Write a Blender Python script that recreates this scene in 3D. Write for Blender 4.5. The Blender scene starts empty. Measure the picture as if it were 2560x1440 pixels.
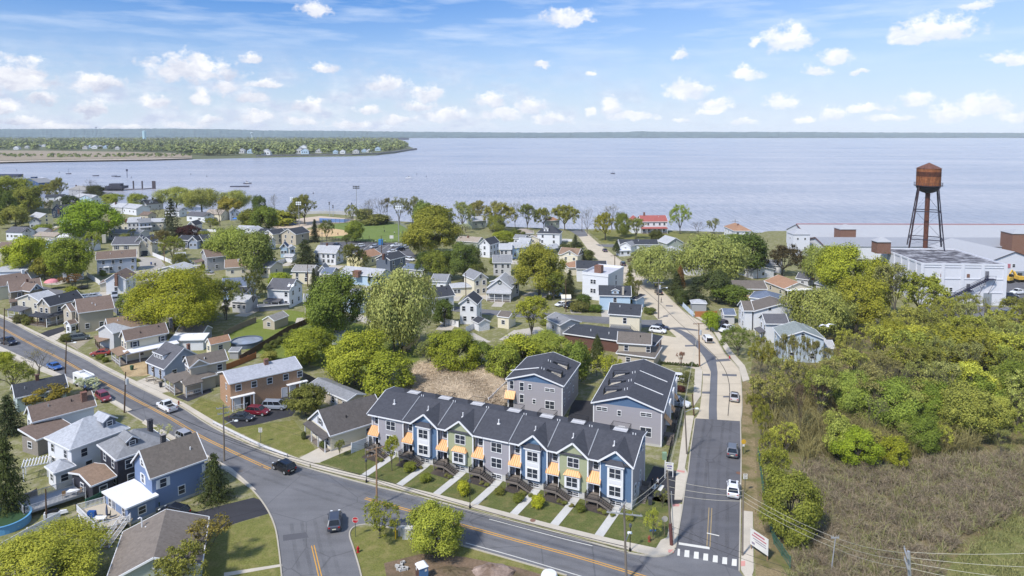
import bpy,math,random
import numpy as np
from mathutils import Vector,Matrix
from mathutils.geometry import tessellate_polygon
rnd=random.Random(7)
SC=bpy.context.scene
COL=SC.collection
FPX,CH,YC=1700.0,56.0,464.0
PITCH=math.atan((YC-330)/FPX)
SP,CP=math.sin(PITCH),math.cos(PITCH)
def G(p,z=0.0):
 u=(p[0]-1280)/FPX;v=(p[1]-YC)/FPX
 t=(CH-z)/(SP+v*CP)
 return Vector((u*t,(CP-v*SP)*t,z))
def height_at(P,ypx):
 v=(ypx-YC)/FPX
 return CH-P.y*(SP+v*CP)/(CP-v*SP)
def mpp(P):
 return(P.y*CP+(CH-P.z)*SP)/FPX
def crop(x0,y0,k):
 return lambda x,y:(x0+x/k,y0+y/k)
cA=crop(0,420,4);cB=crop(640,420,4);cC=crop(1280,420,4);cD=crop(1920,380,4)
cE=crop(0,660,4);cF=crop(640,660,4);cGp=crop(1280,660,4);cI=crop(1920,660,4)
cJ=crop(0,1000,3.273);cK=crop(640,1000,3.273);cL=crop(1280,1000,3.273);cM=crop(1920,1000,3.273)
cR=crop(1760,640,4.8);cS=crop(640,540,5.565);cT=crop(1240,860,5.333);cU=crop(1560,1100,4.236)
def lin(c):
 c=c/255.0
 return c/12.92 if c<=.04045 else((c+.055)/1.055)**2.4
def rgb(r,g,b,k=1.0):
 m=r*.3+g*.59+b*.11;r,g,b=(m+(c-m)*.9 for c in(r,g,b))
 return(min(1,lin(r)*k),min(1,lin(g)*k),min(1,lin(b)*k),1)
MATS={}
def nn(nt,t,**kw):
 n=nt.nodes.new(t)
 for k,v in kw.items():
  if k=='ins':
   for i,val in v.items():
    if hasattr(val,'is_linked')or hasattr(val,'node'):
     nt.links.new(val,n.inputs[i])
    else:
     n.inputs[i].default_value=val
  else:
   setattr(n,k,v)
 return n
def mix(nt,fac,a,b,mode='MIX'):
 n=nt.nodes.new('ShaderNodeMix');n.data_type='RGBA';n.blend_type=mode;n.clamp_factor=True
 for i,val in((0,fac),(6,a),(7,b)):
  if hasattr(val,'node'):nt.links.new(val,n.inputs[i])
  else:n.inputs[i].default_value=val
 return n.outputs[2]
def math_(nt,op,a,b=0.0,c=0.0,clamp=False):
 n=nt.nodes.new('ShaderNodeMath');n.operation=op;n.use_clamp=clamp
 for i,val in((0,a),(1,b),(2,c)):
  if hasattr(val,'node'):nt.links.new(val,n.inputs[i])
  else:n.inputs[i].default_value=val
 return n.outputs[0]
def ramp(nt,v,lo,hi):
 n=nn(nt,'ShaderNodeMapRange',ins={0:v,1:lo,2:hi,3:0.0,4:1.0});n.clamp=True
 return n.outputs[0]
def noise(nt,vec,scale,detail=4,rough=.6):
 n=nn(nt,'ShaderNodeTexNoise',ins={'Vector':vec,'Scale':scale,'Detail':detail,'Roughness':rough})
 return n.outputs[0]
def scl(c,k):
 return(min(1,c[0]*k),min(1,c[1]*k),min(1,c[2]*k),1)
def mat(name,col,kind='plain',rough=.75,var=.12,metal=0.0,spec=.3,c2=None):
 if name in MATS:return MATS[name]
 m=bpy.data.materials.new(name);m.use_nodes=True
 nt=m.node_tree;b=nt.nodes['Principled BSDF'];L=nt.links
 b.inputs['Roughness'].default_value=rough;b.inputs['Metallic'].default_value=metal
 b.inputs['Specular IOR Level'].default_value=spec
 tc=nn(nt,'ShaderNodeTexCoord');ob=tc.outputs['Object']
 geo=nn(nt,'ShaderNodeNewGeometry');wp=geo.outputs['Position']
 def bump(h,st,dist=.02):
  n=nn(nt,'ShaderNodeBump',ins={'Height':h,'Strength':st,'Distance':dist});L.new(n.outputs[0],b.inputs['Normal'])
 c=None
 if kind=='plain':
  n1=noise(nt,wp,1.3,5,.65)
  c=mix(nt,n1,scl(col,1-var),scl(col,1+var))
 elif kind=='siding':
  z=nn(nt,'ShaderNodeSeparateXYZ',ins={0:ob}).outputs[2]
  f=math_(nt,'FRACT',math_(nt,'MULTIPLY',z,5.0))
  n1=noise(nt,wp,.9,5,.7)
  row=nn(nt,'ShaderNodeTexWhiteNoise',noise_dimensions='1D',ins={'W':math_(nt,'FLOOR',math_(nt,'MULTIPLY',z,5.0))}).outputs[0]
  k=math_(nt,'ADD',math_(nt,'MULTIPLY',n1,.6),math_(nt,'MULTIPLY',row,.4))
  c=mix(nt,k,scl(col,1-var),scl(col,1+var))
  seam=ramp(nt,f,.86,1.0)
  c=mix(nt,math_(nt,'MULTIPLY',seam,.35),c,scl(col,.45))
  bump(f,.5,.03)
 elif kind=='shingle':
  sx=nn(nt,'ShaderNodeSeparateXYZ',ins={0:ob})
  n1=noise(nt,wp,9.0,2,.8);n2=noise(nt,wp,.35,4,.6)
  v=nn(nt,'ShaderNodeTexVoronoi',ins={'Vector':wp,'Scale':3.2}).outputs['Color']
  vr=nn(nt,'ShaderNodeSeparateColor',ins={0:v}).outputs[0]
  k=math_(nt,'ADD',math_(nt,'ADD',math_(nt,'MULTIPLY',n1,.35),math_(nt,'MULTIPLY',n2,.35)),math_(nt,'MULTIPLY',vr,.3))
  c=mix(nt,k,scl(col,.62),scl(col,1.38))
  f=math_(nt,'FRACT',math_(nt,'MULTIPLY',sx.outputs[2],8.0))
  bump(math_(nt,'ADD',f,n1),.45,.03)
 elif kind=='brick':
  sx=nn(nt,'ShaderNodeSeparateXYZ',ins={0:ob})
  v=nn(nt,'ShaderNodeCombineXYZ',ins={0:math_(nt,'ADD',sx.outputs[0],sx.outputs[1]),1:sx.outputs[2]}).outputs[0]
  br=nn(nt,'ShaderNodeTexBrick',ins={'Vector':v,'Color1':scl(col,.8),'Color2':scl(col,1.2),'Mortar':scl(c2 or(.35,.32,.3,1),1),'Scale':4.0,'Mortar Size':.015})
  n1=noise(nt,wp,.8,5,.7)
  c=mix(nt,math_(nt,'MULTIPLY',n1,.6),br.outputs[0],scl(col,.7))
 elif kind=='seam':
  sx=nn(nt,'ShaderNodeSeparateXYZ',ins={0:ob})
  f=math_(nt,'FRACT',math_(nt,'MULTIPLY',sx.outputs[0],2.9))
  seam=ramp(nt,math_(nt,'ABSOLUTE',math_(nt,'SUBTRACT',f,.5)),.38,.46)
  n1=noise(nt,wp,1.0,4,.6)
  c=mix(nt,n1,scl(col,1-var),scl(col,1+var))
  c=mix(nt,math_(nt,'MULTIPLY',seam,.6),c,scl(c2 or col,.6))
  bump(seam,.8,.04)
 elif kind=='wood':
  n1=noise(nt,nn(nt,'ShaderNodeMapping',ins={0:ob,3:(6,6,.6)}).outputs[0],2.0,5,.6)
  c=mix(nt,n1,scl(col,.65),scl(col,1.3))
 elif kind=='asphalt':
  n1=noise(nt,wp,6.0,3,.8);n2=noise(nt,wp,.12,6,.65)
  n3=noise(nt,nn(nt,'ShaderNodeMapping',ins={0:wp,2:(0,0,math.radians(28)),3:(.05,.6,1)}).outputs[0],1.0,5,.6)
  k=math_(nt,'ADD',math_(nt,'MULTIPLY',n1,.35),math_(nt,'ADD',math_(nt,'MULTIPLY',n2,.4),math_(nt,'MULTIPLY',n3,.25)))
  c=mix(nt,ramp(nt,k,.32,.68),scl(col,.66),scl(col,1.34))
  cr=nn(nt,'ShaderNodeTexVoronoi',feature='DISTANCE_TO_EDGE',ins={'Vector':mix(nt,.22,wp,nn(nt,'ShaderNodeTexNoise',ins={'Vector':wp,'Scale':.4}).outputs[1],'ADD'),'Scale':.09}).outputs[0]
  c=mix(nt,math_(nt,'MULTIPLY',math_(nt,'SUBTRACT',1.0,ramp(nt,cr,.0,.008)),.6),c,scl(col,.5))
  bump(n1,.4,.01)
 elif kind=='concrete':
  n1=noise(nt,wp,5.0,4,.75);n2=noise(nt,wp,.25,5,.65)
  k=math_(nt,'ADD',math_(nt,'MULTIPLY',n1,.4),math_(nt,'MULTIPLY',n2,.6))
  c=mix(nt,ramp(nt,k,.3,.7),scl(col,.8),scl(col,1.14))
 elif kind=='grass':
  n1=noise(nt,wp,4.0,4,.8);n2=noise(nt,wp,.18,5,.65);n3=noise(nt,wp,.55,4,.7)
  a=mix(nt,ramp(nt,n1,.3,.7),scl(col,.55),scl(col,1.4))
  c=mix(nt,math_(nt,'MULTIPLY',ramp(nt,n3,.47,.72),.85),a,scl(c2 or rgb(142,132,84),1))
  c=mix(nt,math_(nt,'MULTIPLY',ramp(nt,n2,.5,.75),.6),c,scl(col,.6))
  bump(n1,.8,.08)
 elif kind=='dirt':
  n1=noise(nt,wp,3.0,5,.8);n2=noise(nt,wp,.3,5,.65)
  a=mix(nt,ramp(nt,n1,.3,.7),scl(col,.6),scl(col,1.35))
  c=mix(nt,ramp(nt,n2,.45,.62),a,scl(c2 or col,.9))
  bump(n1,.9,.08)
 elif kind=='rust':
  n1=noise(nt,wp,1.2,6,.75);n2=noise(nt,nn(nt,'ShaderNodeMapping',ins={0:wp,3:(1.6,1.6,.25)}).outputs[0],1.0,5,.7)
  a=mix(nt,ramp(nt,n1,.35,.68),col,c2)
  c=mix(nt,math_(nt,'MULTIPLY',ramp(nt,n2,.48,.66),.7),a,(.03,.018,.012,1))
 elif kind=='glass':
  n1=noise(nt,wp,.5,2,.5)
  c=mix(nt,n1,scl(col,.6),scl(col,1.5))
 elif kind=='paint':
  c=nn(nt,'ShaderNodeObjectInfo').outputs['Color']
  b.inputs['Coat Weight'].default_value=.6;b.inputs['Coat Roughness'].default_value=.06
 elif kind=='leaf':
  oi=nn(nt,'ShaderNodeObjectInfo')
  oc=oi.outputs['Color']
  r=geo.outputs['Random Per Island']
  n1=noise(nt,wp,.6,4,.65)
  dark=mix(nt,1.0,oc,(.36,.42,.34,1),'MULTIPLY');lite=mix(nt,1.0,oc,(1.75,1.68,1.45,1),'MULTIPLY')
  k=math_(nt,'ADD',math_(nt,'MULTIPLY',r,.5),math_(nt,'MULTIPLY',ramp(nt,n1,.3,.7),.5))
  c=mix(nt,k,dark,lite)
  tr=nn(nt,'ShaderNodeBsdfTranslucent');L.new(c,tr.inputs[0])
  ms=nn(nt,'ShaderNodeMixShader',ins={0:.2,1:b.outputs[0],2:tr.outputs[0]})
  L.new(ms.outputs[0],nt.nodes['Material Output'].inputs[0])
 elif kind=='blade':
  r=geo.outputs['Random Per Island'];n1=noise(nt,wp,.15,4,.6)
  k=math_(nt,'ADD',math_(nt,'MULTIPLY',r,.55),math_(nt,'MULTIPLY',n1,.5))
  c=mix(nt,ramp(nt,k,.2,.85),col,c2)
 if c is not None:L.new(c,b.inputs['Base Color'])
 MATS[name]=m
 return m
K=.82
def siding(n,r,g,b,var=.05):return mat('siding '+n,rgb(r,g,b,K),'siding',.65,var)
def roofm(n,r,g,b):
 m=(r+g+b)/3;r,g,b=(m+(c-m)*.82 for c in(r,g,b))
 return mat('shingles '+n,rgb(r,g,b,K),'shingle',.9,.2,spec=.15)
WHITE=mat('white trim',rgb(238,238,240,K),'plain',.5,.03)
GLASS=mat('window glass',(.018,.024,.036,1),'glass',.08,spec=.5)
PGLASS=mat('near window glass',(.03,.036,.05,1),'glass',.12,spec=.45)
BLACK=mat('black metal',(.012,.012,.014,1),'plain',.5,.2)
DARKW=mat('weathered deck wood',rgb(128,118,110,K),'wood',.85)
CONC=mat('foundation concrete',rgb(196,194,190,K),'concrete',.9)
STEEL=mat('galvanised steel',rgb(176,178,182,K),'plain',.45,.1,metal=.3)
POLEW=mat('grey pole wood',rgb(128,118,108,K),'wood',.9)
BRNW=mat('brown pole wood',rgb(96,74,58,K),'wood',.9)
TIMB=mat('timber fence',rgb(160,128,92,K),'wood',.9)
BARK=mat('bark',rgb(100,94,82,K),'wood',.95)
BRK=mat('chimney brick',rgb(140,92,74,K),'brick')
COPPER=mat('copper standing seam',rgb(238,176,118,K),'seam',.5,.08,metal=.1,c2=rgb(200,132,78,K))
LEAF=mat('leaves',(0,0,0,1),'leaf',.7,spec=.2)
PAINT=mat('car paint',(0,0,0,1),'paint',.28,spec=.5)
CGLASS=mat('car glass',(.01,.012,.016,1),'glass',.05,spec=.6)
RUBBER=mat('tyre rubber',(.012,.012,.012,1),'plain',.9)
LAMPR=mat('tail lamp red',(.35,.01,.01,1),'plain',.2)
LAMPW=mat('lamp lens',(.75,.78,.8,1),'plain',.15)
VINYL=mat('white vinyl',rgb(236,236,240,K),'plain',.45,.03)
class MB:
 def __init__(s):s.v=[];s.f=[];s.m=[]
 def face(s,pts,m=0):
  i=len(s.v);s.v+=[Vector(p)for p in pts];s.f.append(tuple(range(i,i+len(pts))));s.m.append(m)
 def hexa(s,p,m=0):
  i=len(s.v);s.v+=[Vector(q)for q in p]
  for f in((3,2,1,0),(4,5,6,7),(0,1,5,4),(1,2,6,5),(2,3,7,6),(3,0,4,7)):
   s.f.append(tuple(i+k for k in f));s.m.append(m)
 def box(s,x0,x1,y0,y1,z0,z1,T=None,m=0):
  p=[(x0,y0,z0),(x1,y0,z0),(x1,y1,z0),(x0,y1,z0),(x0,y0,z1),(x1,y0,z1),(x1,y1,z1),(x0,y1,z1)]
  s.hexa([T(*q)for q in p]if T else p,m)
 def beam(s,a,b,w,h,m=0,up=(0,0,1)):
  a,b=Vector(a),Vector(b);d=(b-a).normalized()
  x=d.cross(Vector(up))
  if x.length<1e-4:x=d.cross(Vector((1,0,0)))
  x.normalize();y=x.cross(d)*(h/2);x=x*(w/2)
  s.hexa([a-x-y,a+x-y,b+x-y,b-x-y,a-x+y,a+x+y,b+x+y,b-x+y],m)
 def tube(s,pts,r,n=6,m=0,r1=None,cap=True):
  pts=[Vector(p)for p in pts];k=len(pts);i0=len(s.v)
  for j,p in enumerate(pts):
   d=(pts[min(j+1,k-1)]-pts[max(j-1,0)]).normalized()
   a=d.cross(Vector((0,0,1)))
   if a.length<1e-3:a=Vector((1,0,0))
   a.normalize();b=d.cross(a)
   rr=r if r1 is None else r+(r1-r)*j/(k-1)
   for q in range(n):
    t=2*math.pi*q/n
    s.v.append(p+a*(rr*math.cos(t))+b*(rr*math.sin(t)))
  for j in range(k-1):
   for q in range(n):
    q2=(q+1)%n
    s.f.append((i0+j*n+q,i0+j*n+q2,i0+(j+1)*n+q2,i0+(j+1)*n+q));s.m.append(m)
  if cap:
   s.f.append(tuple(i0+(k-1)*n+q for q in range(n)));s.m.append(m)
   s.f.append(tuple(i0+n-1-q for q in range(n)));s.m.append(m)
 def lathe(s,prof,n=16,c=(0,0,0),m=0):
  i0=len(s.v);c=Vector(c)
  for r,z in prof:
   for q in range(n):
    t=2*math.pi*q/n
    s.v.append(c+Vector((r*math.cos(t),r*math.sin(t),z)))
  for j in range(len(prof)-1):
   for q in range(n):
    q2=(q+1)%n
    s.f.append((i0+j*n+q,i0+j*n+q2,i0+(j+1)*n+q2,i0+(j+1)*n+q));s.m.append(m)
 def poly(s,pts,m=0):
  pts=[Vector(p)for p in pts]
  i0=len(s.v);s.v+=pts
  for t in tessellate_polygon([pts]):
   a,b,c=(pts[k]for k in t)
   if(b-a).cross(c-a).z<0:t=(t[0],t[2],t[1])
   s.f.append(tuple(i0+k for k in t));s.m.append(m)
 def mesh(s,name,mats,inv=None,smooth=False):
  me=bpy.data.meshes.new(name)
  me.from_pydata([tuple(inv@v)if inv else tuple(v)for v in s.v],[],s.f)
  mats=mats if isinstance(mats,(list,tuple))else[mats]
  for mm in mats:me.materials.append(mm)
  if len(mats)>1:me.polygons.foreach_set('material_index',s.m)
  if smooth:me.polygons.foreach_set('use_smooth',[True]*len(s.f))
  me.update()
  return me
def np_mesh(name,V,Fq,m):
 ''
 me=bpy.data.meshes.new(name);V=np.asarray(V,dtype=np.float32);Fq=np.asarray(Fq,dtype=np.int32)
 k=Fq.shape[1]
 me.vertices.add(len(V));me.vertices.foreach_set('co',V.ravel())
 me.loops.add(Fq.size);me.loops.foreach_set('vertex_index',Fq.ravel())
 me.polygons.add(len(Fq));me.polygons.foreach_set('loop_start',np.arange(0,Fq.size,k,dtype=np.int32))
 me.update(calc_edges=True);me.validate();me.materials.append(m)
 return me
def link(name,data,parent=None,loc=(0,0,0),rz=0.0):
 o=bpy.data.objects.new(name,data);COL.objects.link(o)
 o.location=loc;o.rotation_euler=(0,0,rz)
 if parent:o.parent=parent
 return o
LABELS={}
def tag(o,label,cat,group=None):
 o['label']=label;o['category']=cat
 if group:o['group']=group
 return o
def thing(name,label,cat,loc,rz=0.0,group=None):
 o=link(name,None,None,loc,rz);o.empty_display_size=.5
 return tag(o,label,cat,group)
def minv(root):
 return(Matrix.Translation(root.location)@Matrix.Rotation(root.rotation_euler[2],4,'Z')).inverted()
def part(name,mb,mats,root,smooth=False,label=None):
 o=link(name,mb.mesh(name,mats,minv(root),smooth),root)
 if label:o['label']=label
 return o
def subpart(name,mb,mats,top,parent,smooth=False):
 ''
 return link(name,mb.mesh(name,mats,minv(top),smooth),parent)
def solo(name,label,cat,mb,mats,loc,rz=0,group=None,smooth=False,kind=None):
 M_=(Matrix.Translation(loc)@Matrix.Rotation(rz,4,'Z')).inverted()
 o=link(name,mb.mesh(name,mats,M_,smooth),None,loc,rz)
 if kind:o['kind']=kind
 return tag(o,label,cat,group)
def copy_tree(o,parent=None):
 c=o.copy();COL.objects.link(c)
 if parent:c.parent=parent
 for ch in list(o.children):copy_tree(ch,c)
 return c
def structure(name,mb,mats,label=None,cat=None):
 o=link(name,mb.mesh(name,mats));o['kind']='structure'
 o['label']=label or name.replace('_',' ');o['category']=cat or name.replace('_',' ')
 return o
def smooth_line(pts,sub=4):
 ''
 P=[Vector(p)for p in pts];out=[]
 for i in range(len(P)-1):
  a=P[max(i-1,0)];b=P[i];c=P[i+1];d=P[min(i+2,len(P)-1)]
  for k in range(sub):
   t=k/sub
   out.append(.5*(2*b+(c-a)*t+(2*a-5*b+4*c-d)*t*t+(3*b-a-3*c+d)*t**3))
 out.append(P[-1])
 return out
def gl(pts,z=0.0):return[G(p,z)for p in pts]
def offset_line(P,d):
 out=[]
 for i,p in enumerate(P):
  t=(P[min(i+1,len(P)-1)]-P[max(i-1,0)]);t.z=0;t.normalize()
  out.append(p+Vector((-t.y,t.x,0))*d)
 return out
def ribbon(mb,P,w,z,m=0):
 a=offset_line(P,w/2);b=offset_line(P,-w/2)
 for i in range(len(P)-1):
  q=[b[i],b[i+1],a[i+1],a[i]]
  mb.face([(v.x,v.y,z)for v in q],m)
def wall_strip(mb,P,w,z0,z1,m=0):
 for i in range(len(P)-1):
  a,b=P[i],P[i+1]
  mb.beam((a.x,a.y,(z0+z1)/2),(b.x,b.y,(z0+z1)/2),w,z1-z0,m)
cam=bpy.data.cameras.new('camera');cam.sensor_width=36;cam.lens=36*FPX/2560;cam.shift_y=-(720-YC)/2560
cam.clip_start=.5;cam.clip_end=60000
co=bpy.data.objects.new('camera',cam);COL.objects.link(co)
co.location=(0,0,CH);co.rotation_euler=(math.pi/2-PITCH,0,0)
SC.camera=co
SC.view_settings.view_transform='Standard';SC.view_settings.look='None'
SC.view_settings.exposure=EXPO=0.52;SC.view_settings.gamma=1
SC.cycles.max_bounces=6;SC.cycles.diffuse_bounces=2;SC.cycles.glossy_bounces=2;SC.cycles.transmission_bounces=2
SC.cycles.transparent_max_bounces=4;SC.cycles.volume_bounces=0
SC.cycles.use_denoising=True
SUN_EL,SUN_AZ=math.radians(50),math.radians(222)
sd=bpy.data.lights.new('sun','SUN');sd.energy=3.6;sd.angle=math.radians(5);sd.color=(1,.94,.85)
so=bpy.data.objects.new('sun',sd);COL.objects.link(so)
sv=Vector((math.sin(SUN_AZ)*math.cos(SUN_EL),math.cos(SUN_AZ)*math.cos(SUN_EL),math.sin(SUN_EL)))
so.rotation_euler=sv.to_track_quat('Z','Y').to_euler();so.location=(-40,-40,120)
W=bpy.data.worlds.new('World');SC.world=W;W.use_nodes=True
nt=W.node_tree;bg=nt.nodes['Background'];bg.inputs[1].default_value=.1
sky=nn(nt,'ShaderNodeTexSky',sky_type='NISHITA');sky.sun_disc=False
sky.sun_elevation=SUN_EL;sky.sun_rotation=SUN_AZ
sky.air_density=1.0;sky.dust_density=1.2;sky.ozone_density=2.0
tc=nn(nt,'ShaderNodeTexCoord');dv=tc.outputs['Generated']
sx=nn(nt,'ShaderNodeSeparateXYZ',ins={0:dv})
az=math_(nt,'ARCTAN2',sx.outputs[0],sx.outputs[1]);el=math_(nt,'ARCSINE',sx.outputs[2])
q0=nn(nt,'ShaderNodeCombineXYZ',ins={0:az,1:el}).outputs[0]
def nz(vec,scale,detail=5,rough=.6,sy=1.0,color=False):
 mp=nn(nt,'ShaderNodeMapping',ins={0:vec,3:(1,sy,1)}).outputs[0]
 n=nn(nt,'ShaderNodeTexNoise',ins={'Vector':mp,'Scale':scale,'Detail':detail,'Roughness':rough})
 return n.outputs[1]if color else n.outputs[0]
def vm(op,a,b=None):
 n=nt.nodes.new('ShaderNodeVectorMath');n.operation=op
 for i,val in((0,a),(1,b)):
  if val is None:continue
  if hasattr(val,'node'):nt.links.new(val,n.inputs[i])
  else:n.inputs[i].default_value=val
 return n
w1=vm('SUBTRACT',nz(q0,26,6,.62,1.3,True),(.5,.5,.5)).outputs[0]
w2=vm('SCALE',w1);w2.inputs['Scale'].default_value=.028
q=vm('ADD',q0,w2.outputs[0]).outputs[0]
CLOUDS=[(50,192,70,52),(245,205,52,26),(478,170,108,42),(560,218,30,22),(625,243,34,16),(395,258,40,18),(228,272,36,22),(105,248,30,16),(8,272,28,22),(660,212,52,14),(498,238,26,22),(640,290,48,20),(770,265,44,24),(760,300,50,14),(520,300,34,16),(630,145,26,18),(812,170,34,18),(785,24,40,24),(968,205,56,26),(1075,232,44,32),(925,272,36,18),(1050,262,48,18),(1120,285,60,22),(1225,250,46,30),(1260,285,60,22),(1000,296,46,14),(1420,42,68,27),(1325,265,44,32),(1380,297,56,20),(1358,158,26,12),(1476,183,14,12),(1697,138,20,16),(1530,268,34,34),(1585,290,60,18),(1480,282,20,14),(1715,222,58,36),(1790,258,46,24),(1770,275,40,12),(1965,96,60,44),(1888,110,14,20),(1860,182,44,22),(2092,140,38,22),(2044,172,30,20),(2140,180,24,8),(2340,70,92,40),(2280,100,50,16),(2245,78,26,22),(2440,14,34,12),(2555,145,60,22),(2505,150,26,10),(1958,256,46,22),(2085,286,34,26),(2160,272,58,16),(2295,250,36,24),(2370,284,44,26),(2460,268,60,34),(1860,305,30,12),(1705,300,28,10),(2010,300,26,10),(2230,296,50,10),(2540,292,40,16),(320,318,46,12),(150,316,60,14),(470,312,60,14),(880,312,60,14),(60,300,44,14),(-170,210,110,50),(-320,265,130,40),(2760,220,100,44),(2900,290,140,30),(-420,120,120,50),(3050,120,130,50)]
dmin=None;yrel=None
for(cx,cy,rw,rh)in CLOUDS:
 u=(cx-1280)/FPX;v=(cy+rh*.25-YC)/FPX
 d=Vector((u,CP-v*SP,-SP-v*CP));d.normalize()
 ca,ce=math.atan2(d.x,d.y),math.asin(d.z)
 s_=vm('SUBTRACT',q,(ca,ce,0)).outputs[0]
 s_=vm('MULTIPLY',s_,(FPX/rw/1.12,FPX/rh/1.15,0)).outputs[0]
 sp=nn(nt,'ShaderNodeSeparateXYZ',ins={0:s_})
 yy=math_(nt,'MAXIMUM',sp.outputs[1],math_(nt,'MULTIPLY',sp.outputs[1],-1.9))
 dd=math_(nt,'ADD',math_(nt,'MULTIPLY',sp.outputs[0],sp.outputs[0]),math_(nt,'MULTIPLY',yy,yy))
 if dmin is None:dmin,yrel=dd,sp.outputs[1]
 else:
  lt=math_(nt,'LESS_THAN',dd,dmin)
  yrel=nn(nt,'ShaderNodeMix',ins={0:lt,2:yrel,3:sp.outputs[1]}).outputs[0]
  dmin=math_(nt,'MINIMUM',dd,dmin)
dmin=math_(nt,'SQRT',dmin)
f1=nz(q0,60,6,.62,1.2);f2=nz(q,30,4,.6,1.6)
dens=math_(nt,'SUBTRACT',math_(nt,'ADD',.93,math_(nt,'MULTIPLY',math_(nt,'SUBTRACT',f1,.5),1.8)),dmin)
alpha=nn(nt,'ShaderNodeMapRange',interpolation_type='SMOOTHSTEP',ins={0:dens,1:-.08,2:.52,3:0.0,4:.97}).outputs[0]
lit=math_(nt,'ADD',math_(nt,'MULTIPLY',yrel,.55),math_(nt,'MULTIPLY',math_(nt,'SUBTRACT',f2,.5),2.6))
lit=ramp(nt,lit,-.5,.75)
base=mix(nt,ramp(nt,az,-.55,.35),(4.2,4.5,5.6,1),(5.5,6.0,7.0,1))
ccol=mix(nt,lit,base,(8.0,8.0,8.05,1))
skc=mix(nt,1.0,sky.outputs[0],(.31,.63,1.08,1),'MULTIPLY')
pal=math_(nt,'MULTIPLY',ramp(nt,az,-.3,.75),.42)
skc=mix(nt,pal,skc,(5.3,6.7,8.3,1))
hz=math_(nt,'MULTIPLY',math_(nt,'POWER',ramp(nt,el,.2,-.01),1.35),.9)
skc=mix(nt,hz,skc,(6.1,6.75,7.7,1))
ci=nz(q0,7,6,.55,7.0);cim=math_(nt,'MULTIPLY',ramp(nt,ci,.46,.74),ramp(nt,el,.06,.14))
skc=mix(nt,math_(nt,'MULTIPLY',cim,.5),skc,(6.1,6.8,7.8,1))
bk=nz(q0,13,6,.6,2.2)
bkm=math_(nt,'MULTIPLY',ramp(nt,bk,.42,.62),math_(nt,'MULTIPLY',ramp(nt,el,.125,.05),ramp(nt,az,.55,-.2)))
bcol=mix(nt,ramp(nt,nz(q0,34,5,.6,2.0),.38,.66),(4.3,4.7,6.1,1),(6.7,6.95,7.5,1))
skc=mix(nt,math_(nt,'MULTIPLY',bkm,.7),skc,bcol)
fin=mix(nt,alpha,skc,ccol)
nt.links.new(fin,bg.inputs[0])
GRASS=mat('lawn grass',rgb(120,122,62,.84),'grass',.95,c2=rgb(152,140,90,.84),spec=.1)
FIELD=mat('ball field grass',rgb(112,132,66,.85),'grass',.95,c2=rgb(128,138,78,.85),spec=.1)
YARD=mat('yard ground',rgb(126,126,78,.88),'grass',.95,c2=rgb(168,158,138,.9),spec=.1)
LITTER=mat('leaf litter ground',rgb(128,114,82,.85),'dirt',.95,c2=rgb(112,116,62,.85),spec=.1)
VERGE=mat('dry verge',rgb(150,132,98,.8),'dirt',.95,c2=rgb(116,112,66,.8),spec=.1)
DIRT=mat('bare dirt',rgb(134,112,92,.8),'dirt',.95,c2=rgb(112,98,74,.8),spec=.1)
SAND=mat('infield sand',rgb(214,182,134,.85),'dirt',.95,c2=rgb(205,172,126,.85),spec=.1)
ASPH=mat('road asphalt',rgb(118,118,122,.8),'asphalt',.9,spec=.2)
ASPH2=mat('darker asphalt',rgb(104,104,110,.8),'asphalt',.9,spec=.2)
DASPH=mat('fresh asphalt',rgb(62,62,68,.8),'asphalt',.85,spec=.2)
PATCH=mat('asphalt patch',rgb(112,114,122,.8),'concrete',.9,spec=.2)
RCONC=mat('road concrete',rgb(206,192,170,.82),'concrete',.9,spec=.2)
WALK=mat('sidewalk concrete',rgb(204,194,178,.82),'concrete',.9,spec=.2)
KERBM=mat('kerb concrete',rgb(190,182,166,.82),'concrete',.9,spec=.2)
YELL=mat('yellow road paint',rgb(226,164,52,.85),'concrete',.7)
YELF=mat('faded yellow road paint',rgb(168,146,104,.85),'concrete',.8)
WPNT=mat('white road paint',rgb(226,224,216,.82),'concrete',.7)
PINK=mat('red kerb ramp',rgb(214,150,140,.82),'concrete',.8)
BLUEC=mat('blue court surface',rgb(112,144,200,.8),'concrete',.8)
TANC=mat('tan court surround',rgb(206,186,164,.82),'concrete',.8)
MULCH=mat('dark mulch',rgb(74,66,62,.8),'dirt',.95,c2=rgb(96,84,74,.8))
SHORE=[(-260,503),(0,498),(100,501),(200,506),(300,513),(400,522),(480,530),(560,535),(700,539),(800,534),(870,538),(960,550),(1050,556),(1180,562),(1280,567),(1425,573),(1477,573),(1600,574),(1680,576),(1780,579),(1895,582),(1920,578),(2012,577),(2300,577),(2560,577),(2800,577)]
shore=smooth_line(gl(SHORE),3)
mb=MB()
land=[Vector((-900,shore[0].y+60,0))]+shore+[Vector((1200,shore[-1].y,0)),Vector((1200,-260,0)),Vector((-900,-260,0))]
mb.poly(land)
for i in range(len(shore)-1):
 a,b=shore[i],shore[i+1]
 mb.face([(a.x,a.y,0),(b.x,b.y,0),(b.x,b.y+5,-2.2),(a.x,a.y+5,-2.2)])
o=structure('ground',mb,YARD)
wm=bpy.data.materials.new('bay water');wm.use_nodes=True
nt=wm.node_tree;b=nt.nodes['Principled BSDF']
b.inputs['Roughness'].default_value=.22;b.inputs['IOR'].default_value=1.33
geo=nn(nt,'ShaderNodeNewGeometry');wp=geo.outputs['Position']
px_=nn(nt,'ShaderNodeSeparateXYZ',ins={0:wp})
n1=noise(nt,nn(nt,'ShaderNodeMapping',ins={0:wp,2:(0,0,.35),3:(.5,1.0,1)}).outputs[0],.22,5,.75)
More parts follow.
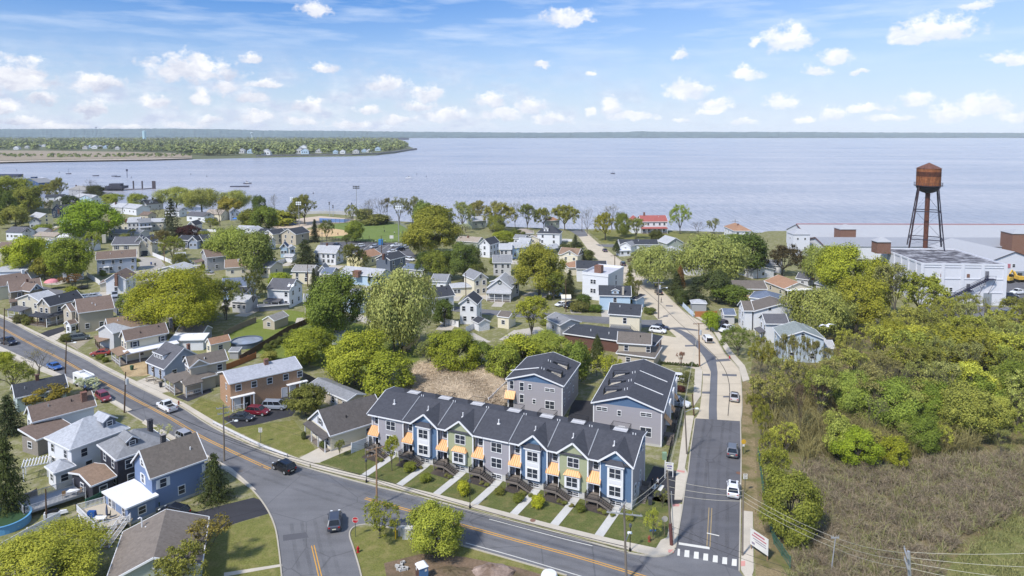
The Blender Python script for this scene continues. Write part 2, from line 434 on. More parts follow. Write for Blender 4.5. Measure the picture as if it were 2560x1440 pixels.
n2=noise(nt,nn(nt,'ShaderNodeMapping',ins={0:wp,2:(0,0,.12),3:(.12,1.0,1)}).outputs[0],.012,5,.65)
n3=noise(nt,wp,.0035,4,.6)
k=math_(nt,'ADD',math_(nt,'MULTIPLY',n2,.55),math_(nt,'MULTIPLY',n3,.45))
c=mix(nt,ramp(nt,k,.3,.72),rgb(138,144,160,.9),rgb(192,187,190,.9))
n4=noise(nt,nn(nt,'ShaderNodeMapping',ins={0:wp,2:(0,0,.25),3:(1.0,.1,1)}).outputs[0],.55,4,.75)
c=mix(nt,1.0,c,mix(nt,ramp(nt,n4,.3,.7),(.68,.71,.77,1),(1.24,1.22,1.18,1)),'MULTIPLY')
nt.links.new(c,b.inputs['Base Color'])
bp=nn(nt,'ShaderNodeBump',ins={'Height':math_(nt,'ADD',n1,math_(nt,'MULTIPLY',n2,.4)),'Strength':1.0,'Distance':1.2})
nt.links.new(bp.outputs[0],b.inputs['Normal'])
mb=MB();mb.face([(-24000,150,-1.5),(24000,150,-1.5),(24000,30000,-1.5),(-24000,30000,-1.5)])
structure('water',mb,wm)
MARSH=mat('marsh reeds ground',rgb(168,150,128,.8),'dirt',.95,c2=rgb(150,138,112,.8))
BEACH=mat('beach sand',rgb(206,192,172,.85),'dirt',.95,c2=rgb(150,134,120,.8))
FARG=mat('far woodland floor',rgb(92,104,66,.8),'dirt',.95,c2=rgb(120,116,84,.8))
PEN=[(-300,409),(0,406),(120,403),(250,401),(380,399),(480,396),(640,392.5),(790,390),(880,389),(940,387),(985,382),(1012,377.5),(1036,373.5),(1036,371.5),(1022,366),(1016,358),(1008,351),(985,347),(1000,345.6),(1030,344.8)]
pen=gl(PEN)
mb=MB();mb.poly([Vector((p.x,p.y,.3))for p in pen]+[Vector((-200,9000,.3)),Vector((-9000,9000,.3)),Vector((-6000,pen[0].y+200,.3))])
for i in range(len(pen)-1):
 a,b_=pen[i],pen[i+1]
 mb.face([(a.x,a.y,.3),(a.x,a.y-10,-2),(b_.x,b_.y-10,-2),(b_.x,b_.y,.3)])
structure('peninsula',mb,FARG)
mb=MB();mb.poly(gl([(-300,404),(0,401),(120,399),(250,397.5),(380,395.5),(480,392.5),(480,389),(440,383),(330,380),(150,377),(0,376),(-300,379)],.9))
structure('marsh',mb,MARSH)
mb=MB();mb.poly(gl([(-300,408.5),(0,405.5),(120,402.6),(250,400.7),(380,398.7),(480,395.6),(480,394),(380,396),(250,398),(120,400),(0,402),(-300,405)],1.1))
structure('beach',mb,BEACH)
mb=MB()
sw=gl([(640,391.5),(790,389.2),(880,388),(940,386),(985,381.2),(1012,376.8),(1040,372.8)],0)
wall_strip(mb,sw,7,-1.5,3.2)
solo('sea_wall','grey rock sea wall curving round the tip of the far peninsula','sea wall',mb,mat('sea wall stone',rgb(138,136,140,.8),'dirt',.95,c2=rgb(110,108,112,.8)),sw[3])
def clump_mass(P,R,Hh,nq,qs,seed,cols_attr=None):
 r=np.random.default_rng(seed);n=len(P)
 d=r.normal(size=(n,nq,3));d/=np.linalg.norm(d,axis=2,keepdims=True)
 d[:,:,2]=np.where(d[:,:,2]<-.25,-d[:,:,2],d[:,:,2])
 rad=r.uniform(.62,1.05,size=(n,nq,1))
 c=np.array(P)[:,None,:]+d*rad*np.stack([R,R,Hh],1)[:,None,:]
 c[:,:,2]+=(Hh*.95)[:,None]
 nrm=d+r.normal(size=d.shape)*.45+np.array([0,0,.35]);nrm/=np.linalg.norm(nrm,axis=2,keepdims=True)
 a=np.cross(nrm,r.normal(size=d.shape));a/=np.linalg.norm(a,axis=2,keepdims=True)
 bb=np.cross(nrm,a)
 s=(qs*r.uniform(.6,1.3,size=(n,nq))*R[:,None])[:,:,None]
 V=np.stack([c-a*s,c-bb*s*.8,c+a*s,c+bb*s*.8],2).reshape(-1,3)
 return V,np.arange(len(V)).reshape(-1,4)
fl=bpy.data.materials.new('far woodland leaves');fl.use_nodes=True
nt=fl.node_tree;b=nt.nodes['Principled BSDF'];b.inputs['Roughness'].default_value=.85;b.inputs['Specular IOR Level'].default_value=.1
geo=nn(nt,'ShaderNodeNewGeometry')
n1=noise(nt,geo.outputs['Position'],.03,3,.7);n2=noise(nt,geo.outputs['Position'],.004,3,.6)
k=math_(nt,'ADD',math_(nt,'MULTIPLY',n1,.75),math_(nt,'MULTIPLY',geo.outputs['Random Per Island'],.25))
c=mix(nt,ramp(nt,k,.3,.7),rgb(56,78,44,.9),rgb(158,166,92,.95))
c=mix(nt,ramp(nt,n2,.5,.7),c,rgb(124,128,82,.8))
nt.links.new(c,b.inputs['Base Color'])
rr=np.random.default_rng(3)
FHP=[(40,374),(66,371),(108,367),(212,373),(236,372),(264,371),(293,374),(602,384),(625,384),(664,388.5),(749,385),(762,385.5),(758,378),(796,383),(846,384.5),(889,384),(910,381),(944,377)]
P=[];R=[];Hh=[]
def in_poly(x,y,poly):
 c=False;j=len(poly)-1
 for i in range(len(poly)):
  xi,yi=poly[i][0],poly[i][1];xj,yj=poly[j][0],poly[j][1]
  if(yi>y)!=(yj>y)and x<(xj-xi)*(y-yi)/(yj-yi)+xi:c=not c
  j=i
 return c
front=[(-320,378),(0,374.5),(150,376),(330,379),(440,382),(520,391),(640,389),(790,386.5),(900,383.5),(960,381),(1000,375),(1022,369.5),(1012,362),(1000,355),(985,349),(-320,349)]
fg=[G(p)for p in front];fgp=[(p.x,p.y)for p in fg]
n=0
while n<4000:
 yy=349+(392-349)*rr.random()**1.25;xx=rr.uniform(-320,1025)
 if not in_poly(xx,yy,front):continue
 if xx>560 and yy>384 and rr.random()<.45:continue
 if any(abs(xx-a[0])<13 and-1.5<yy-a[1]<9 for a in FHP):continue
 p=G((xx,yy));s=rr.uniform(.7,1.3)
 P.append(p[:]);R.append(8*s);Hh.append(6.6*s*rr.uniform(.75,1.35));n+=1
for xx in np.linspace(-320,1010,330):
 for k_ in range(len(front)-1):
  a,b_=front[k_],front[k_+1]
  if a[0]<=xx<b_[0]:
   yv=a[1]+(b_[1]-a[1])*(xx-a[0])/(b_[0]-a[0])-rr.uniform(0,2.5)
   if 560<xx and rr.random()<.35:break
   if any(abs(xx-a[0])<12 and-1.5<yv-a[1]<9 for a in FHP):break
   s=rr.uniform(.6,1.15);P.append(G((xx,yv))[:]);R.append(7*s);Hh.append(6.3*s);break
for i in range(170):
 xx=rr.uniform(0,480);yy=394.5-rr.uniform(0,7)-max(0,(xx-300)*.014)
 s=rr.uniform(.3,.8);P.append(G((xx,yy))[:]);R.append(6*s);Hh.append(4.2*s)
R=np.array(R);Hh=np.array(Hh)
V,Fq=clump_mass(P,R,Hh,34,.42,5)
o=link('far_woodland',np_mesh('far_woodland',V,Fq,fl));o['kind']='stuff'
tag(o,'dense spring woodland covering the far peninsula behind the marsh and beach','woodland')
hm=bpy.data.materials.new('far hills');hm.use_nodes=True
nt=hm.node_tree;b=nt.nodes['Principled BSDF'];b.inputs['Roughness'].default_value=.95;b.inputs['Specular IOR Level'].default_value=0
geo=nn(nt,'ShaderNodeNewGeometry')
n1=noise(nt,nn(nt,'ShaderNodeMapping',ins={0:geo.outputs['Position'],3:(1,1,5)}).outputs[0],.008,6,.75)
c=mix(nt,ramp(nt,n1,.35,.65),rgb(74,98,112,.8),rgb(112,134,136,.85))  # blue of the distant haze is painted into the wooded hills' colour
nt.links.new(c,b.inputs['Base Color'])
def hill_band(name,xs,ybase,tops,dback,seed,lab):
 r=random.Random(seed);mb=MB();rows=[]
 for i,x in enumerate(xs):
  t0=np.interp(x,[a for a,_ in tops],[c_ for _,c_ in tops])+r.uniform(-.55,.55)
  p=G((x,ybase(x)));p.z=-2
  d=Vector((p.x,p.y,0)).normalized()
  q=p+d*dback;hz_=height_at(q,t0)
  rows.append([p,p+Vector((0,0,8+r.uniform(0,6))),p+d*dback*.45+Vector((0,0,hz_*.62+r.uniform(-3,3))),Vector((q.x,q.y,hz_)),q+d*900+Vector((0,0,-2))])
 for i in range(len(rows)-1):
  for j in range(4):
   mb.face([rows[i][j],rows[i+1][j],rows[i+1][j+1],rows[i][j+1]])
 return structure(name,mb,hm,lab,'hills')
xs=list(np.arange(-500,3100,5))
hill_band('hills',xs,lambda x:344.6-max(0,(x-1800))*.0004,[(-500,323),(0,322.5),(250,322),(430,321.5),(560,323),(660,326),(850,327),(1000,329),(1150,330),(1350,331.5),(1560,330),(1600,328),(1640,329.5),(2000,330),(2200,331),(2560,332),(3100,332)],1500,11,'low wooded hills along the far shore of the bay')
def sheet(name,px,z,m,lab=None,line=False):
 mb=MB();mb.poly([(p.x,p.y,z)for p in gl(px)])
 return structure(name,mb,m,lab)
def slab(mb,px,z,m=0):
 P=gl(px);mb.poly([(p.x,p.y,z)for p in P],m)
 for i in range(len(P)):
  a,b_=P[i],P[(i+1)%len(P)]
  mb.face([(a.x,a.y,-.05),(b_.x,b_.y,-.05),(b_.x,b_.y,z),(a.x,a.y,z)],m)
NK=[(-190,722),(-60,770),(20,802),(77,832),(137,862),(210,897),(262,927),(322,957),(410,1000),(452,1018),(532,1069),(640,1121),(722,1153),(771,1171),(916,1211),(1052,1244),(1175,1276.5),(1280,1304),(1433,1343.7),(1555,1379),(1631,1392.6)]
SK=[(-230,800),(-60,856),(0,885),(100,925),(237,985),(336,1042),(363,1058),(480,1128),(580,1183),(628,1222)]
nk=smooth_line(gl(NK),4);sk=smooth_line(gl(SK),4)
corner_r=gl([(1660,1391),(1678,1384),(1688,1374)])
stubL=smooth_line(gl([(628,1222),(652,1250),(674,1285),(689,1324),(698,1382),(704,1440),(716,1560)]),4)
stubR=smooth_line(gl([(925,1560),(903,1440),(884,1373),(874,1342),(877,1326),(890,1316),(912,1312)]),4)
south=smooth_line(gl([(912,1312),(960,1317),(1060,1340),(1159,1366),(1280,1400),(1417,1440),(1700,1530),(2000,1640)]),3)
road=nk+corner_r+gl([(1848,1428),(1862,1446),(1900,1476),(2200,1600)])+list(reversed(south))+list(reversed(stubR))+list(reversed(stubL))+list(reversed(sk))
mb=MB();mb.poly([(p.x,p.y,.016)for p in road])
structure('main_road',mb,ASPH,'grey asphalt road curving past the townhouses','road')
rl=gl([(1688,1374),(1706,1269),(1714,1210),(1720,1183),(1727,1120),(1738,1046)])
rrg=gl([(1851,1053),(1853,1137),(1850,1336),(1848,1428)])
mb=MB();mb.poly([(p.x,p.y,.020)for p in rl+rrg])
structure('side_road',mb,ASPH2,'dark asphalt side road running to the water','road')
cl=smooth_line(gl([(1738,1046),(1750,1020),(1757,930),(1740,905),(1700,852),(1652,806),(1610,760),(1600,742),(1570,715),(1540,692),(1515,668),(1490,645),(1467,620),(1445,590),(1428,578)]),3)
crr=smooth_line(gl([(1462,578),(1500,612),(1530,635),(1577,670),(1615,697),(1647,720),(1685,757),(1717,785),(1755,807),(1782,835),(1812,885),(1845,920),(1852,947),(1855,1020),(1851,1053)]),3)
mb=MB();mb.poly([(p.x,p.y,.024)for p in cl+crr])
structure('concrete_road',mb,RCONC,'pale concrete stretch of the side road','road')
mb=MB();mb.poly([(p.x,p.y,.012)for p in gl([(1655,838),(1700,845),(1745,903),(1758,930),(1750,925),(1655,905),(1640,880)])])
structure('parking_apron',mb,RCONC,'pale concrete apron in front of the long brick building','apron')
mb=MB()
def patchp(px):mb.poly([(p.x,p.y,.029)for p in gl(px)])
patchp([(1772,1048),(1772,1020),(1777,930),(1762,895),(1743,870),(1705,838),(1680,822),(1702,825),(1730,838),(1762,868),(1789,893),(1794,930),(1792,1020),(1793,1050)])
patchp([(1789,899),(1825,896),(1829,902),(1791,905)])
patchp([(1805,935),(1842,936),(1842,941),(1806,940)])
patchp([(1757,935),(1775,935),(1775,940),(1757,939)])
patchp([(1755,979),(1775,979),(1775,985),(1755,984)])
patchp([(1655,820),(1700,818),(1750,825),(1748,828),(1700,824),(1665,824)])
patchp([(1665,763),(1682,764),(1682,767),(1664,766)]);patchp([(1658,789),(1670,789),(1670,792),(1658,792)])
patchp([(1808,990),(1832,990),(1832,994),(1808,994)])
patchp([(1712,863),(1740,862),(1742,866),(1713,867)])
structure('road_patches',mb,PATCH,'grey asphalt repair strips in the concrete road','road patch')
mb=MB()
for a in([(1812,885),(1740,889)],[(1852,960),(1757,960)],[(1783,836),(1700,843)],[(1854,990),(1754,990)]):
 ribbon(mb,gl(a),.09,.031)
ribbon(mb,smooth_line(gl([(1820,1040),(1823,960),(1800,905),(1745,850),(1690,800),(1640,750),(1560,682)]),4),.16,.033)
structure('road_joints',mb,mat('joint sealer',rgb(86,80,74,.8),'plain',.9),'dark joints in the concrete road','road joint')
sheet('cross_street',[(1090,762),(1240,776),(1330,780),(1427,787),(1522,793),(1612,800),(1655,800),(1657,817),(1607,819),(1520,810),(1430,803),(1330,795),(1235,788),(1085,774)],.030,ASPH,'asphalt street behind the houses')
sheet('upper_street',[(1488,611),(1532,611),(1600,616),(1640,618),(1640,622),(1590,621),(1535,619),(1500,616)],.030,ASPH,'asphalt street crossing near the shore')
sheet('parking_lot',[(800,606),(880,603),(1010,608),(1040,640),(1020,660),(960,648),(880,640),(800,628)],.010,ASPH2,'asphalt parking lot below the ball field')
sheet('street_end',[(1420,574),(1462,575),(1470,590),(1448,592)],.034,ASPH,'asphalt turning place at the end of the road')
sheet('town_street',[(-60,690),(60,706),(235,742),(300,742),(330,765),(300,790),(270,770),(225,762),(40,735),(-60,715)],.008,ASPH,'asphalt lane behind the roadside houses')
sheet('driveway',[(338,640),(400,646),(416,668),(372,690),(330,690),(350,664)],.008,mat('pale drive',rgb(176,170,162,.8),'concrete',.9))
sheet('rear_lot',[(1405,1095),(1432,1000),(1500,1003),(1500,1030),(1474,1110)],.010,DASPH,'black asphalt lot between the townhouse blocks',)
sheet('side_drive',[(1600,1232),(1634,1165),(1714,1182),(1706,1255),(1690,1262),(1622,1250)],.012,DASPH,'dark driveway beside the end townhouse')
sheet('black_driveway',[(471,1285),(560,1262),(634,1244),(652,1250),(672,1284),(600,1305),(530,1328),(490,1320)],.012,DASPH,'black asphalt driveway by the blue house')
sheet('brick_house_lot',[(555,1045),(640,1015),(735,985),(760,1000),(730,1040),(640,1062),(592,1070)],.010,DASPH,'dark parking area by the brick building')
sheet('ranch_driveway',[(748,1145),(800,1118),(878,1096),(905,1112),(860,1135),(800,1157),(775,1157)],.010,WALK,'concrete driveway of the ranch house')
sheet('forecourt',[(300,918),(345,905),(392,902),(402,930),(360,940),(318,942)],.006,mat('sandy forecourt',rgb(190,164,122,.85),'dirt',.95,c2=rgb(170,144,104,.85)),'sandy forecourt of the cream porch house')
sheet('paved_yard',[(338,955),(378,938),(420,962),(432,976),(400,984)],.007,WALK,'cracked concrete slabs before the grey bungalow')
sheet('tan_house_drive',[(438,992),(480,976),(524,966),(530,980),(470,1004)],.008,DASPH,'dark drive of the tan house')
sheet('side_drive_strip',[(92,838),(120,826),(158,816),(165,824),(128,844),(108,848)],.008,DASPH,'dark drive beside the large tan house')
sheet('pale_drive',[(112,846),(160,828),(172,836),(136,852)],.009,WALK,'pale drive beside the large tan house')
sheet('pale_front_yard',[(160,856),(205,838),(225,850),(192,874)],.007,mat('gravel yard',rgb(168,156,136,.85),'dirt',.95,c2=rgb(148,138,116,.85)),'gravel strip before the ochre house')
sheet('field_lawn',[(826,562),(870,556),(960,553),(1012,560),(1024,580),(1020,604),(960,607),(880,602),(815,590)],.006,FIELD,'mown grass of the ball field')
sheet('infield',[(770,575),(810,568),(832,571),(870,577),(878,583),(860,589),(815,592),(770,590)],.012,SAND,'sandy infield of the ball field')
sheet('court_surround',[(680,565),(700,552),(800,540),(890,548),(870,556),(800,560),(740,580),(660,585)],.004,TANC,'tan court surround')
sheet('sport_court',[(798,545),(880,549),(860,556),(800,556)],.009,BLUEC,'blue sports court by the shore')
sheet('game_court',[(694,557),(732,556),(742,562),(700,565)],.009,BLUEC,'smaller blue court beside the tan paving')
sheet('shore_lawn',[(1470,577),(1600,578),(1700,580),(1800,586),(1800,600),(1640,612),(1540,610),(1505,606)],.004,GRASS,'shore lawn')
sheet('back_lawn',[(520,850),(640,800),(720,775),(800,785),(840,800),(1020,830),(1050,900),(960,935),(700,905),(640,880)],.004,mat('back lawn grass',rgb(112,126,52,.9),'grass',.95,c2=rgb(124,130,66,.85),spec=.1),'green back gardens')
sheet('front_lawn',[(500,995),(560,1010),(592,1070),(640,1062),(735,1050),(790,1125),(745,1143),(640,1100),(470,1020)],.005,GRASS,'lawn by the brick house')
sheet('corner_lawn',[(470,1330),(530,1328),(672,1285),(688,1324),(697,1382),(703,1440),(705,1500),(420,1500)],.004,GRASS,'corner lawn by the stub road')
sheet('island_lawn',[(877,1327),(890,1318),(960,1318),(1060,1341),(1159,1367),(1280,1401),(1420,1442),(1500,1480),(920,1500),(885,1373)],.004,GRASS,'grass island at the junction')
sheet('dirt_patch',[(960,1408),(1050,1385),(1160,1392),(1300,1420),(1400,1450),(1380,1520),(980,1520)],.009,DIRT,'bare dirt by the portable toilet')
sheet('wood_floor',[(1868,1030),(1880,900),(2000,830),(2300,790),(2700,760),(3100,900),(3100,1500),(1960,1500),(1900,1330)],.004,LITTER,'leaf litter under the wood')
sheet('verge',[(1853,1137),(1855,1020),(1856,950),(1878,960),(1890,1140),(1895,1280),(1930,1380),(1990,1470),(1890,1460),(1884,1281),(1850,1280)],.008,VERGE,'dry grass verge by the side road')
sheet('field_corner',[(2372,1420),(2398,1385),(2440,1368),(2452,1340),(2500,1326),(2530,1296),(2600,1290),(2900,1300),(2900,1600),(2340,1600),(2352,1470)],.008,mat('rough field grass',rgb(116,120,66,.85),'grass',.95,c2=rgb(150,138,92,.85),spec=.1),'green grass at the field corner')
sheet('yard_paving',[(2310,765),(2560,768),(2750,740),(2750,800),(2520,800),(2330,790)],.010,ASPH,'warehouse yard paving')
sheet('yard_dirt',[(2380,795),(2560,800),(2560,830),(2440,830)],.012,DIRT,'yard dirt')
sheet('machine_yard',[(2505,690),(2700,690),(2750,760),(2510,765)],.006,ASPH2,'warehouse machine yard')
mb=MB()
slab(mb,[(-190,716),(-60,762),(18,794),(78,824),(140,853),(214,889),(268,918),(328,948),(415,989),(460,1008),(540,1056),(648,1108),(728,1140),(775,1158),(774,1168),(722,1150),(640,1117),(532,1065),(452,1014),(405,996),(322,954),(262,924),(210,894),(137,859),(77,829),(20,799),(-60,767),(-190,720)],.12)
slab(mb,[(775,1158),(945,1201.6),(1092,1236.8),(1280,1285.7),(1402,1317.7),(1540,1351),(1640,1372),(1652,1352),(1668,1345),(1676,1290),(1680,1262),(1705,1262),(1690,1371),(1668,1388),(1631,1391),(1560,1372),(1433,1337),(1280,1297),(1175,1269),(1052,1237),(916,1203),(778,1168)],.12)
slab(mb,[(1686,1250),(1690,1183),(1694,1171),(1712,1040),(1735,1040),(1712,1171),(1719,1184),(1706,1250)],.11)
slab(mb,[(1738,920),(1750,915),(1756,932),(1752,990),(1732,1020),(1735,960)],.11)
slab(mb,[(1856,1278),(1882,1281),(1884,1428),(1880,1440),(1905,1470),(1880,1470),(1852,1425)],.12)
slab(mb,[(363,1050),(480,1118),(580,1172),(640,1225),(628,1224),(575,1184),(470,1124),(355,1058)],.10)
slab(mb,[(-60,838),(0,866),(110,918),(237,972),(330,1025),(320,1030),(237,980),(100,928),(0,878),(-60,848)],.10)
slab(mb,[(1857,955),(1848,920),(1815,880),(1786,832),(1758,804),(1720,782),(1732,782),(1765,804),(1798,832),(1830,880),(1862,915),(1874,950)],.11)
structure('pavement',mb,WALK,'pale concrete pavements','pavement')
mb=MB()
sheet('walk_path',[(560,1432),(705,1410),(706,1416),(560,1442)],.02,WALK,'concrete path crossing the corner lawn')
mb=MB()
for pts in(nk,stubL,stubR,south[:-6],list(reversed(sk)),rl,rrg,list(crr)):
 wall_strip(mb,pts,.18,-.05,.14)
wall_strip(mb,smooth_line(gl([(1631,1392.6),(1660,1391),(1678,1384),(1689,1372)]),4),.18,-.05,.14)
structure('kerb',mb,KERBM,'concrete kerbs of the roads','kerb')
mb=MB();mb.poly([(p.x,p.y,.13)for p in gl([(1671,1376),(1686,1376),(1684,1384),(1670,1383)])]);mb.poly([(p.x,p.y,.13)for p in gl([(1852,1405),(1863,1404),(1863,1417),(1852,1418)])])
mb.poly([(p.x,p.y,.13)for p in gl([(1681,1262),(1699,1262),(1698,1268),(1681,1268)])]);mb.poly([(p.x,p.y,.12)for p in gl([(1692,1176),(1712,1179),(1711,1184),(1692,1180)])])
structure('kerb_ramps',mb,PINK,'red tactile ramps at the kerb','kerb ramp')
cyl=smooth_line(gl([(-190,742),(-60,794),(0,818),(37,838),(100,872),(160,902),(225,939),(275,965),(337,999),(421,1043),(495,1087),(565,1122),(640,1157),(675,1172.6)]),4)
cyr=smooth_line(gl([(913,1246),(1043,1282),(1126,1305),(1280,1348),(1433,1389.5),(1604,1440),(1900,1530)]),4)
mb=MB()
for P_ in(cyl,cyr):
 ribbon(mb,offset_line(P_,.2),.15,.026);ribbon(mb,offset_line(P_,-.2),.15,.026)
st=gl([(782,1364),(800,1440),(815,1520)])
ribbon(mb,offset_line(st,.17),.12,.026);ribbon(mb,offset_line(st,-.17),.12,.026)
structure('yellow_lines',mb,YELL,'double yellow centre lines','road marking')
mb=MB();st=gl([(1776,1270),(1771,1368)])
ribbon(mb,offset_line(st,.2),.13,.030);ribbon(mb,offset_line(st,-.2),.13,.030)
structure('faded_lines',mb,YELF,'worn yellow centre line of the side road','road marking')
mb=MB()
ribbon(mb,gl([(1697,1359),(1774,1371)]),.55,.032)
ribbon(mb,gl([(1767,1333),(1798,1340)]),.22,.034)
for(x,y)in[(1696.5,1381),(1717,1384.5),(1740.5,1388.5),(1764,1393),(1788,1397.5),(1811.5,1402),(1835.5,1406.5)]:
 w=3 if x<1700 else 6
 mb.poly([(p.x,p.y,.032)for p in gl([(x-w+1,y-9),(x+w+.5,y-8),(x+w,y+9.5),(x-w-.5,y+8)])])
ribbon(mb,smooth_line(gl([(1164,1357.5),(1280,1389.5),(1433,1435),(1700,1515)]),4),.13,.026)
ribbon(mb,smooth_line(gl([(1223,1298),(1280,1313),(1400,1345),(1481,1365)]),4),.13,.026)
for i in range(6):
 ribbon(mb,gl([(905+i*16,626-i*.4),(925+i*16,612-i*.2)]),.14,.016)
ribbon(mb,gl([(1632,1222),(1640,1211)]),.7,.018);ribbon(mb,gl([(1648,1227),(1656,1213)]),.6,.018)
structure('white_lines',mb,WPNT,'white crossing bars, stop line and edge lines','road marking')
mb=MB();mb.poly([(p.x,p.y,.026)for p in gl([(707,1338),(765,1331),(772,1344),(708,1353)])]);mb.poly([(p.x,p.y,.026)for p in gl([(1583,1415),(1612,1412),(1602,1432),(1576,1426)])])
structure('asphalt_patches',mb,mat('dark patch',rgb(96,96,102,.8),'concrete',.9),'darker patches in the main road','road patch')
tm_=bpy.data.materials.new('tyre wear');tm_.use_nodes=True
nt=tm_.node_tree;b=nt.nodes['Principled BSDF'];b.inputs['Base Color'].default_value=(.045,.045,.048,1);b.inputs['Roughness'].default_value=.8
geo=nn(nt,'ShaderNodeNewGeometry');f_=math_(nt,'MULTIPLY',ramp(nt,noise(nt,geo.outputs['Position'],.35,5,.7),.35,.8),.24)
ms=nn(nt,'ShaderNodeMixShader',ins={0:f_,1:nn(nt,'ShaderNodeBsdfTransparent').outputs[0],2:b.outputs[0]});nt.links.new(ms.outputs[0],nt.nodes['Material Output'].inputs[0])
mb=MB()
for P_ in(cyl,cyr,smooth_line(gl([(675,1172),(760,1200),(840,1225),(913,1246)]),4)):
 for d_ in(-2.7,-1.1,1.1,2.7):ribbon(mb,offset_line(P_,d_),.55,.0215)
for d_ in(-2.4,-1.0,1.0,2.4):ribbon(mb,offset_line(gl([(1771,1368),(1776,1270),(1783,1150),(1795,1050)]),d_),.5,.0235)
for d_ in(-2.3,-.9,.9,2.3):ribbon(mb,offset_line(gl([(815,1520),(800,1440),(782,1364),(770,1300)]),d_),.5,.0185)
structure('tyre_wear',mb,tm_,'faint darker tyre tracks on the asphalt','road wear')
def manhole(px,r,lab,m,z=.03):
 P_=G(px);mb=MB();mb.lathe([(0,z+.012),(r*.8,z+.012),(r*.82,z+.004),(r,z+.004),(r,z)],16,(P_.x,P_.y,0))
 solo('manhole_cover',lab,'manhole cover',mb,m,(P_.x,P_.y,z))
IRON=mat('cast iron',rgb(120,112,106,.8),'plain',.7)
manhole((1332,1303),.42,'brown round manhole cover in the pavement before the townhouses',mat('rusty iron',rgb(140,104,88,.8),'plain',.8),.13)
manhole((652,1168),.4,'pale manhole cover in the road beside the yellow line end',IRON)
manhole((601,1178),.4,'manhole cover in the road near the dark conifer',IRON)
manhole((1848,1183),.5,'square-looking rusty drain at the kerb of the side road',mat('rusty drain',rgb(128,92,76,.8),'plain',.8))
def leaf_quads(C,N,S,ratio=.6,up=None,seed=0):
 r=np.random.default_rng(seed)
 N=N/np.maximum(1e-6,np.linalg.norm(N,axis=1,keepdims=True))
 A=up if up is not None else r.normal(size=N.shape)
 a=A-N*np.sum(A*N,1,keepdims=True);a/=np.maximum(1e-6,np.linalg.norm(a,axis=1,keepdims=True))
 b=np.cross(N,a);s=S[:,None]
 V=np.stack([C-a*s,C-b*s*ratio+a*s*.1,C+a*s,C+b*s*ratio+a*s*.1],1).reshape(-1,3)
 return V
def sphere_dirs(n,r):
 d=r.normal(size=(n,3));return d/np.linalg.norm(d,axis=1,keepdims=True)
def crown_lobes(seed,nlobe,nleaf,leaf,zc=.6,rx=.5,rz=.4,lobe=.17,flat=0.0,droop=0.0,spread=.78,jag=.2):
 ''
 r=np.random.default_rng(seed)
 d=sphere_dirs(nlobe,r);d[:,2]=np.where(d[:,2]<-.8,-d[:,2],d[:,2])
 ph=r.uniform(0,6.28,3)
 rad=spread*r.uniform(.5,1.0,nlobe)**.5*(1+.16*np.sin(3*np.arctan2(d[:,1],d[:,0])+ph[0])+.12*np.sin(5*d[:,2]+ph[1]))
 C=d*rad[:,None]*np.array([rx,rx,rz]);C[:,2]+=zc
 LR=lobe*r.uniform(.6,1.35,nlobe)
 w=LR**2;cnt=np.maximum(8,(nleaf*w/w.sum()).astype(int))
 Cs=[];Ns=[]
 for i in range(nlobe):
  dd=sphere_dirs(cnt[i],r)
  out=C[i]-np.array([0,0,zc-.1]);out/=np.linalg.norm(out)
  bad=dd@out<-.35;dd[bad]=-dd[bad]
  rr_=LR[i]*(.55+.5*r.random(cnt[i]))+jag*LR[i]*np.maximum(0,r.normal(size=cnt[i]))
  p=C[i]+dd*rr_[:,None]*np.array([1,1,.8*(rz/.4)**.3])
  if droop:p[:,2]-=droop*r.random(cnt[i])**2
  Cs.append(p);Ns.append(dd*.85+out*.3+np.array([0,0,.3])+r.normal(size=dd.shape)*.4)
 Cs=np.concatenate(Cs);Ns=np.concatenate(Ns)
 Cs[:,2]=np.maximum(Cs[:,2],.04)
 S=leaf*r.uniform(.6,1.25,len(Cs))
 up=None
 if droop:up=np.tile([0,0,1.0],(len(Cs),1))+r.normal(size=(len(Cs),3))*.35
 V=leaf_quads(Cs,Ns,S,.42 if droop else.62,up,seed)
 k=.5/np.percentile(np.abs(V[:,:2]),97.5);V[:,:2]*=k
 V[:,2]*=1.0/np.percentile(V[:,2],99.8)
 return V
def grow(seed,levels,spread,zs=.28,lean=.1,n0=5):
 ''
 r=random.Random(seed);segs=[];tips=[]
 def rec(p,d,ln,rad,lv):
  q=p
  k=2
  for i in range(k):
   d2=(d+Vector((r.gauss(0,.14),r.gauss(0,.14),r.gauss(.05,.08)))).normalized()
   q2=q+d2*ln/k;segs.append((q,q2,rad*(1-.2*i),rad*(.8-.2*i)));q=q2;d=d2
  if lv==0:tips.append((q,d));return
  for j in range(r.choice((2,3,3))):
   a=r.uniform(0,2*math.pi);tlt=r.uniform(.35,.8)*spread
   x=d.orthogonal().normalized();y=d.cross(x)
   nd=(d*math.cos(tlt)+(x*math.cos(a)+y*math.sin(a))*math.sin(tlt)).normalized()
   rec(q,nd,ln*r.uniform(.62,.85),rad*.58,lv-1)
  if lv>=2:tips.append((q,d))
 top=Vector((r.gauss(0,.02),r.gauss(0,.02),zs));segs.append((Vector((0,0,0)),top,.026,.02))
 for j in range(n0):
  a=2*math.pi*(j+r.random()*.7)/n0;t=r.uniform(.25,.75)*spread
  rec(top,Vector((math.cos(a)*math.sin(t),math.sin(a)*math.sin(t),math.cos(t))),.26,.014,levels)
 return segs,tips
def branch_mb(segs,rk=1.0):
 mb=MB()
 for p,q,a,b_ in segs:mb.tube([p,q],a*rk,4 if a<.012 else 6,0,b_*rk,cap=False)
 return mb
PROTO={}
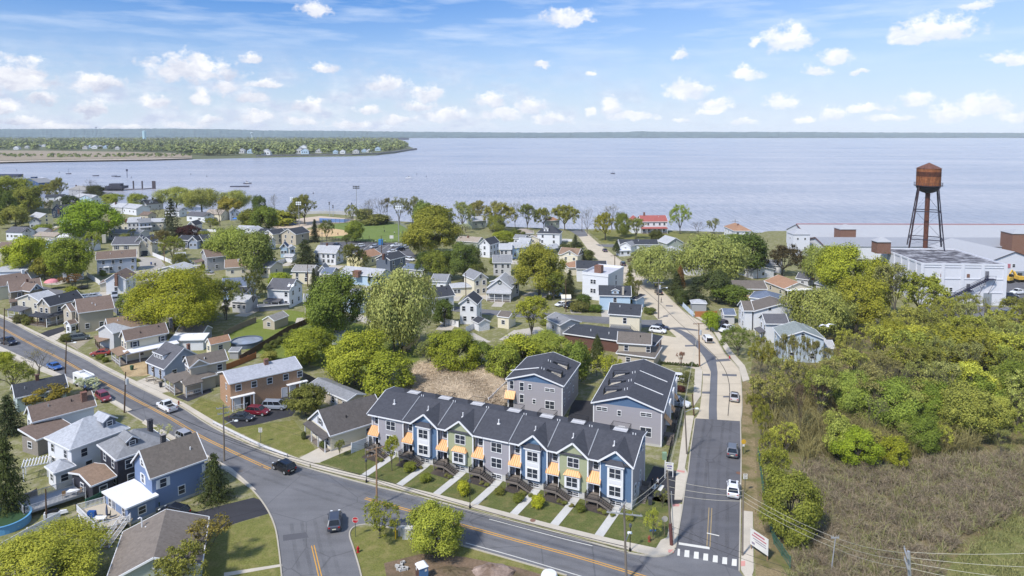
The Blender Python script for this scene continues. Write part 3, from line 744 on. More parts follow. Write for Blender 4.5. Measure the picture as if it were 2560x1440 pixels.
def proto(kind):
 ''
 if kind in PROTO:return PROTO[kind]
 base,var=kind[:-1],int(kind[-1]);sd=100+17*var+sum(map(ord,base))
 trunk=None
 if base=='round':
  V=crown_lobes(sd,44,9000,.026,.53,.5,.46,.155,jag=.3)
 elif base=='hero':
  V=crown_lobes(sd,88,24000,.0165,.52,.5,.47,.118,spread=.86,jag=.34)
 elif base=='fine':
  V=crown_lobes(sd,150,62000,.0092,.52,.5,.47,.1,spread=.88,jag=.36)
 elif base=='willow':
  V=crown_lobes(sd,66,17000,.02,.62,.5,.38,.13,droop=.17,spread=.84,jag=.3)
 elif base=='shrub':
  V=crown_lobes(sd,26,3600,.045,.5,.5,.5,.22,spread=.7)
 elif base=='column':
  V=crown_lobes(sd,34,4200,.03,.52,.5,.46,.2,spread=.62);z=V[:,2]
  V[:,:2]*=(1.12-.95*np.clip(z,0,1)**1.8)[:,None]
 elif base=='conifer' or base=='pine':
  r=np.random.default_rng(sd);Cs=[];Ns=[];Us=[];S=[]
  tiers=22 if base=='conifer' else 15
  for i in range(tiers):
   z=.05+.93*i/tiers;R=.56*(1-z)**.8+.015
   nb=int(9+26*(1-z))
   for b_ in range(nb):
    a=r.uniform(0,2*math.pi);ln=R*r.uniform(.68,1.1);m_=16 if base=='conifer' else 11
    t=r.uniform(.15,1,m_);dr=.10 if base=='conifer' else-.02
    c=np.stack([np.cos(a)*ln*t,np.sin(a)*ln*t,z-dr*t*t*(1-z)+r.normal(size=m_)*.012],1)
    c[:,:2]+=r.normal(size=(m_,2))*.02*(.5+t)[:,None]
    Cs.append(c);o_=np.array([np.cos(a),np.sin(a),-.25])
    Us.append(np.tile(o_,(m_,1))+r.normal(size=(m_,3))*.35);Ns.append(np.tile([np.cos(a)*.5,np.sin(a)*.5,.8],(m_,1))+r.normal(size=(m_,3))*.4)
    S.append(np.full(m_,.026 if base=='conifer' else.03)*r.uniform(.6,1.3,m_))
  V=leaf_quads(np.concatenate(Cs),np.concatenate(Ns),np.concatenate(S),.38,np.concatenate(Us),sd)
  mb=MB();mb.tube([(0,0,0),(0,0,.5),(0,0,.97)],.022,6,0,.003);trunk=mb
 else:
  lv,spr,zs,n0={'sparse':(3,1.05,.15,7),'bare':(4,.9,.2,5),'oak':(3,1.3,.18,8),'bud':(3,.66,.16,5)}[base]
  segs,tips=grow(sd,lv,spr,zs,n0=n0)
  r=np.random.default_rng(sd)
  per={'sparse':27,'bare':2,'oak':38,'bud':18}[base];rad={'sparse':.062,'bare':.03,'oak':.065,'bud':.055}[base]
  T=np.array([t[0][:]for t in tips])
  if len(T)>520:T=T[r.permutation(len(T))[:520]]
  C=np.repeat(T,per,0);dd=sphere_dirs(len(C),r)
  C=C+dd*rad*r.uniform(.2,1.15,(len(C),1))*np.array([1,1,.75])
  V=leaf_quads(C,dd*.6+np.array([0,0,.5])+r.normal(size=C.shape)*.5,{'sparse':.0175,'bare':.009,'oak':.018,'bud':.0145}[base]*r.uniform(.6,1.3,len(C)),.6,None,sd)
  pts=np.array([s_[1][:]for s_ in segs]);kx=.5/max(np.percentile(np.abs(pts[:,:2]),98.5),.05);kz=.985/pts[:,2].max()
  V[:,:2]*=kx;V[:,2]*=kz
  f=lambda p:Vector((p.x*kx,p.y*kx,p.z*kz))
  trunk=branch_mb([(f(p),f(q),a,b_)for p,q,a,b_ in segs],1.0 if base!='bare' else.8)
 if trunk is None:
  segs,tips=grow(sd,1,.9,.3,n0=6)
  pts=np.array([s_[1][:]for s_ in segs]);kz=.82/pts[:,2].max();kx=.34/np.abs(pts[:,:2]).max()
  trunk=branch_mb([(Vector((p.x*kx,p.y*kx,p.z*kz)),Vector((q_.x*kx,q_.y*kx,q_.z*kz)),a,b_)for p,q_,a,b_ in segs])
 tm=trunk.mesh(kind+' trunk',BARK)
 cm=np_mesh(kind+' crown',V,np.arange(len(V)).reshape(-1,4),LEAF)
 PROTO[kind]=(tm,cm)
 return PROTO[kind]
CATN={'shrub':('shrub','shrub'),'column':('evergreen_tree','evergreen tree'),'conifer':('conifer_tree','conifer'),'pine':('pine_tree','pine tree')}
def plant(P,h,w,kind,col,label,group=None,rz=None,k=.74):
 tm,cm=proto(kind)
 nm,cat=CATN.get(kind[:-1],('broadleaf_tree','tree'))
 o=thing(nm,label,cat,P,rnd.uniform(0,6.28)if rz is None else rz,group)
 o.scale=(w,w,h)
 if kind[:-1]not in('shrub',):
  link('trunk',tm,o)
 else:
  link('stem',tm,o)
 c=link('foliage' if kind[:-1]=='shrub' else 'crown',cm,o);r_,g_,b_=col;r_=r_+.5*(g_-r_)if r_<g_ else r_*.96
 c.color=rgb(r_,g_,b_*.86,k)
 return o
def tree(xc,ytop,ybase,wpx,kind,col,label,group=None,k=.74):
 P=G((xc,ybase));h=height_at(P,ytop)
 mid=Vector((P.x,P.y,h*.6));w=wpx*mpp(mid)*(1.07 if kind[:-1]not in('column','shrub')else 1)
 return plant(P,h,w,kind,col,label,group,k=k)
CAMP=Vector((0,0,CH))
WCACHE={}
def win_mesh(w,h,style):
 key=(round(w,2),round(h,2),style)
 if key in WCACHE:return WCACHE[key]
 mb=MB();t=.10;a,b_=w/2,h/2
 y0,y1=-.07,.01
 for(x0,x1,z0,z1)in((-a-t,a+t,b_,b_+t*1.2),(-a-t,a+t,-b_-t,-b_),(-a-t,-a,-b_,b_),(a,a+t,-b_,b_)):
  mb.box(x0,x1,y0,y1,z0,z1)
 mb.box(-a,a,-.045,-.02,-.03,.03)
 if 'double' in style:mb.box(-.04,.04,-.065,-.02,-b_,b_)
 if 'grid' in style:
  n=1
  for i in range(1,n):
   x=-a+w*i/n
   if 'double' in style and i==2:continue
   mb.box(x-.012,x+.012,-.03,-.02,-b_,b_)
  for z in():
   mb.box(-a,a,-.03,-.02,z*b_-.012,z*b_+.012)
 if 'shutter' in style:
  for s in(-1,1):mb.box(s*(a+.32)-.2,s*(a+.32)+.2,-.05,.0,-b_-.05,b_+.05,m=1)
 pm=MB();pm.face([(-a,-.02,-b_),(a,-.02,-b_),(a,-.02,b_),(-a,-.02,b_)])
 pane=pm.mesh('pane',PGLASS if 'near' in style else GLASS)
 sh=mat('dark shutters',rgb(70,76,92,.8),'plain',.6)if 'wshutter' not in style else WHITE
 fr=mb.mesh('window',[WHITE,sh])
 if 'near' not in style:
  i0=len(mb.v);mb.face([(-a,-.02,-b_),(a,-.02,-b_),(a,-.02,b_),(-a,-.02,b_)],2)
  fr=mb.mesh('window',[WHITE,sh,GLASS]);pane=None
 WCACHE[key]=(fr,pane)
 return WCACHE[key]
def window(root,P,n,w,h,style='plain',name='window'):
 fr,pane=win_mesh(w,h,style)
 inv=minv(root)
 yaw=math.atan2(n.x,-n.y)-root.rotation_euler[2]
 o=link(name,fr,root,inv@Vector(P),yaw)
 if pane:link('pane',pane,o)
 return o
class House:
 def __init__(s,label,P,yaw,cat='house',name='house',group=None,zs=1):
  s.root=thing(name,label,cat,(P.x,P.y,0),yaw,group);s.zs=zs;s.root.scale=(1,1,zs)
  s.far=(Vector((P.x,P.y,0))-CAMP).length
 def block(s,A,B,D,h,roof='p',rise=1.6,wall=None,top=None,oh=.35,z0=0,win=(None,None,None),rows=None,style=None,trim=WHITE,gable=None,wsize=None,base=None,attic=True,names=('wall','roof'),yaw=None):
  ''
  a=G(A,h*s.zs);b_=G(B,h*s.zs)
  x=(b_-a);x.z=0;L=x.length
  if yaw is not None:
   L=L/max(.5,math.cos(math.atan2(x.y,x.x)-math.radians(yaw)));x=Vector((math.cos(math.radians(yaw)),math.sin(math.radians(yaw)),0))
  x.normalize();y=Vector((-x.y,x.x,0))
  if not isinstance(D,(int,float)):
   c=G(D,h*s.zs);D=abs((c-a).dot(y))
  O=Vector((a.x,a.y,0))
  T=lambda u,v,z:O+x*u+y*v+Vector((0,0,z))
  root=s.root;s.T,s.L,s.D,s.h,s.x,s.y,s.rise,s.roof=T,L,D,h,x,y,rise,roof
  near=s.far<150
  style=style or('near' if near else 'plain')
  u0,u1,v0,v1=oh,L-oh,oh,D-oh
  mb=MB()
  lift=0
  if roof=='p':lift=rise*oh/(D/2)
  if roof=='g':lift=rise*oh/(L/2)
  if roof=='h':lift=rise*oh/(min(L,D)/2)
  zt=h+lift-.02
  for(p,q)in(((u0,v0),(u1,v0)),((u1,v0),(u1,v1)),((u1,v1),(u0,v1)),((u0,v1),(u0,v0))):
   mb.face([T(*p,z0),T(*q,z0),T(*q,zt),T(*p,zt)])
  gb=mb
  if gable:gb=MB()
  if roof=='p':
   for u in(u0,u1):
    if gable:gb=MB()
    gb.face([T(u,v0,zt),T(u,v1,zt),T(u,D/2,h+rise-.02)]if u==u1 else[T(u,v1,zt),T(u,v0,zt),T(u,D/2,h+rise-.02)])
    if gable:part('gable',gb,gable,root)
  if roof=='g':
   for v in(v0,v1):
    if gable:gb=MB()
    gb.face([T(u0,v,zt),T(u1,v,zt),T(L/2,v,h+rise-.02)]if v==v0 else[T(u1,v,zt),T(u0,v,zt),T(L/2,v,h+rise-.02)])
    if gable:part('gable',gb,gable,root)
  if roof=='f':mb.face([T(u0,v0,h-.3),T(u1,v0,h-.3),T(u1,v1,h-.3),T(u0,v1,h-.3)])
  part(names[0],mb,wall,root)
  if base and near:
   fb=MB()
   for(p,q)in(((u0-.03,v0-.03),(u1+.03,v0-.03)),((u1+.03,v0-.03),(u1+.03,v1)),((u0-.03,v1),(u0-.03,v0-.03))):
    fb.face([T(*p,z0),T(*q,z0),T(*q,z0+base),T(*p,z0+base)])
   part('foundation',fb,CONC,root)
  rb=MB();t=.16;tr=MB()
  def slope(p):
   rb.face(p);dn=Vector((0,0,-t));k=len(p)
   rb.face([q-Vector((0,0,t))for q in reversed(p)])
   for i in range(k):rb.face([p[i]+dn,p[(i+1)%k]+dn,p[(i+1)%k],p[i]])
  H_=h+t
  def rake(p,q):tr.beam(p-Vector((0,0,.1)),q-Vector((0,0,.1)),.1,.26)
  if roof=='p':
   slope([T(0,0,H_),T(L,0,H_),T(L,D/2,H_+rise),T(0,D/2,H_+rise)])
   slope([T(L,D,H_),T(0,D,H_),T(0,D/2,H_+rise),T(L,D/2,H_+rise)])
   for u in(-.05,L+.05):
    rake(T(u,0,H_),T(u,D/2,H_+rise));rake(T(u,D,H_),T(u,D/2,H_+rise))
   rake(T(0,-.05,H_-.02),T(L,-.05,H_-.02))
  elif roof=='g':
   slope([T(0,0,H_),T(L/2,0,H_+rise),T(L/2,D,H_+rise),T(0,D,H_)])
   slope([T(L,D,H_),T(L/2,D,H_+rise),T(L/2,0,H_+rise),T(L,0,H_)])
   for v in(-.05,D+.05):
    rake(T(0,v,H_),T(L/2,v,H_+rise));rake(T(L,v,H_),T(L/2,v,H_+rise))
   for u in(-.05,L+.05):rake(T(u,0,H_-.02),T(u,D,H_-.02))
  elif roof=='h':
   m_=min(L,D)/2
   if L>=D:r0,r1=(m_,D/2),(max(m_+.01,L-m_),D/2)
   else:r0,r1=(L/2,m_),(L/2,D-m_)
   a0,a1=T(*r0,H_+rise),T(*r1,H_+rise)
   if L>=D:fs=([T(0,0,H_),T(L,0,H_),a1,a0],[T(L,0,H_),T(L,D,H_),a1],[T(L,D,H_),T(0,D,H_),a0,a1],[T(0,D,H_),T(0,0,H_),a0])
   else:fs=([T(0,0,H_),T(L,0,H_),a0],[T(L,0,H_),T(L,D,H_),a1,a0],[T(L,D,H_),T(0,D,H_),a1],[T(0,D,H_),T(0,0,H_),a0,a1])
   for f in fs:slope(f)
   rake(T(0,-.05,H_),T(L,-.05,H_));rake(T(-.05,0,H_),T(-.05,D,H_));rake(T(L+.05,0,H_),T(L+.05,D,H_))
  elif roof=='s':
   slope([T(0,0,H_),T(L,0,H_),T(L,D,H_+rise),T(0,D,H_+rise)])
   rake(T(0,-.05,H_),T(L,-.05,H_));rake(T(-.05,0,H_),T(-.05,D,H_+rise));rake(T(L+.05,0,H_),T(L+.05,D,H_+rise))
  elif roof=='f':
   slope([T(0,0,H_),T(L,0,H_),T(L,D,H_),T(0,D,H_)])
   for p,q in(((0,-.05),(L,-.05)),((-.05,0),(-.05,D)),((L+.05,0),(L+.05,D))):rake(T(*p,H_),T(*q,H_))
  part(names[1],rb,top,root)
  if trim is not None and s.far<420:part('trim',tr,trim,root)
  if roof=='p' and L>7 and h>3 and trim is not None:
   for k_ in range(rnd.choice((1,1,2))):
    u,v=rnd.uniform(.15,.85)*L,rnd.uniform(.2,.42)*D;c=T(u,v,h+rise*v/(D/2)+.1);vb=MB();vb.tube([c,c+Vector((0,0,.5))],.1,6);part('vent_pipe',vb,rnd.choice((WHITE,STEEL,BLACK)),root)
  rows=rows or([1.75,h-1.35]if h-z0>4.6 else[max(1.5,(h-z0)*.55)])
  ws=wsize or((.95,1.4)if h>4.6 else(1.0,1.15))
  for k_,(n_,P0,P1,nv)in enumerate(((win[0],(u0,v0),(u1,v0),-y),(win[1],(u0,v1),(u0,v0),-x),(win[2],(u1,v0),(u1,v1),x))):
   p0,p1=T(*P0,0),T(*P1,0);W_=(p1-p0).length
   if nv.dot(CAMP-p0)<0:continue
   if n_ is None:n_=max(1,min(6,int(W_/3.0)))
   if n_==0:continue
   for z in rows:
    for i in range(n_):
     f=(i+.5)/n_+rnd.uniform(-.05,.05)*(n_>1)
     if rows and n_>2 and rnd.random()<.12:continue
     window(root,p0.lerp(p1,f)+nv*.01+Vector((0,0,z0+z)),nv,ws[0],ws[1],style)
   gside=(roof=='p' and k_>0)or(roof=='g' and k_==0)
   if gside and attic and rise>1.9:
    window(root,p0.lerp(p1,.5)+nv*.01+Vector((0,0,h+rise*.38)),nv,.8,1.0,style)
  return s
 def chimney(s,u,v,w=.7,hh=1.4,m=None,z=None):
  D,L,h,r_=s.D,s.L,s.h,s.rise
  zz=h+(r_*(1-abs(v/(D/2)-1))if s.roof=='p' else r_*.7)if z is None else z
  mb=MB();T=s.T;a=w/2
  mb.box(u-a,u+a,v-a,v+a,zz-1.0,zz+hh,T);mb.box(u-a-.07,u+a+.07,v-a-.07,v+a+.07,zz+hh,zz+hh+.12,T)
  part('chimney',mb,m or BRK,s.root);return s
 def vent(s,u,v,col=WHITE):
  D,h,r_=s.D,s.h,s.rise;zz=h+r_*(1-abs(v/(D/2)-1))+.16
  mb=MB();mb.tube([s.T(u,v,zz-.2),s.T(u,v,zz+.55)],.09,8);part('vent_pipe',mb,col,s.root);return s
 def porch(s,face,u0,u1,d,z,top,floor=.5,post=WHITE,rail=True,fall=.5):
  ''
  L,D,oh=s.L,s.D,.35
  if face=='f':T=lambda u,w,zz:s.T(u,oh-w,zz)
  elif face=='l':T=lambda u,w,zz:s.T(oh-w,D-u,zz)
  else:T=lambda u,w,zz:s.T(L-oh+w,u,zz)
  rb=MB();P=[T(u0-.25,d+.25,z),T(u1+.25,d+.25,z),T(u1+.25,-.02,z+fall),T(u0-.25,-.02,z+fall)]
  dn=Vector((0,0,-.18));rb.face(P);rb.face([p+dn for p in reversed(P)])
  for i in range(4):rb.face([P[i]+dn,P[(i+1)%4]+dn,P[(i+1)%4],P[i]])
  part('porch_roof',rb,top,s.root)
  n=max(2,int((u1-u0)/2.4)+1)
  for i in range(n):
   u=u0+(u1-u0)*i/(n-1)
   pb=MB();pb.box(u-.08,u+.08,d-.16,d,0,z-.1,T);part('porch_post',pb,post,s.root)
  pb=MB();pb.box(u0-.1,u1+.1,d-.02,d+.08,z-.34,z-.1,T)
  part('porch_beam',pb,post,s.root)
  fb=MB();fb.box(u0,u1,0,d-.02,0,floor,T);part('porch_floor',fb,DARKW,s.root)
  if rail:
   qb=MB()
   for zz in(floor+.12,floor+.9):qb.box(u0+.1,u1-.1,d-.12,d-.05,zz,zz+.07,T)
   k=int((u1-u0)/.35)
   for i in range(k):qb.box(u0+.1+i*.35,u0+.14+i*.35,d-.1,d-.07,floor+.1,floor+.95,T)
   part('porch_rail',qb,post,s.root)
  return s
 def dormer(s,u,w,v,hh,wall,top,rise=.7,win=1,shed=False,dd=3.0):
  ''
  T,D,h,R_=s.T,s.D,s.h,s.rise
  zb=h+R_*v/(D/2);zt=zb+hh;mb=MB();a=w/2
  ve=min(D/2,v+dd)
  mb.box(u-a,u+a,v,ve,zb-.3,zt,T)
  if not shed:mb.face([T(u-a,v,zt),T(u+a,v,zt),T(u,v,zt+rise)])
  part('dormer',mb,wall,s.root)
  rb=MB();o=.25
  if shed:F_=[[T(u-a-o,v-o,zt),T(u+a+o,v-o,zt),T(u+a+o,ve+.6,zt+rise),T(u-a-o,ve+.6,zt+rise)]]
  else:F_=[[T(u-a-o,v-o,zt-.1),T(u,v-o,zt+rise),T(u,ve+.8,zt+rise),T(u-a-o,ve+.8,zt-.1)],[T(u,v-o,zt+rise),T(u+a+o,v-o,zt-.1),T(u+a+o,ve+.8,zt-.1),T(u,ve+.8,zt+rise)]]
  for p in F_:
   rb.face([q+Vector((0,0,.12))for q in p]);rb.face(list(reversed(p)))
   for i in range(4):rb.face([p[i],p[(i+1)%4],p[(i+1)%4]+Vector((0,0,.12)),p[i]+Vector((0,0,.12))])
  part('dormer_roof',rb,top,s.root)
  tr=MB()
  if shed:tr.beam(T(u-a-o,v-o-.04,zt+.03),T(u+a+o,v-o-.04,zt+.03),.08,.2)
  else:
   for q in(-1,1):tr.beam(T(u+q*(a+o),v-o-.04,zt-.07),T(u,v-o-.04,zt+rise+.03),.08,.2)
  part('dormer_trim',tr,WHITE,s.root)
  for i in range(win):
   window(s.root,T(u+(i-(win-1)/2)*w/(win+.3),v-.02,zb+hh*.5),-s.y,min(.8,w/(win+1)),hh*.62,'near' if s.far<150 else 'plain')
  return s
 def door(s,u,z0=.0,m=None,face='f',w=1.0,h=2.1):
  mb=MB();oh=.35
  T={'f':lambda u,w_,z:s.T(u,oh-w_,z),'r':lambda u,w_,z:s.T(s.L-oh+w_,u,z),'l':lambda u,w_,z:s.T(oh-w_,s.D-u,z)}[face]
  mb.box(u-w/2,u+w/2,.0,.05,z0,z0+h,T);part('door',mb,m or BLACK,s.root)
  tb=MB()
  for a,b_ in((u-w/2-.1,u-w/2),(u+w/2,u+w/2+.1)):tb.box(a,b_,0,.08,z0,z0+h+.1,T)
  tb.box(u-w/2,u+w/2,0,.08,z0+h,z0+h+.1,T);part('door_frame',tb,WHITE,s.root)
  return s
def house(label,A,B,D,h,roof='p',rise=1.6,wall=None,top=None,cat='house',name='house',group=None,yaw=None,**kw):
 zs=1-.09*min(1,max(0,(A[1]-330)/960))
 a=G(A,h*zs);b_=G(B,h*zs);d=b_-a
 H=House(label,a.lerp(b_,.5),math.atan2(d.y,d.x)if yaw is None else math.radians(yaw),cat,name,group,zs)
 H.block(A,B,D,h,roof,rise,wall,top,yaw=yaw,**kw)
 return H
def car_proto(kind):
 ''
 P={'sedan':dict(L=4.7,w=.91,hood=.92,belt=.98,roof=1.45,fw=1.05,rw=-1.75,r0=.35,r1=-1.0,tail=1.02),'suv':dict(L=4.75,w=.95,hood=1.06,belt=1.12,roof=1.74,fw=1.15,rw=-2.22,r0=.45,r1=-1.75,tail=1.12),'van':dict(L=5.1,w=.99,hood=1.05,belt=1.1,roof=1.8,fw=1.65,rw=-2.45,r0=.85,r1=-2.2,tail=1.1),'pickup':dict(L=5.8,w=1.0,hood=1.16,belt=1.2,roof=1.9,fw=1.35,rw=-.75,r0=.65,r1=-.45,tail=1.2)}[kind]
 L,w=P['L'],P['w'];f=L/2;out={}
 b=MB()
 st=[(-f,.82,.62,P['tail']-.12),(-f+.12,.95,.35,P['tail']),(-f+.9,1,.28,P['belt']),(-.6,1,.26,P['belt']),(P['fw']-.2,1,.26,P['belt']-.02),(P['fw']+.25,.99,.27,P['hood']+.02),(f-.45,.95,.3,P['hood']-.1),(f-.1,.86,.4,P['hood']-.24),(f,.76,.5,.7)]
 rows=[]
 for x,k,zb,zt in st:
  W_=w*k;m_=(zb+zt)/2
  rows.append([Vector(p)for p in((x,-W_*.88,zb),(x,-W_,zb+.14),(x,-W_,m_+.1),(x,-W_*.93,zt-.05),(x,-W_*.8,zt),(x,W_*.8,zt),(x,W_*.93,zt-.05),(x,W_,m_+.1),(x,W_,zb+.14),(x,W_*.88,zb))])
 i0=0
 for r_ in rows:b.v+=r_
 n=10
 for j in range(len(rows)-1):
  for q in range(n):
   q2=(q+1)%n;b.f.append((j*n+q,j*n+q2,(j+1)*n+q2,(j+1)*n+q));b.m.append(0)
 b.f.append(tuple(reversed(range(n))));b.m.append(0);b.f.append(tuple((len(rows)-1)*n+q for q in range(n)));b.m.append(0)
 zb,zr=P['belt']-.02,P['roof'];wb,wr=w*.88,w*.72
 A_=[(P['rw'],-wb,zb),(P['fw'],-wb,zb),(P['fw'],wb,zb),(P['rw'],wb,zb)]
 T_=[(P['r1'],-wr,zr-.03),(P['r0'],-wr,zr-.03),(P['r0'],wr,zr-.03),(P['r1'],wr,zr-.03)]
 g=MB();g.hexa(A_+T_)
 out['cabin_glass']=(g,CGLASS,False)
 b.hexa([(T_[0][0]-.03,-wr-.03,zr-.05),(T_[1][0]+.06,-wr-.03,zr-.05),(T_[2][0]+.06,wr+.03,zr-.05),(T_[3][0]-.03,wr+.03,zr-.05),(T_[0][0]+.05,-wr+.08,zr+.03),(T_[1][0]-.12,-wr+.08,zr+.03),(T_[2][0]-.12,wr-.08,zr+.03),(T_[3][0]+.05,wr-.08,zr+.03)])
 for s in(-1,1):
  for(xa,xb,ww)in((P['fw'],P['r0'],.07),(P['rw'],P['r1'],.14 if kind!='sedan' else.1)):
   b.beam((xa,s*wb,zb),(xb,s*wr,zr-.02),ww,ww)
  for fr in((.48,)if kind in('sedan','pickup')else(.4,.72)):
   xa=P['fw']+(P['rw']-P['fw'])*fr;xb=P['r0']+(P['r1']-P['r0'])*fr
   b.beam((xa,s*(wb+.005),zb),(xb,s*(wr+.005),zr-.02),.09,.05)
  b.hexa([(P['fw']-.35,s*w*.98-.1*(s<0),zb+.02),(P['fw']-.2,s*w*.98-.1*(s<0),zb+.02),(P['fw']-.2,s*w*.98+.1*(s>0)+.0,zb+.02),(P['fw']-.35,s*w*.98+.1*(s>0),zb+.02),(P['fw']-.35,s*w*.98-.1*(s<0),zb+.16),(P['fw']-.2,s*w*.98-.1*(s<0),zb+.16),(P['fw']-.2,s*w*.98+.1*(s>0),zb+.16),(P['fw']-.35,s*w*.98+.1*(s>0),zb+.16)])
 out['body']=(b,PAINT,False)
 if kind=='pickup':
  c=MB();c.face([(-f+.15,-w*.74,P['belt']+.012),(-.95,-w*.74,P['belt']+.012),(-.95,w*.74,P['belt']+.012),(-f+.15,w*.74,P['belt']+.012)])
  out['cargo_bed']=(c,mat('bed liner',(.02,.02,.022,1),'plain',.8),False)
  d=b
  for s in(-1,1):d.box(-f+.1,-.9,s*w*.9-.08,s*w*.9+.08,P['belt']-.05,P['belt']+.16)
  d.box(-f+.05,-f+.15,-w*.9,w*.9,P['belt']-.05,P['belt']+.16)
 wheels=[]
 R_=.34 if kind=='sedan' else.38
 for sx_ in(f-.92,-f+.95):
  for s in(-1,1):
   t=MB();c=Vector((sx_,s*(w-.1),R_))
   t.tube([c+Vector((0,-.11,0)),c+Vector((0,.11,0))],R_,14)
   rm=MB();rm.tube([c+Vector((0,s*.09,0)),c+Vector((0,s*.118,0))],R_*.62,10)
   wheels.append((t,rm))
 out['_wheels']=wheels
 hl=[];tl=[]
 for s in(-1,1):
  m_=MB();m_.box(f-.22,f-.03,s*w*.58-.16,s*w*.58+.16,P['hood']-.34,P['hood']-.2);hl.append(m_)
  m_=MB();m_.box(-f-.02,-f+.14,s*w*.7-.13,s*w*.7+.13,P['tail']-.3,P['tail']-.1);tl.append(m_)
 out['_head']=hl;out['_tail']=tl
 m_=MB();m_.box(-f-.03,-f+.02,-.26,.26,.62,.75);out['licence_plate']=(m_,mat('plate',rgb(230,226,200,.8),'plain',.5),False)
 return out
CARP={}
def car(px,head,kind,col,label,group='vehicles in the town',k=.8,at=None,z=.03,topcol=None):
 ''
 P=at or G(px);T=G(head);d=T-P;rz=math.atan2(d.y,d.x)
 if kind not in CARP:
  cp=car_proto(kind);o=thing('car',label,'car',(0,0,0))
  for nm,v in cp.items():
   if nm[0]=='_':continue
   link(nm,v[0].mesh(kind+' '+nm,v[1],None,v[2]),o)
  for t,rm in cp['_wheels']:
   w_=link('wheel',t.mesh(kind+' wheel',RUBBER),o);link('rim',rm.mesh(kind+' rim',STEEL),w_)
  for m_ in cp['_head']:link('headlight',m_.mesh(kind+' headlight',LAMPW),o)
  for m_ in cp['_tail']:link('tail_light',m_.mesh(kind+' tail light',LAMPR),o)
  CARP[kind]=o
 else:
  o=copy_tree(CARP[kind])
 cat={'sedan':'car','suv':'car','van':'van','pickup':'pickup truck'}[kind]
 o.name={'sedan':'sedan_car','suv':'suv_car','van':'minivan','pickup':'pickup_truck'}[kind]
 o.location=(P.x,P.y,z);o.rotation_euler=(0,0,rz);tag(o,label,cat,group)
 for ch in o.children:
  if ch.name.split('.')[0]=='body':ch.color=rgb(*col,k)
 return o
TGREY=siding('town grey',172,168,176);TBLUE=siding('town blue',92,122,160);TGREEN=siding('town green',172,178,142)
TROOF=roofm('town charcoal',76,78,88)
TFND=mat('town foundation',rgb(206,204,200,K),'concrete',.9)
DOORM=mat('black door paint',(.012,.012,.014,1),'plain',.35)
a=G((923,1034.5),6.75);b=G((1581,1166.5),6.75)
TX=(b-a);TX.z=0;TL=TX.length;TX.normalize();TYAW=math.atan2(TX.y,TX.x);TY=Vector((-TX.y,TX.x,0))
row=thing('townhouse_row','new row of seven attached townhouses in grey, blue and green with copper awnings','townhouses',(a.x,a.y,0),TYAW)
TSC=TL/46.4;row.scale=(TSC,1,.905)
TW=lambda u,v,z=0:Vector((a.x,a.y,z))+TX*u*TSC+TY*v
TL=46.4
def lp(name,mb,mats,parent=row,smooth=False):return link(name,mb.mesh(name,mats,None,smooth),parent)
def lwin(u,v,z,w,h,style='near double grid',parent=row):
 fr,pane=win_mesh(w,h,style);o=link('window',fr,parent,(u,v,z));link('pane',pane,o);return o
US=[0,6.9,13.6,20.2,26.7,33.05,39.6,TL]
KIND=['grey','blue','green','grey','blue','green','blue']
WALLM={'grey':TGREY,'blue':TBLUE,'green':TGREEN}
ZE,ZF,ZR,VR,VB,EN=7.45,1.2,9.75,5.6,8.2,.75
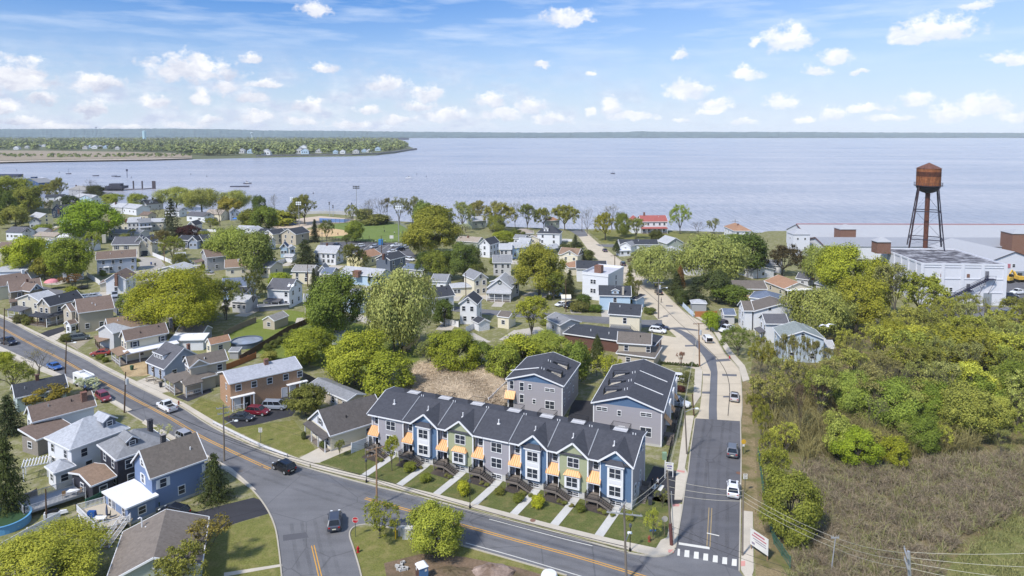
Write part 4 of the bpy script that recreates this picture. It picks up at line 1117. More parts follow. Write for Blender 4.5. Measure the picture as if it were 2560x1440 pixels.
for i in range(7):
 u0,u1=US[i],US[i+1];um=u0+1.95;kd=KIND[i];wm_=WALLM[kd];uc=(um+u1)/2
 mb=MB()
 mb.face([(u0,EN,ZF),(um,EN,ZF),(um,EN,ZE),(u0,EN,ZE)])
 mb.face([(um,EN,ZF),(um,0,ZF),(um,0,ZE),(um,EN,ZE)])
 if i==0:mb.face([(u0,VB,ZF),(u0,EN,ZF),(u0,EN,ZE),(u0,VR,ZR-.1),(u0,VB,ZR-.3)])
 lp('entry_wall',mb,TGREY)
 mb=MB();mb.face([(um,0,ZF),(u1,0,ZF),(u1,0,ZE),(um,0,ZE)])
 if i<6:mb.face([(u1,0,ZF),(u1,EN,ZF),(u1,EN,ZE),(u1,0,ZE)])
 if kd!='grey':mb.face([(um,0,ZE),(u1,0,ZE),(uc,0,ZE+2.1)])
 lp('front_wall',mb,wm_)
 mb=MB();mb.face([(um,.03,0),(u1,.03,0),(u1,.03,ZF),(um,.03,ZF)]);mb.face([(u0,EN+.03,0),(um,EN+.03,0),(um,EN+.03,ZF),(u0,EN+.03,ZF)])
 mb.face([(um,EN,0),(um,.03,0),(um,.03,ZF),(um,EN,ZF)])
 lp('foundation',mb,TFND)
 for uu in(um,u1):mb=MB();mb.box(uu-.09,uu+.09,-.05,.02,ZF,ZE);lp('corner_board',mb,WHITE)
 mb=MB();mb.box(u0+.02,u0+.18,EN-.06,EN,ZF,ZE);lp('corner_board',mb,WHITE)
 mb=MB();mb.tube([(u1-.02 if i==6 else u1+.12,-.1,ZE-.1),(u1-.02 if i==6 else u1+.12,-.1,.3)],.055,6);lp('downpipe',mb,WHITE)
 if kd=='grey':
  lwin(uc,0,5.95,1.75,1.65);lwin(uc,0,3.1,1.75,1.65)
 elif kd=='green':
  lwin(uc,0,6.05,1.75,1.6)
  mb=MB();mb.box(uc-1.2,uc+1.2,-.6,0,1.75,4.05);lp('bay',mb,WHITE)
  lwin(uc,-.6,2.95,1.7,1.6)
  mb=MB();mb.hexa([(uc-1.4,-.8,4.06),(uc+1.4,-.8,4.06),(uc+1.4,0,4.06),(uc-1.4,0,4.06),(uc-.95,-.12,4.72),(uc+.95,-.12,4.72),(uc+.95,0,4.72),(uc-.95,0,4.72)]);lp('bay_roof',mb,COPPER)
 else:
  mb=MB();mb.box(uc-1.2,uc+1.2,-.6,0,1.75,7.15);mb.box(uc-1.42,uc+1.42,-.82,0,7.15,7.36);lp('bay',mb,WHITE)
  mb=MB();mb.hexa([(uc-1.42,-.82,7.37),(uc+1.42,-.82,7.37),(uc+1.42,0,7.37),(uc-1.42,0,7.37),(uc-.95,-.1,7.95),(uc+.95,-.1,7.95),(uc+.95,0,7.95),(uc-.95,0,7.95)]);lp('bay_roof',mb,TROOF)
  lwin(uc,-.6,6.0,1.7,1.6);lwin(uc,-.6,3.0,1.7,1.6)
  mb=MB();mb.box(uc-.9,uc+.9,-.63,-.6,4.2,4.8);lp('bay_panel',mb,mat('bay panel',rgb(228,228,232,K),'plain',.5,.03))
 lwin(uc,.03,.66,1.7,.62)
 lwin((u0+um)/2+.1,EN,6.1,.72,1.5,'near grid')
 mb=MB();ud=um-.68;mb.box(ud-.47,ud+.47,EN-.05,EN,1.28,3.35);d_=lp('door',mb,DOORM)
 mb=MB();mb.box(ud-.6,ud-.47,EN-.09,EN,1.25,3.5);mb.box(ud+.47,ud+.6,EN-.09,EN,1.25,3.5);mb.box(ud-.6,ud+.6,EN-.09,EN,3.35,3.52);lp('door_frame',mb,WHITE)
 mb=MB();mb.box(ud+.3,ud+.36,EN-.12,EN-.05,2.2,2.32);link('handle',mb.mesh('handle',STEEL),d_)
 if i in(1,4,5):
  mb=MB()
  for q in range(12):
   t0,t1=q*math.pi/6,(q+1)*math.pi/6
   mb.beam((ud+.22*math.cos(t0),EN-.1,2.75+.22*math.sin(t0)),(ud+.22*math.cos(t1),EN-.1,2.75+.22*math.sin(t1)),.1,.09)
  o=solo('wreath',['','brown wreath hanging on the black door of the leftmost blue townhouse','','','white wreath on the door of the middle blue townhouse','pale round wreath on the door of the right green townhouse'][i],'wreath',MB(),BLACK,TW(ud,EN-.1,2.75),TYAW,'wreaths on the townhouse doors')
  me=mb.mesh('wreath',mat('wreath white',rgb(214,206,196,K))if i!=1 else mat('wreath brown',rgb(168,120,84,K)))
  me.transform(Matrix.Translation((-ud,-(EN-.1),-2.75)));o.data=me
 mb=MB();y0,y1=EN,-.55
 A_=[(u0-.05,y1,3.62),(um+.15,y1,3.62),(um+.02,y0,4.95),(u0+.02,y0,4.95)]
 mb.face(A_);mb.face([(p[0],p[1],p[2]-.1)for p in reversed(A_)])
 for k_ in range(4):
  p,q_=A_[k_],A_[(k_+1)%4];mb.face([(p[0],p[1],p[2]-.1),(q_[0],q_[1],q_[2]-.1),q_,p])
 for k_ in range(6):
  t=k_/5;p=Vector(A_[0]).lerp(Vector(A_[1]),t);q_=Vector(A_[3]).lerp(Vector(A_[2]),t);mb.beam(p+Vector((0,0,.03)),q_+Vector((0,0,.03)),.05,.06)
 lp('awning',mb,COPPER)
 mb=MB();mb.box(u0-.02,um+.12,y1+.02,y1+.12,3.36,3.52);mb.box(u0+.03,u0+.15,y1+.03,y1+.15,ZF,3.4);lp('awning_frame',mb,WHITE)
 mb=MB();s0,s1,w0,w1=u0+.05,um+.15,-1.5,EN
 mb.box(s0,s1,w0,w1,1.1,1.26);mb.box(s0,s1,w0-.03,w0+.02,.88,1.12)
 for(x,y_)in((s0+.1,w0+.1),(s1-.1,w0+.1)):mb.box(x-.07,x+.07,y_-.07,y_+.07,0,1.1)
 st_=lp('stoop',mb,DARKW)
 mb=MB()
 for k_ in range(7):
  x=s1+k_*.29;z=1.2-(k_+1)*.165
  mb.box(x,x+.32,w0+.02,w0+1.12,z-.06,z);mb.box(x,x+.03,w0+.04,w0+1.1,z-.01,z+.15)
 for y_ in(w0,w0+1.14):mb.beam((s1,y_,1.0),(s1+2.1,y_,-.1),.05,.3)
 link('stairs',mb.mesh('stairs',DARKW),st_)
 mb=MB()
 def rail_(p,q_,n):
  for dz in(.12,.92):mb.beam((p[0],p[1],p[2]+dz),(q_[0],q_[1],q_[2]+dz),.05,.05)
  for k_ in range(n+1):
   c=Vector(p).lerp(Vector(q_),k_/n);mb.box(c.x-.015,c.x+.015,c.y-.015,c.y+.015,c.z+.1,c.z+.92)
 rail_((s0,w0,1.26),(s1,w0,1.26),16);rail_((s0,w0,1.26),(s0,EN,1.26),14);rail_((s1,w0+1.14,1.26),(s1,-.05,1.26),8)
 rail_((s1,w0,1.26),(s1+2.1,w0,.1),14);rail_((s1,w0+1.14,1.26),(s1+2.1,w0+1.14,.1),14)
 for(x,y_)in((s0,w0),(s1,w0),(s1,w0+1.14)):mb.box(x-.04,x+.04,y_-.04,y_+.04,1.2,2.3)
 link('railing',mb.mesh('railing',BLACK),st_)
mb=MB();o_=.3
def slabface(mb,P,t=.16):
 P=[Vector(p)for p in P];mb.face(P);mb.face([p-Vector((0,0,t))for p in reversed(P)])
 for i in range(len(P)):mb.face([P[i]-Vector((0,0,t)),P[(i+1)%len(P)]-Vector((0,0,t)),P[(i+1)%len(P)],P[i]])
zs_=(ZR-ZE)/VR
slabface(mb,[(-o_,-.3,ZE+.05),(TL+.25,-.3,ZE+.05),(TL+.25,VR,ZR+.17),(-o_,VR,ZR+.17)])
slabface(mb,[(-o_,VR,ZR+.17),(TL+.25,VR,ZR+.17),(TL+.25,VB+.3,ZR-.2),(-o_,VB+.3,ZR-.2)])
lp('roof',mb,TROOF)
for i in range(7):
 if KIND[i]=='grey':continue
 u0,u1=US[i],US[i+1];um=u0+1.95;uc=(um+u1)/2;zp=ZE+2.15;vv=5.35
 mb=MB()
 slabface(mb,[(um-.35,-.42,ZE-.03),(uc,-.42,zp+.12),(uc,vv,zp+.14),(um-.35,.12,ZE+.12)],.14)
 slabface(mb,[(uc,-.42,zp+.12),(u1+.3,-.42,ZE-.03),(u1+.3,.12,ZE+.12),(uc,vv,zp+.14)],.14)
 dr=lp('gable_roof',mb,TROOF)
 mb=MB()
 for s,ue in((-1,um-.35),(1,u1+.3)):mb.beam((ue,-.47,ZE-.12),(uc,-.47,zp+.03),.1,.28)
 link('rake_board',mb.mesh('rake_board',WHITE),dr)
 if KIND[i]=='blue':
  mb=MB();mb.face([(uc-1.1,-.03,ZE+.75),(uc+1.1,-.03,ZE+.75),(uc,-.03,ZE+1.75)]);link('gable_panel',mb.mesh('gable_panel',mat('blue gable shakes',rgb(112,146,178,K),'siding',.7,.1)),dr)
mb=MB()
for i in range(7):
 u0,u1=US[i],US[i+1]
 mb.beam((u0-.05,-.36,ZE-.05),(u0+2.0,-.36,ZE-.05),.1,.22)
 if KIND[i]=='grey':mb.beam((u0+1.9,-.36,ZE-.05),(u1+.1,-.36,ZE-.05),.1,.22)
for u in(-o_-.04,TL+.29):
 mb.beam((u,-.3,ZE-.02),(u,VR,ZR+.1),.09,.26);mb.beam((u,VR,ZR+.1),(u,VB+.3,ZR-.27),.09,.26)
lp('eave_trim',mb,WHITE)
for i in range(1,7):
 mb=MB();u=US[i];mb.beam((u,-.2,ZE+.16),(u,VR-.1,ZR+.2),.14,.1);lp('party_wall_strip',mb,STEEL)
for i in range(7):
 u=US[i]+3.3;z=ZE+.05+(ZR-ZE)*(2.9+.3)/5.9+.1
 mb=MB();mb.tube([(u,2.9,z-.2),(u,2.9,z+.85)],.1,8);mb.box(u-.22,u+.22,2.7,3.1,z-.1,z+.06);lp('vent_pipe',mb,WHITE)
mb=MB();mb.face([(TL,0,ZF),(TL,VB,ZF),(TL,VB,ZE),(TL,0,ZE)]);lp('end_wall',mb,TGREY)
mb=MB();mb.face([(TL,0,ZE),(TL,VB,ZE),(TL,VB,ZR-.3),(TL,VR,ZR),]);lp('end_gable',mb,TBLUE)
mb=MB();mb.face([(TL,.03,-.1),(TL,VB,-.1),(TL,VB,ZF),(TL,.03,ZF)]);lp('end_foundation',mb,TFND)
mb=MB();mb.face([(TL,VB,-.1),(0,VB,-.1),(0,VB,ZR-.3),(TL,VB,ZR-.3)]);mb.face([(0,VB,-.1),(0,EN,-.1),(0,EN,ZF),(0,VB,ZF)]);lp('back_wall',mb,TGREY)
for(v,z,w,h)in((1.9,2.6,.9,1.6),(5.2,3.3,.55,1.5),(1.5,7.15,1.1,.6),(4.3,7.6,.5,1.1),(6.9,7.5,1.0,.9)):
 fr,pane=win_mesh(w,h,'near grid');o=link('window',fr,row,(TL,v,z),math.pi/2);link('pane',pane,o)
mb=MB();mb.box(TL,TL+.25,3.0,3.6,.9,2.3);mb.box(TL,TL+.2,3.9,4.2,2.0,2.6);lp('meter_box',mb,mat('meter grey',rgb(206,210,214,K)))
for bx in((TL-.08,TL+.06,-.06,.1,.2,ZE),(TL-.1,TL+.06,VB-.1,VB+.06,.2,ZR-.5)):mb=MB();mb.box(*bx);lp('corner_board',mb,WHITE)
for i,u in enumerate([4.6,11.0,17.4,24.3,30.2,35.6,42.6]):
 mb=MB()
 for(p,q_)in(((u-1.3,VR+.6),(u+1.6,VR+.6)),((u+1.6,VR+.6),(u+1.6,VB)),((u-1.3,VR+.6),(u-1.3,VB)),((u-1.3,VB),(u+1.6,VB))):
  mb.beam((*p,ZR+.8),(*q_,ZR+.8),.04,.05)
  n=int((Vector(p)-Vector(q_)).length/.17)
  for k_ in range(n+1):
   c=Vector(p).lerp(Vector(q_),k_/n);mb.box(c.x-.009,c.x+.009,c.y-.009,c.y+.009,ZR-.2,ZR+.8)
 lp('terrace_railing',mb,BLACK)
 mb=MB();mb.box(u-.9,u+1.3,VR+.65,VB-.4,ZR-.1,ZR+.1);lp('terrace_floor',mb,mat('terrace white',rgb(222,220,222,K)))
 mb=MB()
 for s in(-.15,.25):mb.tube([(u+2.6+s,VR+.25,ZR-.1),(u+2.6+s,VR+.25,ZR+.45)],.08,6)
 lp('vent_pair',mb,WHITE)
mb=MB()
mb.box(TL+.1,TL+1.5,4.4,5.9,1.0,1.15)
for k_ in range(7):mb.box(TL+.3,TL+1.4,4.3-k_*.3,4.65-k_*.3,1.0-k_*.16-.06,1.0-k_*.16)
for(x,y_)in((TL+1.45,4.45),(TL+1.45,5.85),(TL+.2,5.85)):mb.box(x-.06,x+.06,y_-.06,y_+.06,0,2.1)
mb.box(TL+1.42,TL+1.47,4.4,5.9,1.2,2.0);mb.box(TL+.1,TL+1.5,5.85,5.9,1.2,2.0)
lp('side_stair',mb,DARKW)
for i in range(7):
 u0=US[i];um=u0+1.95;s1=um+.15+2.1;u1=US[i+1]
 mb=MB();P_=[TW(s1-.1,-1.6),TW(s1+1.15,-1.6),TW(s1+1.15-.55,-8.3),TW(s1-.1-.55,-8.3)]
 q_=[TW(s1-.1,.0),TW(s1+1.15,0.0)]
 mb.poly([(p.x,p.y,.05)for p in(P_[3],P_[2],P_[1],q_[1],q_[0],P_[0])])
 structure('garden_path',mb,mat('path concrete',rgb(204,202,198,.82),'concrete',.9),'concrete path to a townhouse stair','path')
 mb=MB();mb.poly([(p.x,p.y,.03)for p in(TW(um-1.9,-2.6),TW(s1-.3,-3.0),TW(s1-.1,-.05),TW(um-1.8,.6))])
 structure('garden_bed',mb,MULCH,'dark mulch bed beside a townhouse stair','garden bed')
GL2=mat('fresh lawn',rgb(102,110,58,.78),'grass',.95,c2=rgb(138,128,82,.78),spec=.1)
mb=MB();mb.poly([(p.x,p.y,.012)for p in gl([(800,1156),(905,1112),(935,1122)])+[TW(0,.7),TW(TL,.6),TW(TL+2.2,5)]+gl([(1660,1235),(1679,1262),(1674,1345),(1650,1354),(1640,1372),(1540,1351),(1402,1317.7),(1280,1285.7),(1092,1236.8),(945,1201.6)])])
structure('front_gardens',mb,GL2,'small front lawns of the townhouses','lawn')
def rear_block(label,A,B,D,h,rise,flip):
 H=house(label,A,B,D,h,'g',rise,TGREY,TROOF,cat='townhouses',name='townhouse_block',gable=TBLUE,win=(0,0,0),base=.5,attic=False,yaw=-19)
 T,L,Dp=H.T,H.L,H.D
 ny=-H.y;nx=H.x
 def W2(u,z,w,hh,st='near grid'):window(H.root,T(u,.34,z),ny,w,hh,st)
 if not flip:
  W2(1.2,5.9,.75,1.7);W2(3.3,5.8,.8,1.7);W2(5.0,5.9,.6,1.0);W2(9.1,5.8,1.9,.6,'near double grid')
  W2(3.3,3.2,.8,1.7);W2(5.9,2.9,.6,.9);W2(9.1,2.6,1.8,1.6,'near double grid')
  for k_ in range(5):window(H.root,T(L-.34,1.5+k_*2.4,5.9),nx,.7,1.2,'near grid')
  for k_ in range(3):window(H.root,T(L-.34,1.8+k_*3.6,3.0),nx,.7,1.3,'near grid')
 else:
  W2(1.9,6.0,1.9,.65,'near double grid');W2(5.1,5.6,.6,.95);W2(9.9,6.0,1.9,.65,'near double grid')
  W2(5.6,2.3,1.0,1.4);W2(9.9,2.6,1.9,1.7,'near double grid')
 for u in(.4,L-.4):mb=MB();mb.box(u-.1,u+.1,.27,.36,.2,h-.1,T);part('corner_board',mb,WHITE,H.root)
 sl=-1 if flip else 1
 for k_ in range(3 if flip else 2):
  v0=3.0+k_*(4.6 if flip else 4.9);uu=L/2+sl*L*.24
  zc=h+rise*(1-abs(uu/(L/2)-1))+.16
  mb=MB();e=uu+sl*1.75;zz=h+rise*(1-abs(e/(L/2)-1))+.2
  e3=uu-sl*.5;z3=h+rise*(1-abs(e3/(L/2)-1))+.16;pp=[T(e,v0+.1,zz-.02),T(e,v0+1.6,zz-.02),T(e3,v0+1.15,z3+.03),T(e3,v0+.75,z3+.03)];mb.face(pp if sl<0 else pp[::-1]);mb.face(pp if sl>0 else pp[::-1]);part('terrace_floor',mb,mat('terrace floor',rgb(240,228,208,K)),H.root)
  mb=MB();e4=uu-sl*1.5;z4=h+rise*(1-abs(e4/(L/2)-1))+.18;q4=[T(e3,v0+.5,z3+.02),T(e3,v0+1.5,z3+.02),T(e4,v0+1.5,z4+.02),T(e4,v0+.5,z4+.02)];mb.face(q4 if sl<0 else q4[::-1]);mb.face(q4 if sl>0 else q4[::-1]);part('terrace_well_panel',mb,BLACK,H.root)  # flat black panel standing in for the dark terrace well and rails
  mb=MB();e2=uu-sl*.9
  zz2=h+rise*(1-abs(e2/(L/2)-1))+.2
  for dv in(.1,1.6):mb.beam(T(e,v0+dv,zz+1.0),T(e2,v0+dv,zz2+.5),.06,.06);mb.beam(T(e,v0+dv,zz),T(e,v0+dv,zz+1.0),.06,.06)
  mb.beam(T(e,v0+.1,zz+1.0),T(e,v0+1.6,zz+1.0),.06,.06)
  mb.hexa([T(e-.03,v0+.1,zz),T(e+.03,v0+.1,zz),T(e+.03,v0+1.6,zz),T(e-.03,v0+1.6,zz),T(e-.03,v0+.1,zz+1),T(e+.03,v0+.1,zz+1),T(e+.03,v0+1.6,zz+1),T(e-.03,v0+1.6,zz+1)])
  part('terrace_railing',mb,BLACK,H.root)
  mb=MB()
  for du in(0,.5):q=T(L/2+sl*(.5+du),v0+.4,h+rise*(1-(.5+du)/(L/2))+.1);mb.tube([q,q+Vector((0,0,.5))],.07,6)
  part('vent_pair',mb,WHITE,H.root)
 return H
T2=rear_block('grey townhouse block with blue gable and roof terraces standing alone behind the row',(1264,949),(1411,965),14.0,7.0,1.9,False)
mb=MB();A_=[T2.T(-.1,-.6,3.2),T2.T(2.0,-.6,3.2),T2.T(2.0,.34,4.6),T2.T(-.1,.34,4.6)];slabface(mb,A_,.1);part('awning',mb,COPPER,T2.root)
T2.door(1.1,1.0)
mb=MB();mb.beam(T2.T(0,3.2,7.9),T2.T(T2.L/2,3.2,9.2),.1,.16);part('party_wall_strip',mb,WHITE,T2.root)
T3=rear_block('grey townhouse block with blue gable and copper awnings facing the side road',(1478,1008),(1660,1029),21.0,7.0,2.2,True)
for k_ in range(3):
 mb=MB();v=3.2+6.0*k_;A_=[T3.T(T3.L+1.0,v,3.3),T3.T(T3.L+1.0,v+2.0,3.3),T3.T(T3.L-.3,v+2.0,4.7),T3.T(T3.L-.3,v,4.7)]
 slabface(mb,A_,.1);part('awning',mb,COPPER,T3.root)
 mb=MB();mb.box(T3.L-.3,T3.L+.5,v+2.6,v+4.8,2.0,6.6,T3.T);part('bay',mb,WHITE,T3.root)
 mb=MB();mb.box(T3.L-.3,T3.L+1.6,v,v+1.6,.9,1.1,T3.T)
 for q in range(6):mb.box(T3.L+.4,T3.L+1.6,v-.3-q*.3,v-q*.3,.85-q*.15,.92-q*.15,T3.T)
 part('stoop',mb,DARKW,T3.root)
 mb=MB()
 for vv in(v,v+1.6):mb.beam(T3.T(T3.L+1.6,vv,1.1),T3.T(T3.L+1.6,vv,2.1),.06,.06)
 mb.beam(T3.T(T3.L+1.6,v,2.1),T3.T(T3.L+1.6,v+1.6,2.1),.05,.05);mb.beam(T3.T(T3.L+1.6,v,2.0),T3.T(T3.L+1.6,v-1.8,.9),.05,.05)
 part('railing',mb,BLACK,T3.root)
for k_ in range(2):
 mb=MB();v=7.0+7.0*k_;mb.beam(T3.T(T3.L/2+.2,v,9.3),T3.T(T3.L*.93,v,7.55),.14,.12);part('party_wall_strip',mb,WHITE,T3.root)
WW=mat('white painted wall',rgb(222,224,232,K),'plain',.7,.07)
WROOF=mat('pale metal roof',rgb(182,184,190,K),'seam',.6,.08,c2=rgb(170,172,182,K))
WROOF2=mat('grey metal roof',rgb(160,163,172,K),'seam',.6,.08,c2=rgb(150,152,164,K))
TARR=mat('worn tar roof',rgb(86,84,92,.8),'dirt',.9,c2=rgb(176,176,184,.8))
RBRK=mat('red brown brick',rgb(134,88,66,.85),'brick')
REDT=mat('red ridge cap',rgb(190,110,110,.8))
Wc=House('large white three storey warehouse with a worn dark flat roof beneath the water tower',G((2410,700),10),-.08,'warehouse','white_warehouse')
Wc.block((2306,662),(2514,665),29.0,13.0,'f',0,WW,TARR,oh=.05,win=(0,0,0))
T,L,Dp=Wc.T,Wc.L,Wc.D
mb=MB()
for u in(0,L*.25,L*.49,L*.73,L):mb.box(u-.5,u+.5,-.25,.05,0,13.6,T)
for z in(4.2,8.6,12.4):mb.box(0,L,-.12,.05,z-.15,z+.15,T)
for v in(4,9,14,19,24):mb.box(-.25,.05,v-.5,v+.5,0,13.6,T)
part('pilasters',mb,WW,Wc.root)
mb=MB()
for(p,q)in(((0,0),(L,0)),((L,0),(L,Dp)),((0,Dp),(0,0)),((L,Dp),(0,Dp))):mb.beam(T(*p,13.35),T(*q,13.35),.3,.55)
part('parapet',mb,WW,Wc.root)
for(u,z,w,hh)in((6.2,9.0,.9,1.2),(14.4,9.0,.9,1.2)):
 mb=MB();mb.box(u-w/2,u+w/2,-.05,.1,z,z+hh,T);part('vent_window',mb,RBRK,Wc.root)
for(u,z)in((4.2,5.0),(9.2,5.0)):window(Wc.root,T(u,0,z),-Wc.y,.9,1.2)
mb=MB();mb.box(18.3,21.9,-.06,.1,0,4.0,T);part('garage_door',mb,mat('roller door',rgb(150,158,166,.8),'siding'),Wc.root)
mb=MB();mb.box(14.0,15.1,-.06,.1,5.0,7.0,T);mb.box(19.6,20.7,-.06,.1,8.9,11.2,T);part('door',mb,mat('door grey',rgb(120,120,128,.8)),Wc.root)
mb=MB()
for y_ in(-.3,-1.4):
 mb.beam(T(20.3,y_,8.9),T(4.6,y_,.1),.12,.3);mb.beam(T(20.3,y_,9.9),T(4.6,y_,1.1),.07,.07)
for k_ in range(30):c=T(20.3-k_*.54,-.85,8.8-k_*.302);mb.box(c.x-.15,c.x+.15,c.y-.55,c.y+.55,c.z,c.z+.05)
mb.box(19.2,22.2,-1.4,-.1,8.7,8.85,T);mb.box(13.4,15.6,-1.5,-.1,4.8,4.95,T)
for(u,z)in((22.1,8.8),(19.4,8.8)):mb.beam(T(u,-1.4,z),T(u-1.4,-.1,z-5),.1,.1);mb.beam(T(u,-1.4,z),T(u,-1.4,z+1.1),.07,.07)
mb.beam(T(19.2,-1.4,9.9),T(22.2,-1.4,9.9),.07,.07)
part('fire_stair',mb,mat('dark steel stair',(.02,.022,.05,1)),Wc.root)
mb=MB();mb.box(1.5,9,21,27.5,13.02,13.12,T);part("roof_patch",mb,WROOF,Wc.root)
Hx=House('brown brick stair head with a white pyramid roof at the warehouse roof corner',G((2212,625),12),0,'roof turret','roof_turret')
Hx.block((2193,606),(2231,606),4.6,17.0,'h',1.5,RBRK,WROOF,oh=.3,z0=12.9,win=(0,0,0),trim=None)
W1=House('very long low white warehouse with pale metal roof along the shore',G((2300,595),6),-.01,'warehouse','long_warehouse')
W1.block((2018,594),(2900,596),26,6.5,'p',4.5,WW,WROOF,oh=.3,win=(0,0,0),rows=[3],trim=None)
mb=MB();mb.beam(W1.T(0,13,11.25),W1.T(W1.L,13,11.25),.8,.2);part('ridge_cap',mb,REDT,W1.root)
mb=MB();mb.beam(W1.T(-.1,0,6.6),W1.T(-.1,13,11.1),.3,.5);part('rake_board',mb,mat('dark rake',rgb(110,84,84,.8)),W1.root)
for(x0,x1,y_)in((2100,2143,574),):
 W1.block((x0,y_),(x1,y_),6.5,11.6,'h',1.9,RBRK,WROOF,oh=.3,z0=6.5,win=(0,0,0),trim=None,names=('cupola_wall','cupola_roof'))
Wb=House('second long white warehouse with a grey ridged roof before the shore warehouse',G((2300,612),5),-.01,'warehouse','middle_warehouse')
Wb.block((2062,617),(2900,619),20,5.6,'p',2.6,WW,WROOF2,oh=.3,win=(0,0,0),trim=None)
mb=MB();mb.beam(Wb.T(-.1,0,5.7),Wb.T(-.1,10,8.2),.25,.45);mb.beam(Wb.T(-.1,20,5.7),Wb.T(-.1,10,8.2),.25,.45);part('rake_board',mb,mat('dark rake',rgb(110,84,84,.8)),Wb.root)
Ws=House('white tapered hoist tower with a low pyramid roof at the warehouse end',G((2005,600),5),0,'tower','hoist_tower')
Ws.block((1983,587),(2027,587),7.5,9.5,'h',2.2,WW,WROOF,oh=.25,win=(2,1,1),rows=[3.5,7.6],trim=None,wsize=(.8,.9))
Wr=House('white gabled warehouse with a pale roof at the far right',G((2520,655),6),-.05,'warehouse','gabled_warehouse')
Wr.block((2474,655),(2600,653),34,7.2,'g',3.6,WW,WROOF,oh=.25,win=(0,0,0),trim=mat('dark roof edge',rgb(70,66,74,.8)))
mb=MB();mb.box(10.5,14.5,.1,.3,0,3.4,Wr.T);part('garage_door',mb,mat('roller door',rgb(150,158,166,.8),'siding'),Wr.root)
mb=MB();mb.box(7.3,8.6,.1,.3,4.8,6.3,Wr.T);part('vent_window',mb,mat('pink hatch',rgb(196,120,130,.8)),Wr.root);window(Wr.root,Wr.T(10,.25,5.6),-Wr.y,1.1,1.2)
Wt=House('tall brown brick stair tower rising behind the gabled warehouse',G((2555,620),8),0,'tower','brick_tower')
Wt.block((2531,585),(2600,586),9,12.5,'h',1.6,RBRK,WROOF,oh=.3,win=(0,0,0),trim=None)
Pt=G((2313,620),13.0);zb=13.0
tw=thing('water_tower','tall rusty water tower with a conical cap on dark steel legs','water tower',(Pt.x,Pt.y,zb))
RUST=mat('rusty tank steel',rgb(162,102,62,.95),'rust',.9,c2=rgb(118,62,38,.95));DST=mat('dark blue steel',rgb(52,50,66,.8),'plain',.7,.3)
px_m=mpp(Vector((Pt.x,Pt.y,28)))
ztank0=height_at(Pt,464);ztank1=height_at(Pt,421);zcone=height_at(Pt,406.5);zbowl=height_at(Pt,483);Rt=27*px_m
o_=Vector((Pt.x,Pt.y,0))
mb=MB();mb.lathe([(Rt,ztank0),(Rt,ztank1)],32,o_);part('tank',mb,RUST,tw,True)
mb=MB();mb.lathe([(Rt*.985,ztank1-2.9),(Rt*1.003,ztank1-2.9),(Rt*1.003,ztank1-1.2),(Rt*.985,ztank1-1.2)],32,o_);part('faded_band',mb,mat('rust band',rgb(104,58,42,.9),'rust',.9,c2=rgb(62,38,32,.9)),tw)
mb=MB();mb.lathe([(Rt*1.03,ztank1-.02),(Rt*1.03,ztank1+.08),(.05,zcone)],32,o_);part('cap',mb,mat('rusty cap',rgb(126,84,70,.9),'rust',.9,c2=rgb(100,66,58,.9)),tw)
mb=MB();mb.lathe([(.6,zbowl)]+[(Rt*math.sin(t),ztank0-(ztank0-zbowl)*math.cos(t))for t in np.linspace(.25,math.pi/2,8)],32,o_);part('bowl',mb,mat('dark bowl steel',rgb(56,58,62,.8),'plain',.7,.3),tw,True)
mb=MB();mb.lathe([(Rt*1.0,ztank0-.05),(Rt*1.17,ztank0-.05),(Rt*1.17,ztank0+.08),(Rt,ztank0+.08)],32,o_)
for q in range(24):
 t=2*math.pi*q/24;c=o_+Vector((Rt*1.15*math.cos(t),Rt*1.15*math.sin(t),ztank0));mb.beam(c,c+Vector((0,0,1.1)),.06,.06)
 t2=t+2*math.pi/24;c2=o_+Vector((Rt*1.15*math.cos(t2),Rt*1.15*math.sin(t2),ztank0));mb.beam(c+Vector((0,0,1.1)),c2+Vector((0,0,1.1)),.06,.06)
part('balcony',mb,DST,tw)
mb=MB();mb.tube([o_+Vector((0,0,zb)),o_+Vector((0,0,zbowl+.4))],.8,14);part('riser_pipe',mb,mat('riser rust',rgb(118,72,54,.9),'rust',.9,c2=rgb(84,52,46,.9)),tw,False)
legs=[]
Rb,Rtp=53*mpp(Pt),Rt*1.06
for q in range(4):
 t=math.radians(18+90*q);f_=lambda R_,z:o_+Vector((R_*math.cos(t),R_*math.sin(t),z))
 legs.append((f_(Rb,zb),f_(Rtp,ztank0)))
 mb=MB();mb.beam(f_(Rb,zb),f_(Rtp,ztank0),.4 if q in(0,2)else.28,.4 if q in(0,2)else.28)
 part('leg',mb,mat('rusty dark leg',rgb(66,50,56,.8),'plain',.8,.35)if q in(1,2)else DST,tw)
for fz in(.16,.60):
 mb=MB()
 for q in range(4):mb.beam(legs[q][0].lerp(legs[q][1],fz),legs[(q+1)%4][0].lerp(legs[(q+1)%4][1],fz),.28,.28)
 part('strut_ring',mb,DST,tw)
mb=MB()
for(f0,f1)in((.0,.16),(.16,.60),(.60,1.0)):
 for q in range(4):
  A_,B_=legs[q],legs[(q+1)%4]
  mb.beam(A_[0].lerp(A_[1],f0),B_[0].lerp(B_[1],f1),.05,.05);mb.beam(B_[0].lerp(B_[1],f0),A_[0].lerp(A_[1],f1),.05,.05)
part('cross_rods',mb,DST,tw)
def text_mb(body,size,ext=.02):
 cu=bpy.data.curves.new('t','FONT');cu.body=body;cu.size=size;cu.extrude=ext;cu.align_x='CENTER';cu.align_y='CENTER'
 ob=bpy.data.objects.new('t',cu);me=bpy.data.meshes.new_from_object(ob)
 bpy.data.objects.remove(ob);return me
sw=siding
W_=sw('white',234,236,242);CREAM=sw('cream',236,226,200);TAN=sw('tan',196,184,164);BEIGE=sw('beige',212,204,184);YEL=sw('pale yellow',232,220,164)
